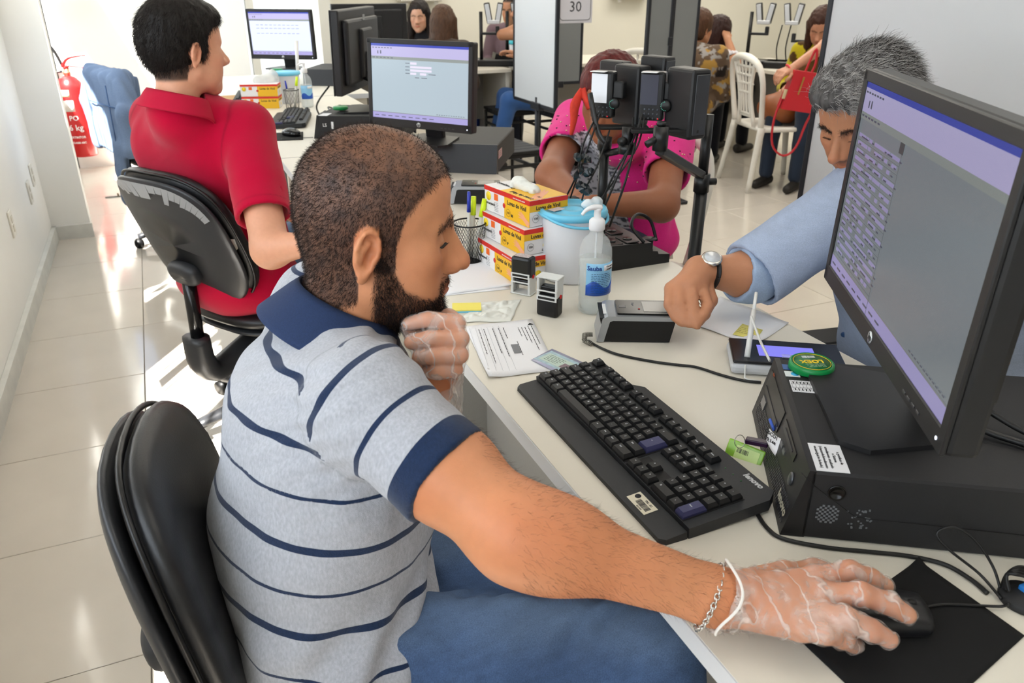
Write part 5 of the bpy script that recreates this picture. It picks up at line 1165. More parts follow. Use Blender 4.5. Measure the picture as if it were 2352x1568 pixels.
# ---------------------------------------------------------------- office chairs
leather = mat('black_vinyl', '18181a', .38, bump=.12, bscale=350); shellp = mat('shell_plastic', '2b2c2f', .35, bump=.1, bscale=600)
def panel_pts(hw, hh, thk, e=2/3.0, crown=0, n=48, m=10, dome=.6):
    vs = []; fs = []
    for j in range(m+1):
        b = -math.pi/2+math.pi*j/m; s_ = abs(math.cos(b))**.45; x = thk*math.sin(b)
        for i in range(n):
            a = 2*math.pi*i/n; ca, sa = math.cos(a), math.sin(a); u = hw*math.copysign(abs(ca)**e, ca)*s_; v = hh*math.copysign(abs(sa)**e, sa)*s_
            vs.append((x-crown*(u/hw)**2*-1, u, v))
    for j in range(m):
        for i in range(n): fs.append((j*n+i, j*n+(i+1) % n, (j+1)*n+(i+1) % n, (j+1)*n+i))
    fs.append(list(range(n))[::-1]); fs.append([m*n+i for i in range(n)]); return vs, fs
def office_chair(label, bc, yaw, tilt, hw=.19, hh=.21, seat_z=.46, torn=False, arms=False, stem_out=.0):
    so_ = V3(math.cos(yaw), math.sin(yaw), 0); org = (bc[0]+so_[0]*.26, bc[1]+so_[1]*.26, 0)
    t = thing('office_chair', label, 'chair', org, yaw)
    X = Matrix.Translation((-.26, 0, bc[2])) @ Matrix.Rotation(-tilt, 4, 'Y')
    v, f = panel_pts(hw, hh, .034, crown=.03); MB().add(v, f, True, X @ Matrix.Translation((.022, 0, 0))).build('backrest', leather, t)
    v, f = panel_pts(hw*.985, hh*.985, .018, crown=.03); MB().add(v, f, True, X @ Matrix.Translation((-.016, 0, 0))).build('back_shell', shellp, t)
    pp = [tuple((.006-.03*-(math.cos(a))**2*0+.03*(abs(math.cos(a))**(2*2/3.0)), hw*1.0*math.copysign(abs(math.cos(a))**(2/3.0), math.cos(a)), hh*1.0*math.copysign(abs(math.sin(a))**(2/3.0), math.sin(a)))) for a in [i*2*math.pi/64 for i in range(65)]]
    MB().tube(pp, .0042, 6, X=X, spline=0).build('piping', mat('piping_black', '0e0e0f', .35), t)
    v, f = panel_pts(.21, .215, .035, crown=0); MB().add(v, f, True, Matrix.Translation((.02, 0, seat_z-.03)) @ Matrix.Rotation(R(-90), 4, 'Y')).build('seat', leather, t)
    v, f = panel_pts(.20, .205, .016, crown=0); MB().add(v, f, True, Matrix.Translation((.02, 0, seat_z-.066)) @ Matrix.Rotation(R(-90), 4, 'Y')).build('seat_shell', shellp, t)
    z1 = bc[2]-hh*.55
    v, f = panel_pts(.062, .036, .026, crown=0); MB().add(v, f, True, X @ Matrix.Translation((-.045, 0, -hh*.42))).build('height_knob', mat('knob_plastic', '2a2b2e', .45), t)
    d = X @ Vector((-.045, 0, -hh*.5)); MB().cyl(tuple(d), (-.27, 0, max(.36, seat_z-.10)), .020).build('back_stem', mat('stem_black', '101012', .2), t)
    MB().tube([(-.275, 0, seat_z-.06), (-.268, 0, seat_z-.15), (-.22, 0, seat_z-.19), (-.10, 0, seat_z-.15), (0, 0, seat_z-.11)], [.036, .038, .036, .030, .030], 12, flat=1.35).build('back_bracket', shellp, t)
    MB().cyl((0, 0, .10), (0, 0, seat_z-.08), .026).cyl((0, 0, .08), (0, 0, .26), .032).build('gas_column', mat('column_black', '151517', .3), t)
    lm = MB().tube([(.0, 0, .10), (.15, 0, .085), (.29, 0, .065)], [.026, .022, .016], 8, flat=1.3).mesh('base_leg', shellp); cm = MB().cyl((.29, -.020, .027), (.29, .020, .027), .026).mesh('caster', mat('caster_black', '0f0f10', .4))
    for i in range(5):
        o = link('base_leg', lm, t, rot=(0, 0, R(72*i+20))); c = link('caster', cm, o)
    if torn:
        m_ = MB(); rd = random.Random(3)
        for i in range(15):
            a = R(62+i*6.5); b = R(62+(i+1)*6.5); g = lambda a, q: (-.0365+.03*(abs(math.cos(a))**1.33)-.0, hw*q*math.copysign(abs(math.cos(a))**(2/3.0), math.cos(a)), hh*q*math.copysign(abs(math.sin(a))**(2/3.0), math.sin(a)))
            l = .93-rd.uniform(.06, .24); m_.add([g(a, .985), g(b, .985), g((a+b)/2+.05, l), g((a+b)/2-.05, l)], [(0, 1, 2, 3)], True, X)
        m_.build('plastic_film', mat('clear_film', 'cfd0d4', .12, alpha=.45), t)
        MB().prism([(-.012, -.02), (.008, -.016), (.012, .012), (-.002, .022)], 0, .002, X @ Matrix.Translation((.02, -hw*.93, hh*.02)) @ Matrix.Rotation(R(90), 4, 'X')).build('torn_patch', mat('foam_white', 'dcdad2', .8), t, label='torn patch showing white foam')
    if arms:
        for q in (-1, 1): MB().tube([(.06, q*.24, seat_z-.05), (.06, q*.27, seat_z+.02), (.05, q*.27, seat_z+.17)], .014, 8).rbox((.05, q*.27, seat_z+.19), (.24, .06, .03), .012).build('armrest', shellp, t)
    return t
office_chair('black office chair the polo shirt man sits on, padded backrest seen edge-on', (-.085, .94, .66), R(-7), .15, .192, .215)
office_chair('black office chair of the red shirt man, clear film peeling off its shell', (-.005, 2.36, .705), R(34), .36, .215, .215, torn=True)
# ---------------------------------------------------------------- other people
def gen_hand(s, w, d, n, side=1, sc=1.0, curl=.5, t=0, g=0):
    """w wrist, d hand direction, n back-of-hand normal, side +1 puts the thumb to the left of d seen from above n"""
    d = np.array(d, float); d /= np.linalg.norm(d); n = np.array(n, float); n -= d*n.dot(d); n /= np.linalg.norm(n); l = np.cross(n, d)*side
    P = lambda x, y, z: np.array(w)+(d*x+l*y+n*z)*sc
    for i, (y, L_, r) in enumerate(((.030, .072, .0098), (.010, .080, .0100), (-.010, .074, .0095), (-.028, .058, .0085))):
        s.rc(P(.01, y*.5, 0), P(.085, y, .002), (.018+g)*sc, (.0125+g)*sc, k=.012, t=t)
        a = curl*(.6+.15*i); p = P(.088, y, .002); x, z = .088, .002; pts = [p]; ang = 0
        for f_ in (.45, .30, .25): ang += a; x += L_*f_*math.cos(ang); z -= L_*f_*math.sin(ang); pts.append(P(x, y, z))
        finger(s, pts, [(r+g+.001)*sc, (r+g)*sc, (r+g-.001)*sc, (r+g-.002)*sc], .005, t=t)
    finger(s, [P(.02, .026, -.006), P(.055, .048, -.014), P(.082, .052, -.022), P(.10, .048, -.028)], [.014*sc, .0115*sc, .010*sc, .0085*sc], .008, t=t)
HEADC = {}
def head_mesh(h, **kw):
    k_ = (h,)+tuple(sorted(kw.items()))
    if k_ not in HEADC:
        s = head_sdf(fine=h < .003, **kw); s.rc((-.026, 0, -.05), (-.045, 0, -.17), .052, .056, k=.03); HEADC[k_] = s.mesh(h)
    return HEADC[k_]
def person(label, org, face, hp, hb, skin='c08a66', shirt=None, sleeve=.55, pants='2a3444', arms=None, hands=None, res=.007, hres=.004, sh=.185, shz=.95, lean=0, girth=1.0, legs=True, hair=None, hsc=1.0, fem=0, headkw={}, neckbase=None, brow='1e1410', shirt_name='shirt', pants_name='trousers', stand=False, extra=None, shirt_disp=.003, look=(0, 0, -1), sx=0):
    t = thing('person', label, 'person', (org[0], org[1], 0)); ca, sa = math.cos(face), math.sin(face)
    Lw = lambda x, y, z: V3(org[0]+ca*x-sa*y, org[1]+sa*x+ca*y, z); Rz = rotm(0, 0, math.degrees(face))
    W = W4(hp, hb, hsc); hv_, hq_ = head_mesh(hres, **headkw); sk_ = L3(skin)
    c_ = face_col(hv_, sk_, .8 if fem else .5)
    if brow: c_ = mix(c_, L3(brow), browmask(hv_)*.9)
    if hair: c_ = mix(c_, L3(hair['col']), hair['mask'](hv_)*.9)
    if extra: c_ = extra(hv_, c_)
    parts, cols = [(app(W, hv_), hq_)], [c_]
    nb_ = app(W, V3(-.045, 0, -.15)[None])[0]
    z0 = .90 if stand else .52
    shs = {}
    arms = arms or {}
    for q, nm in ((-1, 'R'), (1, 'L')):
        S_ = Lw(lean, q*sh, shz); E_, Wr = arms.get(nm, (Lw(lean+.05, q*(sh+.05), shz-.26), Lw(lean+.26, q*sh*.7, shz-.24))); shs[nm] = (S_, np.array(E_), np.array(Wr))
    b = Sdf(); gth = girth
    for nm in ('R', 'L'):
        S_, E_, Wr = shs[nm]; b.rc(S_, E_, .046*gth, .040*gth, k=.03); b.rc(E_, Wr, .039*gth, .026, k=.025)
        if hands and nm in hands:
            hd = hands[nm]
            if callable(hd): hd(b)
            else: gen_hand(b, Wr, hd[0], hd[1], side=hd[2], sc=.95 if fem else 1.05, curl=hd[3])
        else: gen_hand(b, Wr, Wr-E_, (0, 0, 1), side=1 if nm == 'L' else -1, sc=.92 if fem else 1.02)
    b.rc(nb_, Lw(lean*.8, 0, shz-.05), .052, .07, k=.03)
    v, q = b.mesh(min(res, .0045)); parts.append((v, q)); cols.append(np.tile(sk_, (len(v), 1))*(1+.05*noise3(v, 40, 3)[:, None]))
    npmesh('body', parts, skin_mat(), t, col=np.concatenate(cols))
    eyes(None, W, t, look=look)
    s = Sdf(); G = gth; wz = z0+.02
    s.ell(Lw(0, 0, wz), V3(.135*G, .175*G, .12), Rz); s.ell(Lw(lean*.35+.01, 0, wz+.14), V3(.125*G, .160*G, .14), Rz, k=.06); s.ell(Lw(lean*.8, 0, shz-.13), V3(.118*G, .168*G, .15), Rz, k=.06)
    s.ell(nb_*.6+Lw(lean, 0, shz-.05)*.4, V3(.085, .10, .085), k=.06); s.rc(Lw(lean-.045, -sh*.6, shz-.05), Lw(lean-.045, sh*.6, shz-.05), .075*G, k=.07)
    if fem:
        for q in (-1, 1): s.ell(Lw(lean*.8+.085, q*.065, shz-.15), V3(.06, .06, .06)*G, k=.05)
    for nm in ('R', 'L'):
        S_, E_, Wr = shs[nm]; s.rc(S_, nb_*.45+Lw(lean, 0, shz-.0)*.55, .052*G, .06, k=.05); s.rc(S_*.45+Lw(lean, 0, shz)*.55, nb_+V3(0, 0, -.012), .045, .058, k=.05)
        Ls = np.linalg.norm(E_-S_); ua_ = (E_-S_)/Ls
        if sleeve <= 1: ce = S_+(E_-S_)*sleeve; s.rc(S_, ce+ua_*.01, .061*G, .060*G, k=.03, t=1); cd, cut_c = ua_, ce
        else: fd = (Wr-E_); ce = E_+fd*(sleeve-1); cd = fd/np.linalg.norm(fd); s.rc(S_, E_, .061*G, .055*G, k=.03, t=1); s.rc(E_, ce+cd*.01, .055*G, .048*G, k=.02, t=1); cut_c = ce
        s.rc(cut_c-cd*.06, cut_c+cd*.05, .050*G if sleeve <= 1 else .042*G, .054*G if sleeve <= 1 else .045*G, op='s', k=.004, t=9); s.cut(cut_c, cd, r=.085*G, k=.002, t=9)
    s.cut(nb_+V3(0, 0, .022), V3(0, 0, 1)+hb[:, 0]*.45, r=.075, k=.004, t=9)
    v, q = s.mesh(res, disp=lambda P: shirt_disp*noise3(P@rotm(20, 30, 0)*V3(1, 1, .6), 38, int(org[0]*100) % 97+3, 2)+shirt_disp*.8*np.sin(P@V3(60, 40, -50)+2*noise3(P, 14, 8))*np.exp(-((P[:, 2]-z0-.10)/.07)**2))
    if callable(shirt): c_, sm = shirt(v, s, shs, Lw)
    else: c_, sm = np.tile(L3(shirt), (len(v), 1)), mat('cloth', rough=.9, attr='Col', var=.05, vscale=300, bump=.25, bscale=900, spec=.15, sheen=.15)
    npmesh(shirt_name, [(v, q)], sm, t, col=c_)
    if legs:
        j = Sdf()
        if stand:
            j.ell(Lw(0, 0, .92), V3(.12, .165, .11), Rz)
            for q in (-1, 1): j.rc(Lw(0, q*.09, .88), Lw(.01, q*.10, .48), .088, .062, k=.04); j.rc(Lw(.01, q*.10, .48), Lw(-.01, q*.11, .09), .062, .048, k=.03)
        else:
            j.ell(Lw(0, 0, .52), V3(.115*G, .150*G, .085), Rz)
            for q in (-1, 1): j.rc(Lw(.04, q*.08, .52), Lw(.42+sx, q*.11, .53), .076*G, .066, k=.04); j.rc(Lw(.42+sx, q*.11, .53), Lw(.44+sx*.5, q*.11, .10), .064, .05, k=.03)
        v, q = j.mesh(max(res, .008), disp=lambda P: .003*noise3(P, 30, 5)); pc__ = np.tile(L3(pants), (len(v), 1))*(1+.15*noise3(v, 30, 2)[:, None]); npmesh(pants_name, [(v, q)], mat('cloth', rough=.9, attr='Col', var=.05, vscale=300, bump=.25, bscale=900, spec=.15, sheen=.15), t, col=pc__)
        for q in (-1, 1):
            x0_ = -.01 if stand else .44+sx*.5; z_ = Sdf(); z_.rc(Lw(x0_-.05, q*.11, .040), Lw(x0_+.14, q*.12, .032), .040, .030); z_.cut((0, 0, .001), (0, 0, -1)); v, qq = z_.mesh(.009); npmesh('shoe', [(v, qq)], mat('shoe_dark', '25221f', .6), t)
    if hair: hair['make'](t, W, hv_, hq_)
    return t, s, shs, Lw, nb_, W
cloth = lambda: mat('cloth', rough=.9, attr='Col', var=.05, vscale=300, bump=.25, bscale=900, spec=.15, sheen=.15)
# hair: shell (smooth cap) plus strands
def capmask(P, line=((-.2, -.085), (-.03, -.075), (-.02, .0), (.022, .0), (.030, .035), (.055, .062), (.075, .075), (.2, .085))):
    x, y, z = P.T; zb = np.interp(x, [a for a, _ in line], [b for _, b in line]); m = sstep(z-zb, -.006, .006); ear = (np.abs(y) > .074) & (np.hypot((x+.012)/.022, (z+.006)/.034) < 1); return np.where(ear, 0, m)
def hair_shell(t, W, spec, h, col, disp=.003, name='hair', strands_=None, m=None, seed=1, colvar=.35):
    s = Sdf(); spec(s); v, q = s.mesh(h, disp=lambda P: disp*noise3(P*V3(1, 1, .35), 220, seed, 2)); n = noise3(v*V3(1, 1, .2), 500, seed+5)
    c = L3(col)[None]*(1+colvar*n[:, None]); npmesh(name, [(app(W, v), q)], m or hairm, t, col=np.clip(c, 0, 1)); return v, q
# ---- man in the red polo
def red_spec(s):
    s.ell((-.012, 0, .040), (.108, .086, .096)); s.ell((-.042, 0, .0), (.074, .074, .074), k=.02); s.ell((.035, 0, .085), (.066, .062, .034), k=.025)
    for q in (-1, 1): s.rc((.012, q*.070, .02), (.013, q*.073, -.018), .012, .008, k=.008)
    s.ell((.082, 0, .004), (.058, .09, .066), k=.008, op='s')
    for q in (-1, 1): s.ell((-.008, q*.088, -.014), (.027, .024, .036), k=.006, op='s'); s.ell((.065, q*.06, .02), (.04, .03, .035), k=.006, op='s')
    s.cut((-.03, 0, -.078), (-.0, 0, -1), k=.01)
def red_hair(t, W, hv_, hq_):
    v, q = hair_shell(t, W, red_spec, .0035, '17120f', .002); 
    grow('hair_strand', v, q, W, lambda c: np.ones(len(c)), 15000, .016, .00045, (.25, (-.25, 0, -.75)), '1a1411', seed=6, seg=2, parent=t, jit=.25)
rhp = PX(424, 112, 2.02); rhb = basis((.90, .40, -.05), (0, 0, 1))
def red_shirt(v, s, shs, Lw):
    ft_, fs2 = s.eval(v, {0}), s.eval(v, {1}); seam = np.exp(-((ft_-fs2)/.003)**2)*((ft_ < .02) & (fs2 < .02)); c = np.tile(L3('b40030'), (len(v), 1)); S_, E_, _ = shs['R']; ds_ = (S_+(E_-S_)*.74-v)@((E_-S_)/np.linalg.norm(E_-S_)); hem = np.exp(-((ds_-.022)/.002)**2)*(fs2 < ft_)
    return c*(1-.35*np.clip(seam+hem*.8, 0, 1))[:, None], mat('red_knit', rough=.92, attr='Col', var=.06, vscale=500, bump=.3, bscale=1300, spec=.15, sheen=.15)
R_sh = PX(530, 405, 1.98)
red, rs_, rshs, rL, rnb, rW = person('young dark-haired man in a red polo shirt seated beyond the bearded man', (.135, 2.46), R(38), rhp, rhb, 'd39a7c', red_shirt, .74, '5d7696', arms={'R': (PX(622, 572, 2.02), PX(715, 560, 1.95)), 'L': (PX(560, 420, 2.4), PX(660, 480, 2.3))}, res=.005, hres=.003, sh=.178, shz=1.01, lean=-.045, girth=1.2, hair=dict(col='1a1512', mask=capmask, make=red_hair), hsc=.97, brow=None, look=(1, 0, -.2), shirt_name='polo_shirt', pants_name='jeans')
m_ = ring(collar(rnb+V3(.006, .002, .008), (.90, .40, -.22), .076, .080, .046, .30, .13, rise=.008, drop=.045)); o_ = V3(*red.location); me = bpy.data.meshes.new('collar'); me.from_pydata((np.array(m_.v)-o_).tolist(), [], m_.f); me.materials.append(mat('red_rib', 'b40030', .9, bump=.3, bscale=900)); me.polygons.foreach_set('use_smooth', [True]*len(me.polygons)); link('collar', me, red)
# ---- older man behind the near monitor
def grey_spec(s):
    s.ell((-.012, 0, .046), (.113, .090, .100)); s.ell((-.045, 0, .0), (.078, .078, .078), k=.02); s.ell((.045, .0, .095), (.070, .070, .038), k=.025)
    s.ell((.088, -.012, .006), (.062, .088, .080), k=.008, op='s')
    for q in (-1, 1): s.ell((-.008, q*.092, -.014), (.024, .024, .033), k=.006, op='s'); s.ell((.075, q*.06, .03), (.04, .03, .035), k=.006, op='s'); s.rc((.055, q*.045, .075), (.02, q*.078, .03), .016, .012, k=.01)
    s.cut((-.03, 0, -.08), (0, 0, -1), k=.01)
def grey_hair(t, W, hv_, hq_):
    v, q = hair_shell(t, W, grey_spec, .0034, '4e4b4a', .0075, colvar=.6)
    def cf(p, rs):
        f_ = sstep(p[:, 0], -.06, .08)[:, None]; r_ = rs.rand(len(p), 1); lt = L3('c9c6c4')[None]; dk = L3('2b2928')[None]; return np.where(r_ < .38+.55*f_, lt*rs.uniform(.4, 1.1, (len(p), 1)), dk*rs.uniform(.5, 1.6, (len(p), 1)))
    grow('hair_strand', v, q, W, lambda c: np.ones(len(c)), 24000, .034, .00042, (.16, (-.75, .55, -.15)), '888888', seed=8, seg=4, parent=t, jit=.34, colf=cf)
ghp = PX(1984, 266, 1.60); ghb = basis((-.84, -.20, -.42), (-.2, .0, 1))
def stub(P, c):
    x, y, z = P.T; m = sstep(-z, .045, .065)*sstep(x, .0, .02)*(1-np.exp(-((y/.022)**2+((z+.0645)/.008)**2)))
    c = mix(c, c*V3(.62, .62, .68), m*.6); m2 = np.exp(-((y/.022)**2+((z+.052)/.006)**2))*(x > .07); c = mix(c, L3('5c4b44')[None]*np.ones_like(c), m2*.7); return c
def lightblue(v, s, shs, Lw):
    c = np.tile(L3('a3b0c8'), (len(v), 1)); ft_, fs2 = s.eval(v, {0}), s.eval(v, {1}); seam = np.exp(-((ft_-fs2)/.0035)**2)*((ft_ < .02) & (fs2 < .02)); c = c*(1+.06*noise3(v*V3(.3, 1, 3), 160, 4)[:, None]); return c*(1-.25*seam)[:, None], mat('chambray', rough=.9, attr='Col', var=.09, vscale=700, bump=.3, bscale=1200, spec=.15, stretch=(.4, 1, 1))
gE, gW = PX(1725, 632, 1.60), PX(1606, 622, 1.555)
def gh(b):
    b.rc(gW, PX(1585, 655, 1.52), .027, .028, k=.02); fs3 = [((1540, 662, 1.525), (1537, 700, 1.50), (1552, 728, 1.485), (1566, 742, 1.475)), ((1562, 658, 1.515), (1562, 702, 1.485), (1572, 732, 1.475), (1584, 745, 1.470)), ((1588, 656, 1.51), (1592, 705, 1.475), (1596, 730, 1.465), (1601, 748, 1.462)), ((1612, 664, 1.515), (1626, 702, 1.48), (1616, 722, 1.468), (1605, 738, 1.462))]
    for i, p in enumerate(fs3):
        P_ = [PX(*a) for a in p]; b.rc(gW, P_[0], .019, .0128, k=.009); finger(b, P_, [.0122, .0108, .0096, .0082], .0025)
    finger(b, [PX(1620, 650, 1.55), PX(1634, 690, 1.53), PX(1618, 722, 1.50), PX(1606, 740, 1.475)], [.015, .012, .0105, .0088], .006)
grey_man, gs_, gshs, gL, gnb, gWm = person('grey-haired man in a light blue shirt and watch, behind the nearest monitor', (1.42, .98), R(176), ghp, ghb, 'b9805f', lightblue, .999, '2c3038', arms={'R': (gE, gW), 'L': (PX(2335, 790, 1.52), PX(2220, 830, 1.36))}, hands={'R': gh}, res=.005, hres=.0028, sh=.20, shz=.965, lean=.12, girth=1.24, hair=dict(col='6b6664', mask=capmask, make=grey_hair), hsc=.95, extra=stub, look=(.8, 0, -.7), pants_name='trousers', headkw=dict(nose=1.6))
grow('eyebrow', *head_mesh(.0028, nose=1.6), gWm, browmask, 1000, .008, .0003, (.25, (-.3, 0, .05)), '1a1412', seed=3, jit=.25, parent=grey_man); lash(gWm, grey_man)
# rolled cuff, watch, collar, pocket, button
cf_ = Sdf(); d_ = (gW-gE); d_ /= np.linalg.norm(d_); cc = gE+d_*.018
cf_.rc(gshs['R'][1]-(gshs['R'][1]-gshs['R'][0])/np.linalg.norm(gshs['R'][1]-gshs['R'][0])*.03, cc, .060, .056, k=.02); cf_.rc(cc-d_*.02, cc+d_*.012, .059, .057, k=.008); cf_.rc(cc-d_*.01, cc+d_*.06, .046, .050, op='s', k=.003); cf_.cut(cc+d_*.018, d_)
v, q = cf_.mesh(.0045, disp=lambda P: .0022*noise3(P, 80, 5)); npmesh('rolled_cuff', [(v, q)], mat('chambray'), grey_man, col=np.tile(L3('9fb2cd'), (len(v), 1)))
wt = thing('wristwatch', 'steel wristwatch with black strap on the older man\'s wrist', 'watch', tuple(gW+(gE-gW)*.18)); Bw = basis(d_, (0, 0, 1))
MB().tube([tuple(Bw@V3(0, .033*math.cos(a), .030*math.sin(a))) for a in [i*2*math.pi/28 for i in range(29)]], .0030, 8, flat=3.2).build('strap', mat('strap_black', '151516', .5), wt)
nrm = Bw@V3(0, -.0, 1)+V3(-.35, -.35, 0); nrm /= np.linalg.norm(nrm); X = Matrix.Translation(tuple(nrm*.033)) @ Vector(nrm).to_track_quat('Z', 'Y').to_matrix().to_4x4()
wc = MB().lathe([(.019, -.004), (.0205, .0), (.0205, .004), (.018, .0065), (.016, .0062)], X, 28).build('watch_case', mat('silver', 'd9d8d4', .2, metal=1), wt); MB().lathe([(.0155, .0060), (.0155, .0066)], X, 24).build('dial', mat('dial_white', 'c9ccd0', .15), wc)
m_ = ring(collar(gnb+V3(-.012, .0, .030), (-.95, -.05, -.45), .066, .070, .046, .5, .16, drop=.06)); o_ = V3(*grey_man.location); me = bpy.data.meshes.new('collar'); me.from_pydata((np.array(m_.v)-o_).tolist(), [], m_.f); me.materials.append(mat('chambray_pale', 'b9c8dc', .9, bump=.3, bscale=900, var=.05, vscale=500)); me.polygons.foreach_set('use_smooth', [True]*len(me.polygons)); link('collar', me, grey_man)
def on_surface(s, px, py, f0=.8, f1=2.2):
    fs4 = np.linspace(f0, f1, 1400); P = V3(0, 0, 1.39)+ray(px, py)*fs4[:, None]; d = s.eval(P); i = np.argmax(d < 0); return P[i]
bp_ = on_surface(gs_, 1938, 768); MB().lathe([(.0055, 0), (.006, .0015), (.004, .0022)], frame(tuple(bp_-V3(*grey_man.location)), (.4, -.9, 0), (0, 0, 1)), 14).build('button', mat('button_navy', '3c5a86', .3), grey_man)
# ---- woman in pink
def pink_spec(s):
    s.ell((-.015, 0, .045), (.112, .092, .098)); s.ell((-.05, 0, -.01), (.075, .08, .08), k=.02); s.ell((.088, 0, -.02), (.06, .085, .078), k=.008, op='s')
    for q in (-1, 1): s.rc((.0, q*.075, .03), (-.02, q*.075, -.05), .02, .018, k=.01)
def pink_hair(t, W, hv_, hq_):
    hair_shell(t, W, pink_spec, .005, '5a1e1c', .004, colvar=.5)
php = PX(1400, 228, 2.34); phb = basis((-.80, -.55, -.25), (0, 0, 1))
def pink_top(v, s, shs, Lw):
    c = np.tile(L3('e8318c'), (len(v), 1)); q = v-Lw(0, 0, 0); fx = q@V3(math.cos(R(212)), math.sin(R(212)), 0); fy = q@V3(-math.sin(R(212)), math.cos(R(212)), 0)
    inset = (fx > .05) & (np.abs(fy+.02) < .085+(.95-v[:, 2])*.10) & (v[:, 2] < .93); sp = noise3(v*V3(1, 1, 2.2), 150, 5, 2); cc_ = np.where((sp > .12)[:, None], L3('4a4a54')[None], L3('cfcfd6')[None]); c = np.where(inset[:, None], cc_, c); return c, cloth()
pink, ps_, pshs, pL, pnb, pW = person('woman in a pink studded top with folded arms, face hidden behind the camera rigs', (1.47, 2.36), R(212), php, phb, '9c6346', pink_top, .62, '3a3f52', arms={'R': (PX(1268, 405, 2.42), PX(1330, 458, 2.26)), 'L': (PX(1520, 470, 2.30), PX(1360, 470, 2.22))}, res=.006, hres=.004, sh=.185, shz=.93, lean=.05, girth=1.22, hair=dict(col='4a1a18', mask=capmask, make=pink_hair), fem=1, shirt_name='pink_top', headkw={}, hsc=.96)
st_ = MB(); rd = np.random.RandomState(4); vts = []
sv2 = np.array([vv.co[:] for vv in [o for o in pink.children if o.name.startswith('pink_top')][0].data.vertices])+np.array(pink.location)
cl2 = np.zeros(len(sv2)*4); [o for o in pink.children if o.name.startswith('pink_top')][0].data.color_attributes['Col'].data.foreach_get('color', cl2); cl2 = cl2.reshape(-1, 4); ok = np.where((cl2[:, 0] > .6) & (cl2[:, 1] < .1) & (sv2[:, 2] > .76))[0]
for j_, i in enumerate(rd.choice(ok, 330)):
    p = sv2[i]-np.array(pink.location); st_.cm = j_ % 2; st_.lathe([(.0028, -.002), (.0028, .002)], Matrix.Translation(tuple(p+(np.array([0, 0, .001])))), 6)
st_.build('stud', [mat('stud_gold', 'e8c9a8', .25, metal=.8), mat('stud_dark', '57203c', .3, metal=.5)], pink, kind='stuff')
hb_ = MB(); hb_.tube([tuple(app(pW, V3(.055*math.cos(a)-.012, .090*math.sin(a), .060+.0*a)[None])[0]-V3(*pink.location)) for a in [i*2*math.pi/20 for i in range(21)]], .010, 6, flat=.5)
k0_ = app(pW, V3(-.02, -.094, .02)[None])[0]-V3(*pink.location); tl_ = PX(1318, 275, 2.30)-V3(*pink.location); k0_ = PX(1338, 205, 2.28)-V3(*pink.location)
hb_.tube([tuple(k0_), tuple((k0_+tl_)/2+V3(-.01, 0, -.0)), tuple(tl_), tuple(PX(1312, 310, 2.32)-V3(*pink.location))], [.010, .018, .013, .006], 8, flat=.4); hb_.tube([tuple(k0_), tuple(PX(1352, 250, 2.28)-V3(*pink.location))], [.014, .008], 8, flat=.5)
hb_.build('hair_scarf', mat('coral_scarf', 'd8412f', .8, var=.1, vscale=60), pink)
nk = MB(); rd = random.Random(3)
for i in range(14): p = on_surface(ps_, 1335+rd.uniform(-22, 22), 400+rd.uniform(-42, 42), 1.8, 2.6)-V3(*pink.location); nk.lathe([(.001, -.010), (.014, 0), (.001, .010)], Matrix.Translation(tuple(p)) @ Euler((rd.random()*3, rd.random()*3, 0)).to_matrix().to_4x4() @ Matrix.Scale(.8, 4), 8, smooth=False)
nk.build('bead_necklace', mat('bead_black', '20262a', .12), pink, kind='stuff')
# ================================================================ the second and third stations along the desk row
pc2 = desktop_pc((1.075, 2.60, Z0), R(147), 'black desktop computer under the lit monitor that faces us, pink asset sticker', False)
lb = MB().rbox((0, 0, 0), (.07, .030, .0008), .0004, frame((-.0006, -.075, .062), (0, -1, 0), (0, 0, 1)), seg=1).build('asset_sticker', mat('sticker_pink', 'c9aaa6', .5), pc2); g = MB(); lines(g, frame((-.0012, -.075, .062), (0, -1, 0), (0, 0, 1)), -.03, .008, .055, 3, .007, .0012, 3, 0, .008); g.build('sticker_print', ink, lb)
mon2 = monitor('lit monitor facing us behind the bearded man\'s head, pale form screen', .444, .300, (.853, 2.775, Z0+.1004), R(218+90), 4, 2, 'bccdd8', stand=.05, oe=.95, es=.95)
pc3 = desktop_pc((.600, 3.555, Z0), R(60), 'black desktop computer under the monitor turned away from us', False)
lb = MB().rbox((0, 0, 0), (.010, .030, .0006), .0003, frame((-.0006, -.09, .06), (0, -1, 0), (0, 0, 1)), seg=1).build('barcode_sticker', wht, pc3)
text('LS', .02, mat('print_white', 'f2f2f2', .5), frame((-.0008, -.055, .06), (0, -1, 0), (0, 0, 1)), pc3, name='lettering'); MB().rbox((.03, -.05, .1004), (.07, .04, .0006), .0003, seg=1).build('sticker', wht, pc3)
def pcw3(u, v, z): a = R(60); return (.600+math.cos(a)*u+math.cos(a-math.pi/2)*v, 3.555+math.sin(a)*u+math.sin(a-math.pi/2)*v, Z0+z)
monitor('large black monitor turned away from us above the bearded man', .544, .332, pcw3(.175, .15, .1004), R(240), 1.5, 0, '9aa0a4', stand=.094, back_logo=True, es=.5)
t = thing('tape_box', 'round green plastic box on the computer of the turned-away monitor', 'box', pcw3(.10, .10, .1124)); MB().lathe([(.029, 0), (.034, .002), (.0335, .012), (.0295, .014)], n=28).build('box_shell', grn, t)
keyboard('black keyboard beside the computer of the turned-away monitor', (.585, 4.08, Z0), R(-105), full=False)
pd = thing('mouse_pad', 'small black mouse pad on the corner of the desk beyond the red shirt man', 'mouse pad', (.47, 3.66, Z0), R(-10)); MB().rbox((0, 0, .0015), (.20, .19, .003), .001, seg=1).build('pad', mat('pad_cloth'), pd)
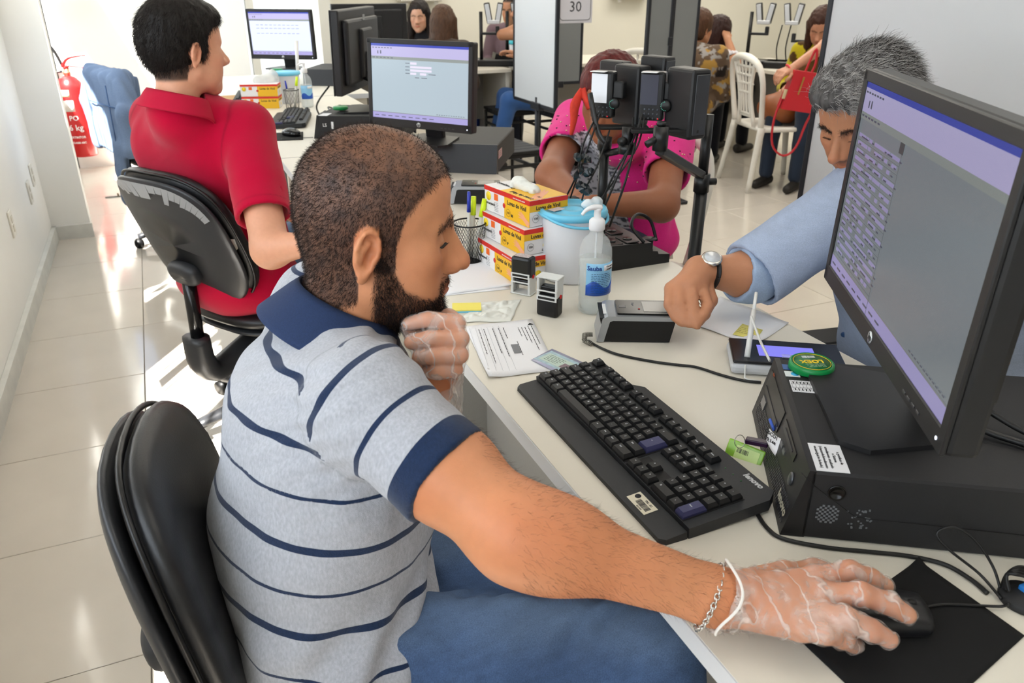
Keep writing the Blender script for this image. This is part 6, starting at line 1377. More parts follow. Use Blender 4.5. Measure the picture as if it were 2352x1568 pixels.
m3 = thing('mouse', 'glossy black mouse on the desk corner beyond the red shirt man', 'mouse', (.52, 3.66, Z0+.003), R(-60)); s = Sdf(); s.ell((0, 0, .010), (.055, .032, .024)); s.cut((0, 0, .0004), (0, 0, -1)); v, q = s.mesh(.004); a_ = R(-60); v = v@np.array([[math.cos(a_), math.sin(a_), 0], [-math.sin(a_), math.cos(a_), 0], [0, 0, 1]])+np.array(m3.location); npmesh('mouse_body', [(v, q)], gloss, m3); MB().lathe([(.007, -.003), (.007, .003)], Matrix.Translation((.03, 0, .024)) @ Matrix.Rotation(R(90), 4, 'X'), 12).build('wheel', blkm, m3)
cable('thin mouse lead at the desk corner beyond the red shirt man', [(.55, 3.63, .744), (.50, 3.58, .743), (.47, 3.60, .743), (.60, 3.57, .744)], .0015)
B3 = [('lower of the two far glove boxes beside the far pen cup', 0), ('upper of the two far glove boxes beside the far pen cup', .0628)]
for lab, dz in B3: glove_box(lab, (.52, 4.60, Z0+dz), R(-18), detail=1 if dz == 0 else 1)
s_ = Sdf(); c_ = V3(.56, 4.63, Z0+.135); s_.ell(c_, (.07, .045, .035)); s_.ell(c_+V3(.03, .01, .025), (.035, .035, .03), k=.02); v, q = s_.mesh(.006, disp=lambda P: .006*noise3(P, 90, 3)); t = thing('plastic_bag', 'crumpled clear plastic bag on top of the far glove boxes', 'bag', tuple(c_)); npmesh('bag_film', [(v, q)], mat('bag_film', 'd5d6d4', .25, alpha=.55), t)
pen_cup('black wire pen cup beside the far glove boxes', (.660, 4.47, Z0), (('green-yellow highlighter in the far pen cup', 'highlighter', gp, fl, .01, 0, .2, .1, .16, .0065), ('blue pen in the far pen cup', 'pen', gp, bl, -.01, .0, -.1, .05, .14, .0045)), detail=False)
gel_bottle('far gel bottle with blue label beside the far pen cup', (.745, 4.50, Z0), detail=False)
t = thing('wipes_tub', 'far clear tub with blue lid behind the far pen cup', 'tub', (.68, 4.72, Z0)); MB().lathe([(.066, 0), (.072, .15), (.0725, .156)], n=24).build('tub', mat('tub_white'), t); MB().lathe([(.0725, .149), (.080, .152), (.078, .167), (.02, .166)], n=24).build('lid', sky, t)
t = thing('keyboard', 'black keyboard lying on a brown folder at far left end of the row', 'keyboard', (.49, 4.96, Z0+.006), R(80)); MB().rbox((0, 0, .010), (.40, .15, .018), .003).build('case', blkm, t); m_ = MB()
for i in range(18):
    for j in range(5): m_.box((-.185+i*.0218, -.05+j*.025, .022), (.018, .020, .007), taper=.8)
m_.build('key', mat('keycap_black'), t, kind='stuff')
t = thing('folder', 'brown card folder under the keyboard at far left end of the row', 'folder', (.47, 4.94, Z0)); MB().rbox((0, 0, .0025), (.26, .36, .005), .001, seg=1).build('card', mat('kraft', 'b08a5c', .8), t)
desk4 = desk('farthest cream desk of the left row, lit monitor facing us on it', .36, 1.20, 4.92, 6.20)
pc4 = desktop_pc((1.16, 5.28, Z0), R(150), 'black desktop computer under the farthest lit monitor', False)
monitor('farthest lit monitor, screen facing us with pale blue page', .444, .300, (.79, 5.52, Z0+.1004), R(236+90), -1, 3, 'dfe6ff', stand=.06, oe=1.1, es=1.25)
t = thing('tape_box', 'round green plastic box on the farthest computer', 'box', (.72, 5.36, Z0+.1024)); MB().lathe([(.029, 0), (.034, .002), (.0335, .016), (.0295, .018)], n=20).build('box_shell', grn, t)
t = thing('stylus', 'white stylus on a stand in front of the farthest lit monitor', 'stylus', (.80, 5.10, Z0)); MB().lathe([(.04, 0), (.045, .02), (.02, .05), (.008, .06)], n=16).build('stand', mat('stylus_white'), t); MB().cyl((0, 0, .05), (.02, .01, .30), .008, .011).build('barrel', mat('stylus_white'), t)
def webcam(label, loc, rz=0):
    t = thing('webcam', label, 'camera', loc, rz); MB().rbox((0, 0, .02), (.10, .03, .05), .006).build('webcam_body', blk, t); MB().rbox((-.035, -.01, .03), (.03, .02, .06), .004).build('silver_clip', silv, t); MB().cyl((0, 0, -.02), (0, 0, .02), .008).build('mount', blk, t); return t
for k_, pts in enumerate(([(.74, 3.70, .745), (.70, 3.90, .78), (.76, 4.15, .76), (.80, 4.30, .744)], [(.78, 3.75, .75), (.76, 4.00, .80), (.82, 4.20, .77), (.84, 4.35, .744)], [(.70, 3.62, .95), (.66, 3.75, .85), (.72, 3.9, .76), (.8, 4.0, .744)])): cable(('lower', 'upper', 'leftmost')[k_]+' dark cable drooping behind the turned-away monitor', pts, .004, group='cables behind the turned-away monitor')
# ---------------------------------------------------------------- extinguisher, far office chair with denim jacket
ex = thing('fire_extinguisher', 'red fire extinguisher with white lettering hanging on the far left wall', 'fire extinguisher', (-.590, 6.93, .13))
redp = mat('extinguisher_red', 'c01a1c', .3, coat=.3)
MB().lathe([(.085, 0), (.09, .01), (.09, .50), (.082, .54), (.055, .575), (.030, .59)], n=28).build('cylinder', redp, ex); MB().cyl((0, 0, .58), (0, 0, .65), .022).lathe([(.026, 0), (.026, .02)], n=14, c=(0, 0, .60)).build('valve', mat('brass', 'a8927a', .3, metal=.8), ex)
MB().tube([(-.01, -.01, .64), (.03, -.02, .66), (.14, -.05, .64)], [.012, .010, .007], 6, flat=1.6).tube([(-.02, 0, .65), (.03, -.02, .71), (.15, -.06, .73)], [.012, .010, .006], 6, flat=1.6).build('handle', redp, ex)
MB().tube([(-.02, 0, .66), (-.06, 0, .78), (-.13, 0, .84), (-.20, 0, .80), (-.21, .0, .70)], .011, 8).tube([(-.03, 0, .62), (-.10, 0, .615), (-.18, .0, .63)], .009, 8).build('hose', cab, ex)
for (z, h_, w_, c_) in ((.47, .05, .07, 'cfe0c0'), (.38, .08, .10, 'e2dcd6')):
    m_ = MB(); m_.grid(lambda u, v, z=z, h_=h_, w_=w_: (.0915*math.cos(R(-118)+(u-.5)*w_/.0915), .0915*math.sin(R(-118)+(u-.5)*w_/.0915), z-h_/2+h_*v), 6, 1, True, .0006); m_.build('label', mat('ext_label_'+c_, c_, .5), ex)
for (tx, z, sz_) in (('PO', .29, .05), ('6 kg', .22, .06), ('EXTINTOR', .15, .022), ('CLASSE ABC', .11, .018)):
    me = text_mesh(tx, sz_, mat('print_white'), bold=.0005)
    for vt in me.vertices: x, y, z_ = vt.co; a = R(-100)+x/.0915; vt.co = ((.0915+z_)*math.cos(a), (.0915+z_)*math.sin(a), z+y)
    link('lettering', me, ex)
MB().rbox((0, .09, .40), (.05, .12, .03), .004).build('wall_hook', mat('hook_steel', '8a8a88', .4, metal=.6), ex)
oc = office_chair('black office chair with a denim jacket over its back, farthest left', (-.19, 4.64, .70), R(20), .12, .21, .23, arms=False)
jk = Sdf(); jb = lambda x, y, z: V3(-.19, 4.64, 0)+rotm(0, 0, 20)@V3(x, y, 0)+V3(0, 0, z)
jk.rc(jb(-.03, -.20, .93), jb(-.03, .20, .93), .045, .045, k=.03); jk.box(jb(-.055, 0, .745), (.035, .42, .40), .015, rotm(0, 0, 20), k=.03); jk.box(jb(.035, 0, .80), (.03, .40, .28), .012, rotm(0, 0, 20), k=.03)
jk.chain([jb(-.03, -.22, .93), jb(-.06, -.30, .78), jb(-.07, -.29, .62)], [.05, .055, .05], k=.02); jk.chain([jb(-.06, -.08, .60), jb(-.07, -.06, .46), jb(-.07, -.05, .32)], [.045, .042, .040], k=.02, sq=((1, 0, 0), .7)); jk.chain([jb(-.03, .22, .93), jb(-.05, .27, .80), jb(-.05, .25, .58)], [.05, .05, .045], k=.02)
v, q = jk.mesh(.007, disp=lambda P: .006*noise3(P*V3(1.4, 1.4, .6), 34, 5)+.004*np.sin(P@V3(80, 90, 10)+2*noise3(P, 12, 4)))
jt = thing('denim_jacket', 'light blue denim jacket hung over the farthest office chair', 'jacket', tuple(jb(0, 0, .93))); c = L3('71839f')[None]*(1+.18*noise3(v, 25, 7)[:, None]); npmesh('jacket_cloth', [(v, q)], denim, jt, col=c)
sm2 = MB(); sm2.tube([tuple(jb(-.085, -.12, .90)-V3(*jt.location)), tuple(jb(-.085, -.10, .58)-V3(*jt.location))], .003, 4, spline=0).tube([tuple(jb(-.085, -.2, .80)-V3(*jt.location)), tuple(jb(-.085, .18, .80)-V3(*jt.location))], .003, 4, spline=0).build('seam', mat('denim_seam', '4f6a92', .9), jt)
MB().lathe([(.010, 0), (.010, .004)], frame(tuple(jb(-.112, -.05, .345)-V3(*jt.location)), (.34, -.94, 0), (0, 0, 1)), 12).build('button', mat('brass'), jt)
for (x, y, z_, a, lb__) in ((.40, 4.30, .66, 10, 'nearer'), (.36, 4.62, .66, 12, 'farther')):
    t = thing('chair_arm', lb__+' black office chair armrest poking out from under the far desk', 'armrest', (x, y, z_), R(a), 'armrests under the far desk'); MB().tube([(-.06, 0, 0), (0, 0, .012), (.12, 0, .0)], [.014, .020, .016], 8, flat=1.8).build('pad', shellp, t); MB().tube([(.06, 0, 0), (.10, 0, -.10), (.12, 0, -.22), (.10, 0, -.66)], [.012, .012, .012, .014], 8).build('post', shellp, t)
# ---------------------------------------------------------------- plastic garden chairs
pch = mat('chair_plastic', 'e6e2d8', .35, spec=.5, coat=.1)
def plastic_chair(label, loc, rz, col=None):
    m = col or pch; t = thing('plastic_chair', label, 'chair', loc, rz)
    # faces local +x
    def seat(u, v): y = -.21+.42*v; x = -.20+.42*u; return (x, y*(1+.10*u), .44-.012*math.sin(u*3)*math.sin(v*math.pi)+.010*(u > .95))
    MB().grid(seat, 10, 10, True, .012).build('seat', m, t)
    MB().tube([(.23, -.22, .43), (.23, .22, .43)], .014, 8).tube([(-.2, -.20, .425), (.23, -.225, .425)], .016, 8).tube([(-.2, .20, .425), (.23, .225, .425)], .016, 8).tube([(-.2, -.2, .425), (-.2, .2, .425)], .016, 8).build('seat_rim', m, t)
    for (x, y) in ((-1, -1), (-1, 1), (1, -1), (1, 1)):
        MB().tube([(x*.205, y*.20, .44), (x*.235, y*.215, .24), (x*.27, y*.24, 0)], [.030, .024, .019], 8, flat=.75, spline=3).build('leg', m, t)
    # back: arched frame with a slatted splat between
    def bk(y, z): return (-.205-.16*(z-.44)-.02*(1-(y/.23)**2), y, z)
    fr_ = MB(); pts = [bk(-.195, .44), bk(-.215, .60), bk(-.225, .74), bk(-.19, .84), bk(-.10, .885), bk(0, .895), bk(.10, .885), bk(.19, .84), bk(.225, .74), bk(.215, .60), bk(.195, .44)]
    fr_.tube(pts, [.022, .020, .020, .024, .028, .030, .028, .024, .020, .020, .022], 8, flat=.8, spline=3); fr_.build('back_frame', m, t)
    sp = MB()
    for q in (-1, 1): sp.tube([bk(q*.115, .44), bk(q*.085, .60), bk(q*.10, .74), bk(q*.145, .86)], [.016, .013, .013, .016], 6, spline=3)
    sp.build('splat_edge', m, t)
    for i in range(4):
        y = -.052+i*.035; MB().tube([bk(y*1.4, .50), bk(y, .60), bk(y*1.2, .74), bk(y*1.7, .87)], .0075, 5, spline=3, flat=1.3).build('back_slat', m, t)
    for z in (.50, .515, .66, .72, .775, .83): MB().tube([bk(-.085-.03*(z > .7), z), bk(0, z), bk(.085+.03*(z > .7), z)], .009, 5, spline=2).build('cross_rail', m, t)
    return t
plastic_chair('white plastic chair with brown bag on its seat, hand resting on its back', (4.02, 4.50, 0), R(-12))
plastic_chair('white plastic chair the woman in pink sits on', (1.39, 2.29, 0), R(208)); plastic_chair('white plastic chair standing behind the woman in pink', (3.05, 5.00, 0), R(215))
bb = Sdf(); c_ = V3(4.05, 4.50, .45); bb.ell(c_+V3(0, 0, .09), (.15, .16, .11)); bb.ell(c_+V3(.05, -.04, .14), (.09, .09, .08), k=.05); bb.cut(c_, (0, 0, -1)); v, q = bb.mesh(.010, disp=lambda P: .010*noise3(P, 28, 4)); t = thing('slouchy_bag', 'slouchy brown leather bag on the seat of the white plastic chair', 'bag', tuple(c_)); npmesh('bag_body', [(v, q)], mat('brown_leather', '8a4a1e', .5, var=.15, vscale=12), t)
MB().tube([(-.08, -.1, .16), (-.04, -.12, .22), (.05, -.1, .20), (.09, -.08, .13)], .010, 6).build('handle', mat('brown_leather'), t)
# benches and stools
bm_ = mat('stool_black', '19191b', .45, metal=.2)
def stool(label, loc, rz, L_=.34, W_=.30, H_=.45, step=False, group=None):
    t = thing('step_stool', label, 'stool', loc, rz, group)
    n = 6
    for i in range(n): MB().rbox((0, -W_/2+(i+.5)*W_/n, H_-.012), (L_, W_/n-.006, .022), .003, seg=1).build('tread_slat', bm_, t)
    MB().rbox((0, 0, H_-.032), (L_-.02, W_-.02, .02), .003, seg=1).build('top_frame', bm_, t)
    for x in (-1, 1):
        for y in (-1, 1): MB().tube([(x*(L_/2-.015), y*(W_/2-.015), H_-.03), (x*(L_/2-.015), y*(W_/2-.015), 0)], .012, 4, spline=0, smooth=False).build('leg', bm_, t)
        MB().rbox((x*(L_/2-.015), 0, H_*.72), (.018, W_-.04, .018), .002, seg=1).build('side_rail', bm_, t)
    for y in (-1, 1): MB().rbox((0, y*(W_/2-.015), H_*.80), (L_-.04, .018, .018), .002, seg=1).build('cross_rail', bm_, t)
    return t
stool('black slatted stool between the lit monitor and the white board 30', (1.90, 4.46, 0), R(4), .34, .42); stool('small black stool at the foot of the white board 30', (2.24, 4.36, 0), R(4), .20, .26, .42)
stool('black stool partly hidden behind the white board 30', (2.80, 5.42, 0), R(4), .28, .34, .47); stool('black slatted stool the older man sits on', (1.56, 1.30, 0), R(-10), .46, .60, .44)
stool('black stool behind the legs of the jeans person', (2.55, 5.85, 0), R(0), .34, .34, .45)
# ---------------------------------------------------------------- partition boards
bf = mat('board_frame', '2b2d33', .4, metal=.3); bw = mat('board_white', 'd0d3d5', .35); bgry = mat('board_grey', '7c7f80', .8, bump=.2, bscale=400)
def board(label, loc, rz, w_, z0, z1, face, posts=((-.0, 0),), two=None):
    t = thing('partition_board', label, 'partition board', loc, rz)
    MB().box((0, 0, (z0+z1)/2), (w_-.02, .016, z1-z0-.02)).build('panel', face, t)
    f = MB(); f.rbox((0, 0, z0), (w_, .026, .024), .003, seg=1).rbox((0, 0, z1), (w_, .026, .024), .003, seg=1)
    for q in (-1, 1): f.rbox((q*w_/2, 0, (z0+z1)/2), (.022, .026, z1-z0), .003, seg=1)
    f.build('frame', bf, t)
    for k_, (x, y) in enumerate(posts):
        MB().cyl((x, y, 0.02), (x, y, z0+.05), .016).build('post', bf, t); MB().rbox((x, y, .014), (.06, .40, .022), .004, seg=1).rbox((x, y, z0-.01), (.14, .045, .05), .004, seg=1).build('post_foot', bf, t)
    return t
b30 = board('white partition board with number 30 card at its edge', (2.43, 5.17, 0), R(90), .67, .575, 1.95, bw, ((-.05, 0),))
cd = thing('number_card', 'white card reading 30 fixed to the edge of the white board', 'card', (2.555, 4.832, 1.245), R(-4)); MB().rbox((0, 0, 0), (.24, .004, .26), .002, seg=1).build('card_sheet', mat('card_sheet', 'd3d1d6', .6), cd)
Xc = frame((.0, -.0028, -.035), (1, 0, 0), (0, 0, 1)); text('30', .088, mat('card_ink', '3a3a3e', .6), Xc, cd, name='number_lettering'); m_ = MB(); P_ = []
for (cx_, cy_, a0) in ((.085, .055, 0), (-.085, .055, 90), (-.085, -.055, 180), (.085, -.055, 270)):
    for k_ in range(5): a = R(a0+k_*22.5); P_.append((cx_+.022*math.cos(a), cy_+.0+.022*math.sin(a), 0))
m_.tube(P_+[P_[0]], .0016, 4, X=Xc, spline=0); m_.build('printed_border', mat('card_ink'), cd)
board('grey partition board behind the number 30 card', (2.98, 5.95, 0), R(0), .46, .60, 1.9, bgry, ((.0, .0),))
board('left grey leaf of the pair of partition boards in the middle', (2.915, 4.40, 0), R(2), .17, .62, 1.95, bgry, ()); 
board('right grey leaf of the pair of partition boards in the middle', (3.115, 4.42, 0), R(6), .20, .55, 1.95, bgry, ()); t = thing('board_post', 'black post between the two grey partition boards', 'post', (3.0, 4.40, 0)); MB().cyl((0, 0, 0), (0, 0, 1.95), .007).build('post', bf, t); MB().rbox((0, 0, .012), (.3, .3, .02), .004, seg=1).build('post_foot', bf, t); MB().rbox((0, 0, 1.02), (.03, .03, .05), .004).build('clamp', bf, t)
board('large white partition board behind the older man', (2.3, 1.48, 0), R(96), 1.60, .60, 2.0, bw, ((-.5, 0), (.5, 0)))
# ---------------------------------------------------------------- back desks, bin, wall boxes
def back_desk(label, x0, x1, y0, y1, ends=True):
    t = thing('desk', label, 'desk', ((x0+x1)/2, (y0+y1)/2, 0)); w_, d_ = x1-x0, y1-y0
    MB().rbox((0, 0, .7265), (w_, d_, .027), .002, seg=1).build('desktop', lam, t); MB().box((0, d_/2-.18 if w_ > d_ else 0, .50), ((w_-.06) if w_ > d_ else .018, .018 if w_ > d_ else d_-.06, .42)).build('modesty_panel', gpan, t)
    for q in (-1, 1): MB().box((q*(w_/2-.02), 0, .3565) if w_ > d_ else (0, q*(d_/2-.02), .3565), (.028, d_-.06, .713) if w_ > d_ else (w_-.06, .028, .713)).build('side_panel', lam, t)
    return t
back_desk('cream desk at the back left, dark monitor on it', 1.15, 2.55, 5.85, 6.55); back_desk('cream desk at the back beside the white board 30', 2.59, 3.9, 5.98, 6.66)
back_desk('cream desk at the back right, camera rig on it', 4.30, 4.98, 3.6, 5.75); MB().box((0, 0, 0), (.02, 2.0, .60)).build('grey_screen', gpan, None, label='grey front panel of the back right desk', cat='panel', loc=(4.62, 4.70, .37)) if 0 else None
pcb = desktop_pc((2.02, 6.30, Z0), R(180), 'black desktop computer under the dark rear-facing monitor at back', False)
t = monitor('dark monitor seen from behind on the back left desk', .544, .332, (1.50, 5.70, Z0-.08+.10), R(176), 0, 0, '303236', stand=.14, back_logo=True, es=.2); t.location = (1.50, 6.02, Z0)
t = thing('waste_bin', 'blue waste bin under the back desk', 'bin', (2.42, 6.55, 0)); MB().lathe([(.11, 0), (.115, .01), (.14, .36), (.145, .37)], n=24).build('bin_body', mat('bin_blue', '1a3f9c', .4), t); MB().torus((0, 0, .37), .144, .007).build('bin_rim', mat('bin_blue'), t)
def wallbox(label, x, y, rz=0):
    t = thing('wall_unit', label, 'wall unit', (x, y, 1.15), rz, None); wp_ = mat('wall_unit_white', 'dad8d0', .4); MB().rbox((0, 0, .14), (.42, .14, .24), .012).build('case', wp_, t)
    for i in range(3): MB().rbox((0, -.072, .03+i*.03), (.38, .008, .012), .002, seg=1).build('louvre', mat('louvre_grey', 'b8b6ae', .4), t)
    for i in range(2): MB().cyl((-.15+.3*i, -.03, .02), (-.15+.3*i, -.03, -.01), .02).build('foot', wp_, t)
wallbox('white louvred wall unit above the dark-haired woman', 2.46, 7.83); wallbox('white louvred wall unit right of the number 30 card', 4.80, 7.83)
t = thing('wall_unit', 'crumpled white plastic unit on the wall above the fire extinguisher', 'wall unit', (-.55, 6.9, 1.24)); MB().rbox((0, 0, .1), (.30, .14, .2), .02).build('case', mat('wall_unit_white'), t); MB().rbox((.03, -.075, .05), (.18, .01, .06), .004).build('louvre', mat('louvre_grey'), t)
# back camera rigs: post with V of silver-backed lights
slv = mat('light_silver', 'c4c6c8', .35, metal=.3)
def back_rig(label, base, h_, sgn=1, n=1, az=0):
    t = thing('camera_rig', label, 'camera rig', tuple(base), az)
    MB().cyl((0, 0, .02), (0, 0, h_), .014).build('post', wp, t); MB().rbox((.12*sgn, .02, .025), (.40, .20, .05), .01).build('base_block', wp, t); MB().rbox((.07*sgn, 0, h_-.16), (.15, .03, .02), .004).rbox((.13*sgn, 0, h_-.13), (.03, .03, .05), .006).build('bracket', wp, t)
    for k_ in range(n):
        for q in (-1, 1):
            X = Matrix.Translation(((.10+k_*.21)*sgn+q*.042, 0, h_-.01)) @ Euler((0, R(q*10), 0)).to_matrix().to_4x4(); MB().rbox((0, 0, 0), (.046, .05, .15), .008, X).build('light_panel', blk, t); MB().rbox((0, -.027, 0), (.034, .006, .13), .004, X).build('silver_face', slv, t)
        MB().rbox(((.10+k_*.21)*sgn, -.01, h_-.075), (.10, .05, .03), .006).build('light_bridge', slv, t)
    return t
back_rig('black camera rig with silver light pair on the desk by board 30', PX(1106, 142, 6.25)*V3(1, 1, 0)+V3(0, 0, Z0), .40, 1, 1, R(-24)); back_rig('camera rig with silver light pair partly hidden by board 30', PX(1165, 142, 6.35)*V3(1, 1, 0)+V3(0, 0, Z0), .40, 1, 1, R(-24))
back_rig('black camera rig with two silver light pairs at the back right', V3(4.36, 5.30, Z0), .40, 1, 2, R(-50)); back_rig('second post of the back right camera rig', V3(4.62, 4.90, Z0), .36, -1, 0, R(-50))
for k_, (a, b) in enumerate((((4.50, 5.10, 1.05), (4.55, 5.15, .75)), ((4.55, 5.06, 1.05), (4.60, 5.10, .75)))): cable(('left', 'right')[k_]+' black lead hanging under the back right camera rig', [a, ((a[0]+b[0])/2-.03, (a[1]+b[1])/2, .88), b], .005, group='leads of the back right camera rig')
for k_, (x, y, lab) in enumerate(((2.62, 6.18, 'black box device on the desk by board 30, left one'), (2.82, 6.14, 'black box device on the desk by board 30, right one'))): t = thing('black_device', lab, 'device', (x, y, Z0), R(-15)); MB().prism([(-.09, 0), (.09, 0), (.07, .06), (-.07, .09)], -.09, .09, frame((0, 0, 0), (1, 0, 0), (0, 0, 1))).build('device_body', wp, t); MB().cyl((0, 0, .06), (0, 0, .10), .02).build('knob', mat('silver'), t)
t = thing('wipes_tub', 'pale tub with turquoise lid on the desk by board 30', 'tub', (2.86, 6.36, Z0)); MB().lathe([(.09, 0), (.10, .14)], n=20).build('tub', mat('tub_white'), t); MB().lathe([(.10, .135), (.108, .14), (.10, .165), (.02, .166)], n=20).build('lid', mat('lid_turquoise', '46b6c4', .35), t)
gel_bottle('gel bottle behind the back right camera rig hand', (4.62, 4.62, Z0), detail=False)
glove_box('yellow glove box on the back right desk', (4.70, 4.22, Z0), R(60), detail=1)
t = thing('blue_tub', 'small blue tub beside the lit monitor at the back', 'tub', (1.30, 5.98, Z0)); MB().lathe([(.05, 0), (.06, .10), (.06, .11)], n=16).build('tub', mat('tub_blue', '3c7fb4', .4), t)
t = thing('floor_bag', 'teal bag on the floor under the back right desk', 'bag', (4.62, 4.15, 0)); MB().rbox((0, 0, .12), (.18, .24, .24), .03).build('bag_body', mat('teal_cloth', '2f5f6c', .8), t); MB().tube([(0, -.06, .23), (0, 0, .32), (0, .06, .23)], .008, 6).build('handle', mat('teal_dark', '1c3c44', .7), t)
t = thing('drawer_unit', 'grey drawer unit under the back right desk', 'cabinet', (4.68, 4.52, 0)); MB().rbox((0, 0, .29), (.40, .45, .56), .004, seg=1).build('body', gpan, t)
for i in range(3): o = MB().rbox((-.205, 0, .12+i*.18), (.014, .42, .165), .003, seg=1).build('drawer', gpan, t); MB().rbox((-.215, 0, .17+i*.18), (.008, .10, .012), .002, seg=1).build('drawer_handle', mat('handle_grey', '5a5a58', .4), o)
# ---------------------------------------------------------------- background people
def long_hair(col, length=-.26, wid=.085, back=-.06, var=.4, front=.02, fringe=False):
    def spec(s):
        s.ell((-.014, 0, .044), (.110, .090, .097)); s.ell((-.05, 0, -.02), (.075, .084, .09), k=.02)
        s.rc((back, 0, 0), (back-.015, 0, length), .082, .070, k=.03)
        for q in (-1, 1): s.rc((.005, q*.074, .03), (-.0+front, q*wid, length*.85), .030, .034, k=.025)
        s.ell((.098, 0, -.03), (.068, .066, .10), k=.012, op='s'); s.rc((.06, 0, -.10), (.09, 0, -.30), .05, .07, k=.01, op='s')
    return dict(col=col, mask=capmask, make=lambda t, W, a, b: hair_shell(t, W, spec, .0065, col, .006, colvar=var))
def short_hair(col, full=1.0):
    def spec(s):
        s.ell((-.014, 0, .044), (.110*full, .090*full, .098*full)); s.ell((-.045, 0, -.01), (.080*full, .082*full, .085*full), k=.02); s.ell((.094, 0, -.03), (.068, .085, .09), k=.01, op='s')
    return dict(col=col, mask=capmask, make=lambda t, W, a, b: hair_shell(t, W, spec, .0065, col, .005, colvar=.4))
def seat_org(hp, face, back=.09): return (hp[0]-math.cos(face)*back, hp[1]-math.sin(face)*back)
def bg(label, px, py, f, face_deg, look_=None, **kw):
    hp = PX(px, py, f); fa = R(face_deg); la = R(look_ if look_ is not None else face_deg); pitch = kw.pop('pitch', -.12)
    hb = basis((math.cos(la), math.sin(la), pitch), (0, 0, 1)); kw.setdefault('shz', hp[2]-.17)
    return person(label, seat_org(hp, fa), fa, hp, hb, res=.010, hres=.0055, **kw)
bg('woman with long dark hair in black, facing us at the back left desk', 963, 38, 6.5, 215, 240, skin='c99a80', shirt='1a1a1e', fem=1, hair=long_hair('1a1210'), sleeve=1.9, sh=.165, hsc=.96)
bg('woman with long brown hair seen from behind at the back left desk', 1018, 55, 5.9, 60, 60, skin='c99a80', shirt='3a2c20', fem=1, hair=long_hair('4a3222', -.30), sleeve=1.9, sh=.17, hsc=1.0, girth=1.05)
mh = PX(1177, 26, 6.6); bg('balding man in mauve shirt half hidden by the white board 30', 1177, 24, 6.6, 235, 215, skin='b5805f', shirt='6f5a60', hair=short_hair('241a16', .93), sleeve=1.6, pants='2b2f3a')
jx = person('person in blue jeans seated behind the white board 30', (2.72, 5.70), R(165), V3(2.62, 5.72, 1.16), basis((-1, .5, 0), (0, 0, 1)), res=.010, hres=.0055, skin='b5805f', shirt='3a3f48', hair=short_hair('2a1d17'), pants='36588c', pants_name='jeans', shz=.97, sh=.15, girth=.9, sx=-.17, arms={'R': (PX(1153, 80, 6.15), PX(1205, 52, 6.1)), 'L': (V3(2.60, 5.5, .80), V3(2.5, 5.55, .85))})
def floral(v, s, shs, Lw):
    n1, n2 = noise3(v, 38, 3, 2), noise3(v, 70, 8, 2); c = np.tile(L3('5c4a3a'), (len(v), 1)); c = np.where((n1 > .25)[:, None], L3('a07c3c')[None], c); c = np.where((n2 > .35)[:, None], L3('8f8a86')[None], c); c = np.where((n1 < -.4)[:, None], L3('241c18')[None], c); return c, cloth()
bg('woman in a brown patterned blouse seated behind the grey board at right', 1606, 66, 5.7, 40, 15, skin='b5805f', shirt=floral, fem=1, hair=short_hair('4a3020', 1.05), sleeve=1.5, girth=1.2, pants='15161c', sh=.18)
w2 = bg('woman in a white T-shirt resting her head on her hand at right', 1652, 76, 6.25, 20, 5, skin='b5805f', shirt='d9d6dc', fem=1, hair=long_hair('2c1612', -.10, back=-.04), sleeve=.6, girth=1.1, pants='15161c', arms={'R': (PX(1688, 145, 6.1), PX(1672, 92, 6.15)), 'L': (PX(1650, 160, 6.3), PX(1668, 140, 6.4))})
bg('woman with long brown hair in yellow and brown bending over the back right desk', 1888, 62, 5.45, 205, 215, pitch=-.55, skin='b98468', shirt=lambda v, s, shs, Lw: (np.where((noise3(v, 22, 4) > .1)[:, None], L3('b5a51e')[None], L3('4a3210')[None])*np.ones((len(v), 1)), cloth()), fem=1, hair=long_hair('3a2016', -.26), sleeve=1.9, sh=.17)
def striped(v, s, shs, Lw):
    q = v@V3(math.cos(R(130)), math.sin(R(130)), 0); m = (np.abs(((q*1/.022) % 1)-.5) < .14); c = np.where(m[:, None], L3('5d6670')[None], L3('8d929a')[None])*np.ones((len(v), 1)); S_, E_, _ = shs['R']; ds_ = (S_+(E_-S_)*.80-v)@((E_-S_)/np.linalg.norm(E_-S_)); cf2 = (s.eval(v, {1}) < s.eval(v, {0})) & (ds_ < .07); return np.where(cf2[:, None], L3('dde06a')[None], c), cloth()
S_R = PX(1948, 25, 5.25)
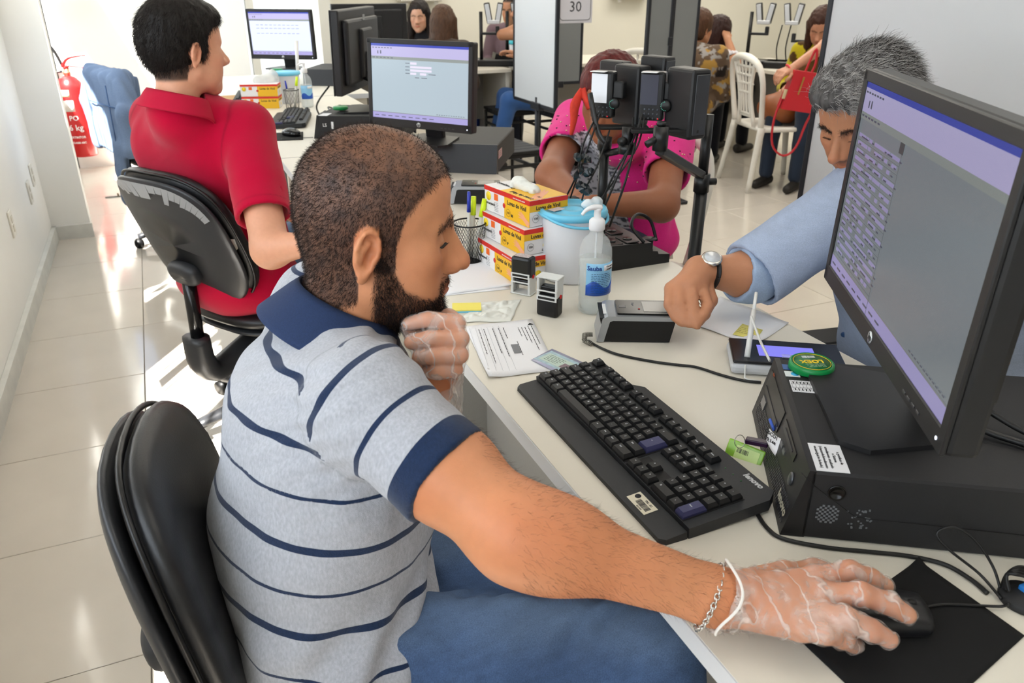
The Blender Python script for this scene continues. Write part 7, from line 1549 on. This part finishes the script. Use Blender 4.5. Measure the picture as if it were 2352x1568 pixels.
person('standing person in a grey striped shirt leaning a hand on the white plastic chair', (4.62, 3.86), R(140), V3(4.55, 3.95, 1.62), basis((-.85, .5, -.3), (0, 0, 1)), skin='b98468', shirt=striped, sleeve=.80, pants='3a4a66', stand=True, arms={'R': (PX(1895, 105, 5.2), PX(1818, 158, 5.0)), 'L': (V3(4.50, 3.6, 1.05), V3(4.4, 3.7, .85))}, hands={'R': (PX(1785, 172, 4.95)-PX(1818, 158, 5.0), (-.3, -.2, .9), 1, .6)}, sh=.20, shz=1.36, hair=short_hair('2a1d17'), res=.009, hres=.0055, girth=1.05)
bgb = thing('wristband', 'coral band round the wrist of the standing person', 'wristband', tuple(PX(1812, 160, 5.0))); MB().torus((0, 0, 0), .034, .006, Matrix.Rotation(R(60), 4, 'Y') @ Matrix.Rotation(R(20), 4, 'X'), 20, 6, sc=(1, 1)).build('band', mat('coral_band', 'd83a44', .5), bgb)
hp_ = PX(1838, 205, 5.0); hbg = thing('handbag', 'red leather handbag hanging from the standing person\'s forearm', 'bag', tuple(hp_)); rl = mat('red_leather', 'c0202c', .4, bump=.15, bscale=200)
ang = R(-24); Xh = Matrix.Rotation(ang, 4, 'Z') @ Matrix.Rotation(R(8), 4, 'Y')
bdy = MB(); bdy.prism([(-.10, -.06), (.10, -.06), (.10, .06), (-.10, .06)], -.13, .11, Xh, taper=[(-.075, -.03), (.075, -.03), (.075, .03), (-.075, .03)]); bdy.build('bag_body', rl, hbg)
MB().rbox((-.02, -.050, -.01), (.010, .004, .20), .001, Xh @ Matrix.Rotation(R(10), 4, 'X')).build('zip', mat('brass_zip', 'b08a4a', .3, metal=.7), hbg)
MB().tube([(.04, 0, .10), (.05, 0, .17), (.03, 0, .25), (.01, 0, .17), (0, 0, .10)], .008, 6, flat=.6, X=Xh).build('handle', rl, hbg); MB().tube([(-.09, 0, -.02), (-.12, -.02, -.20), (-.09, -.03, -.36), (.0, -.03, -.42), (.07, -.02, -.36), (.10, 0, -.20), (.13, 0, -.10), (.17, 0, -.14), (.17, 0, -.26), (.15, 0, -.32)], .007, 6, flat=1.4, X=Xh).build('shoulder_strap', rl, hbg)
MB().rbox((-.10, -.03, -.04), (.022, .01, .06), .003, Xh).build('luggage_tag', mat('tag_gold', 'd9c9a0', .4), hbg)
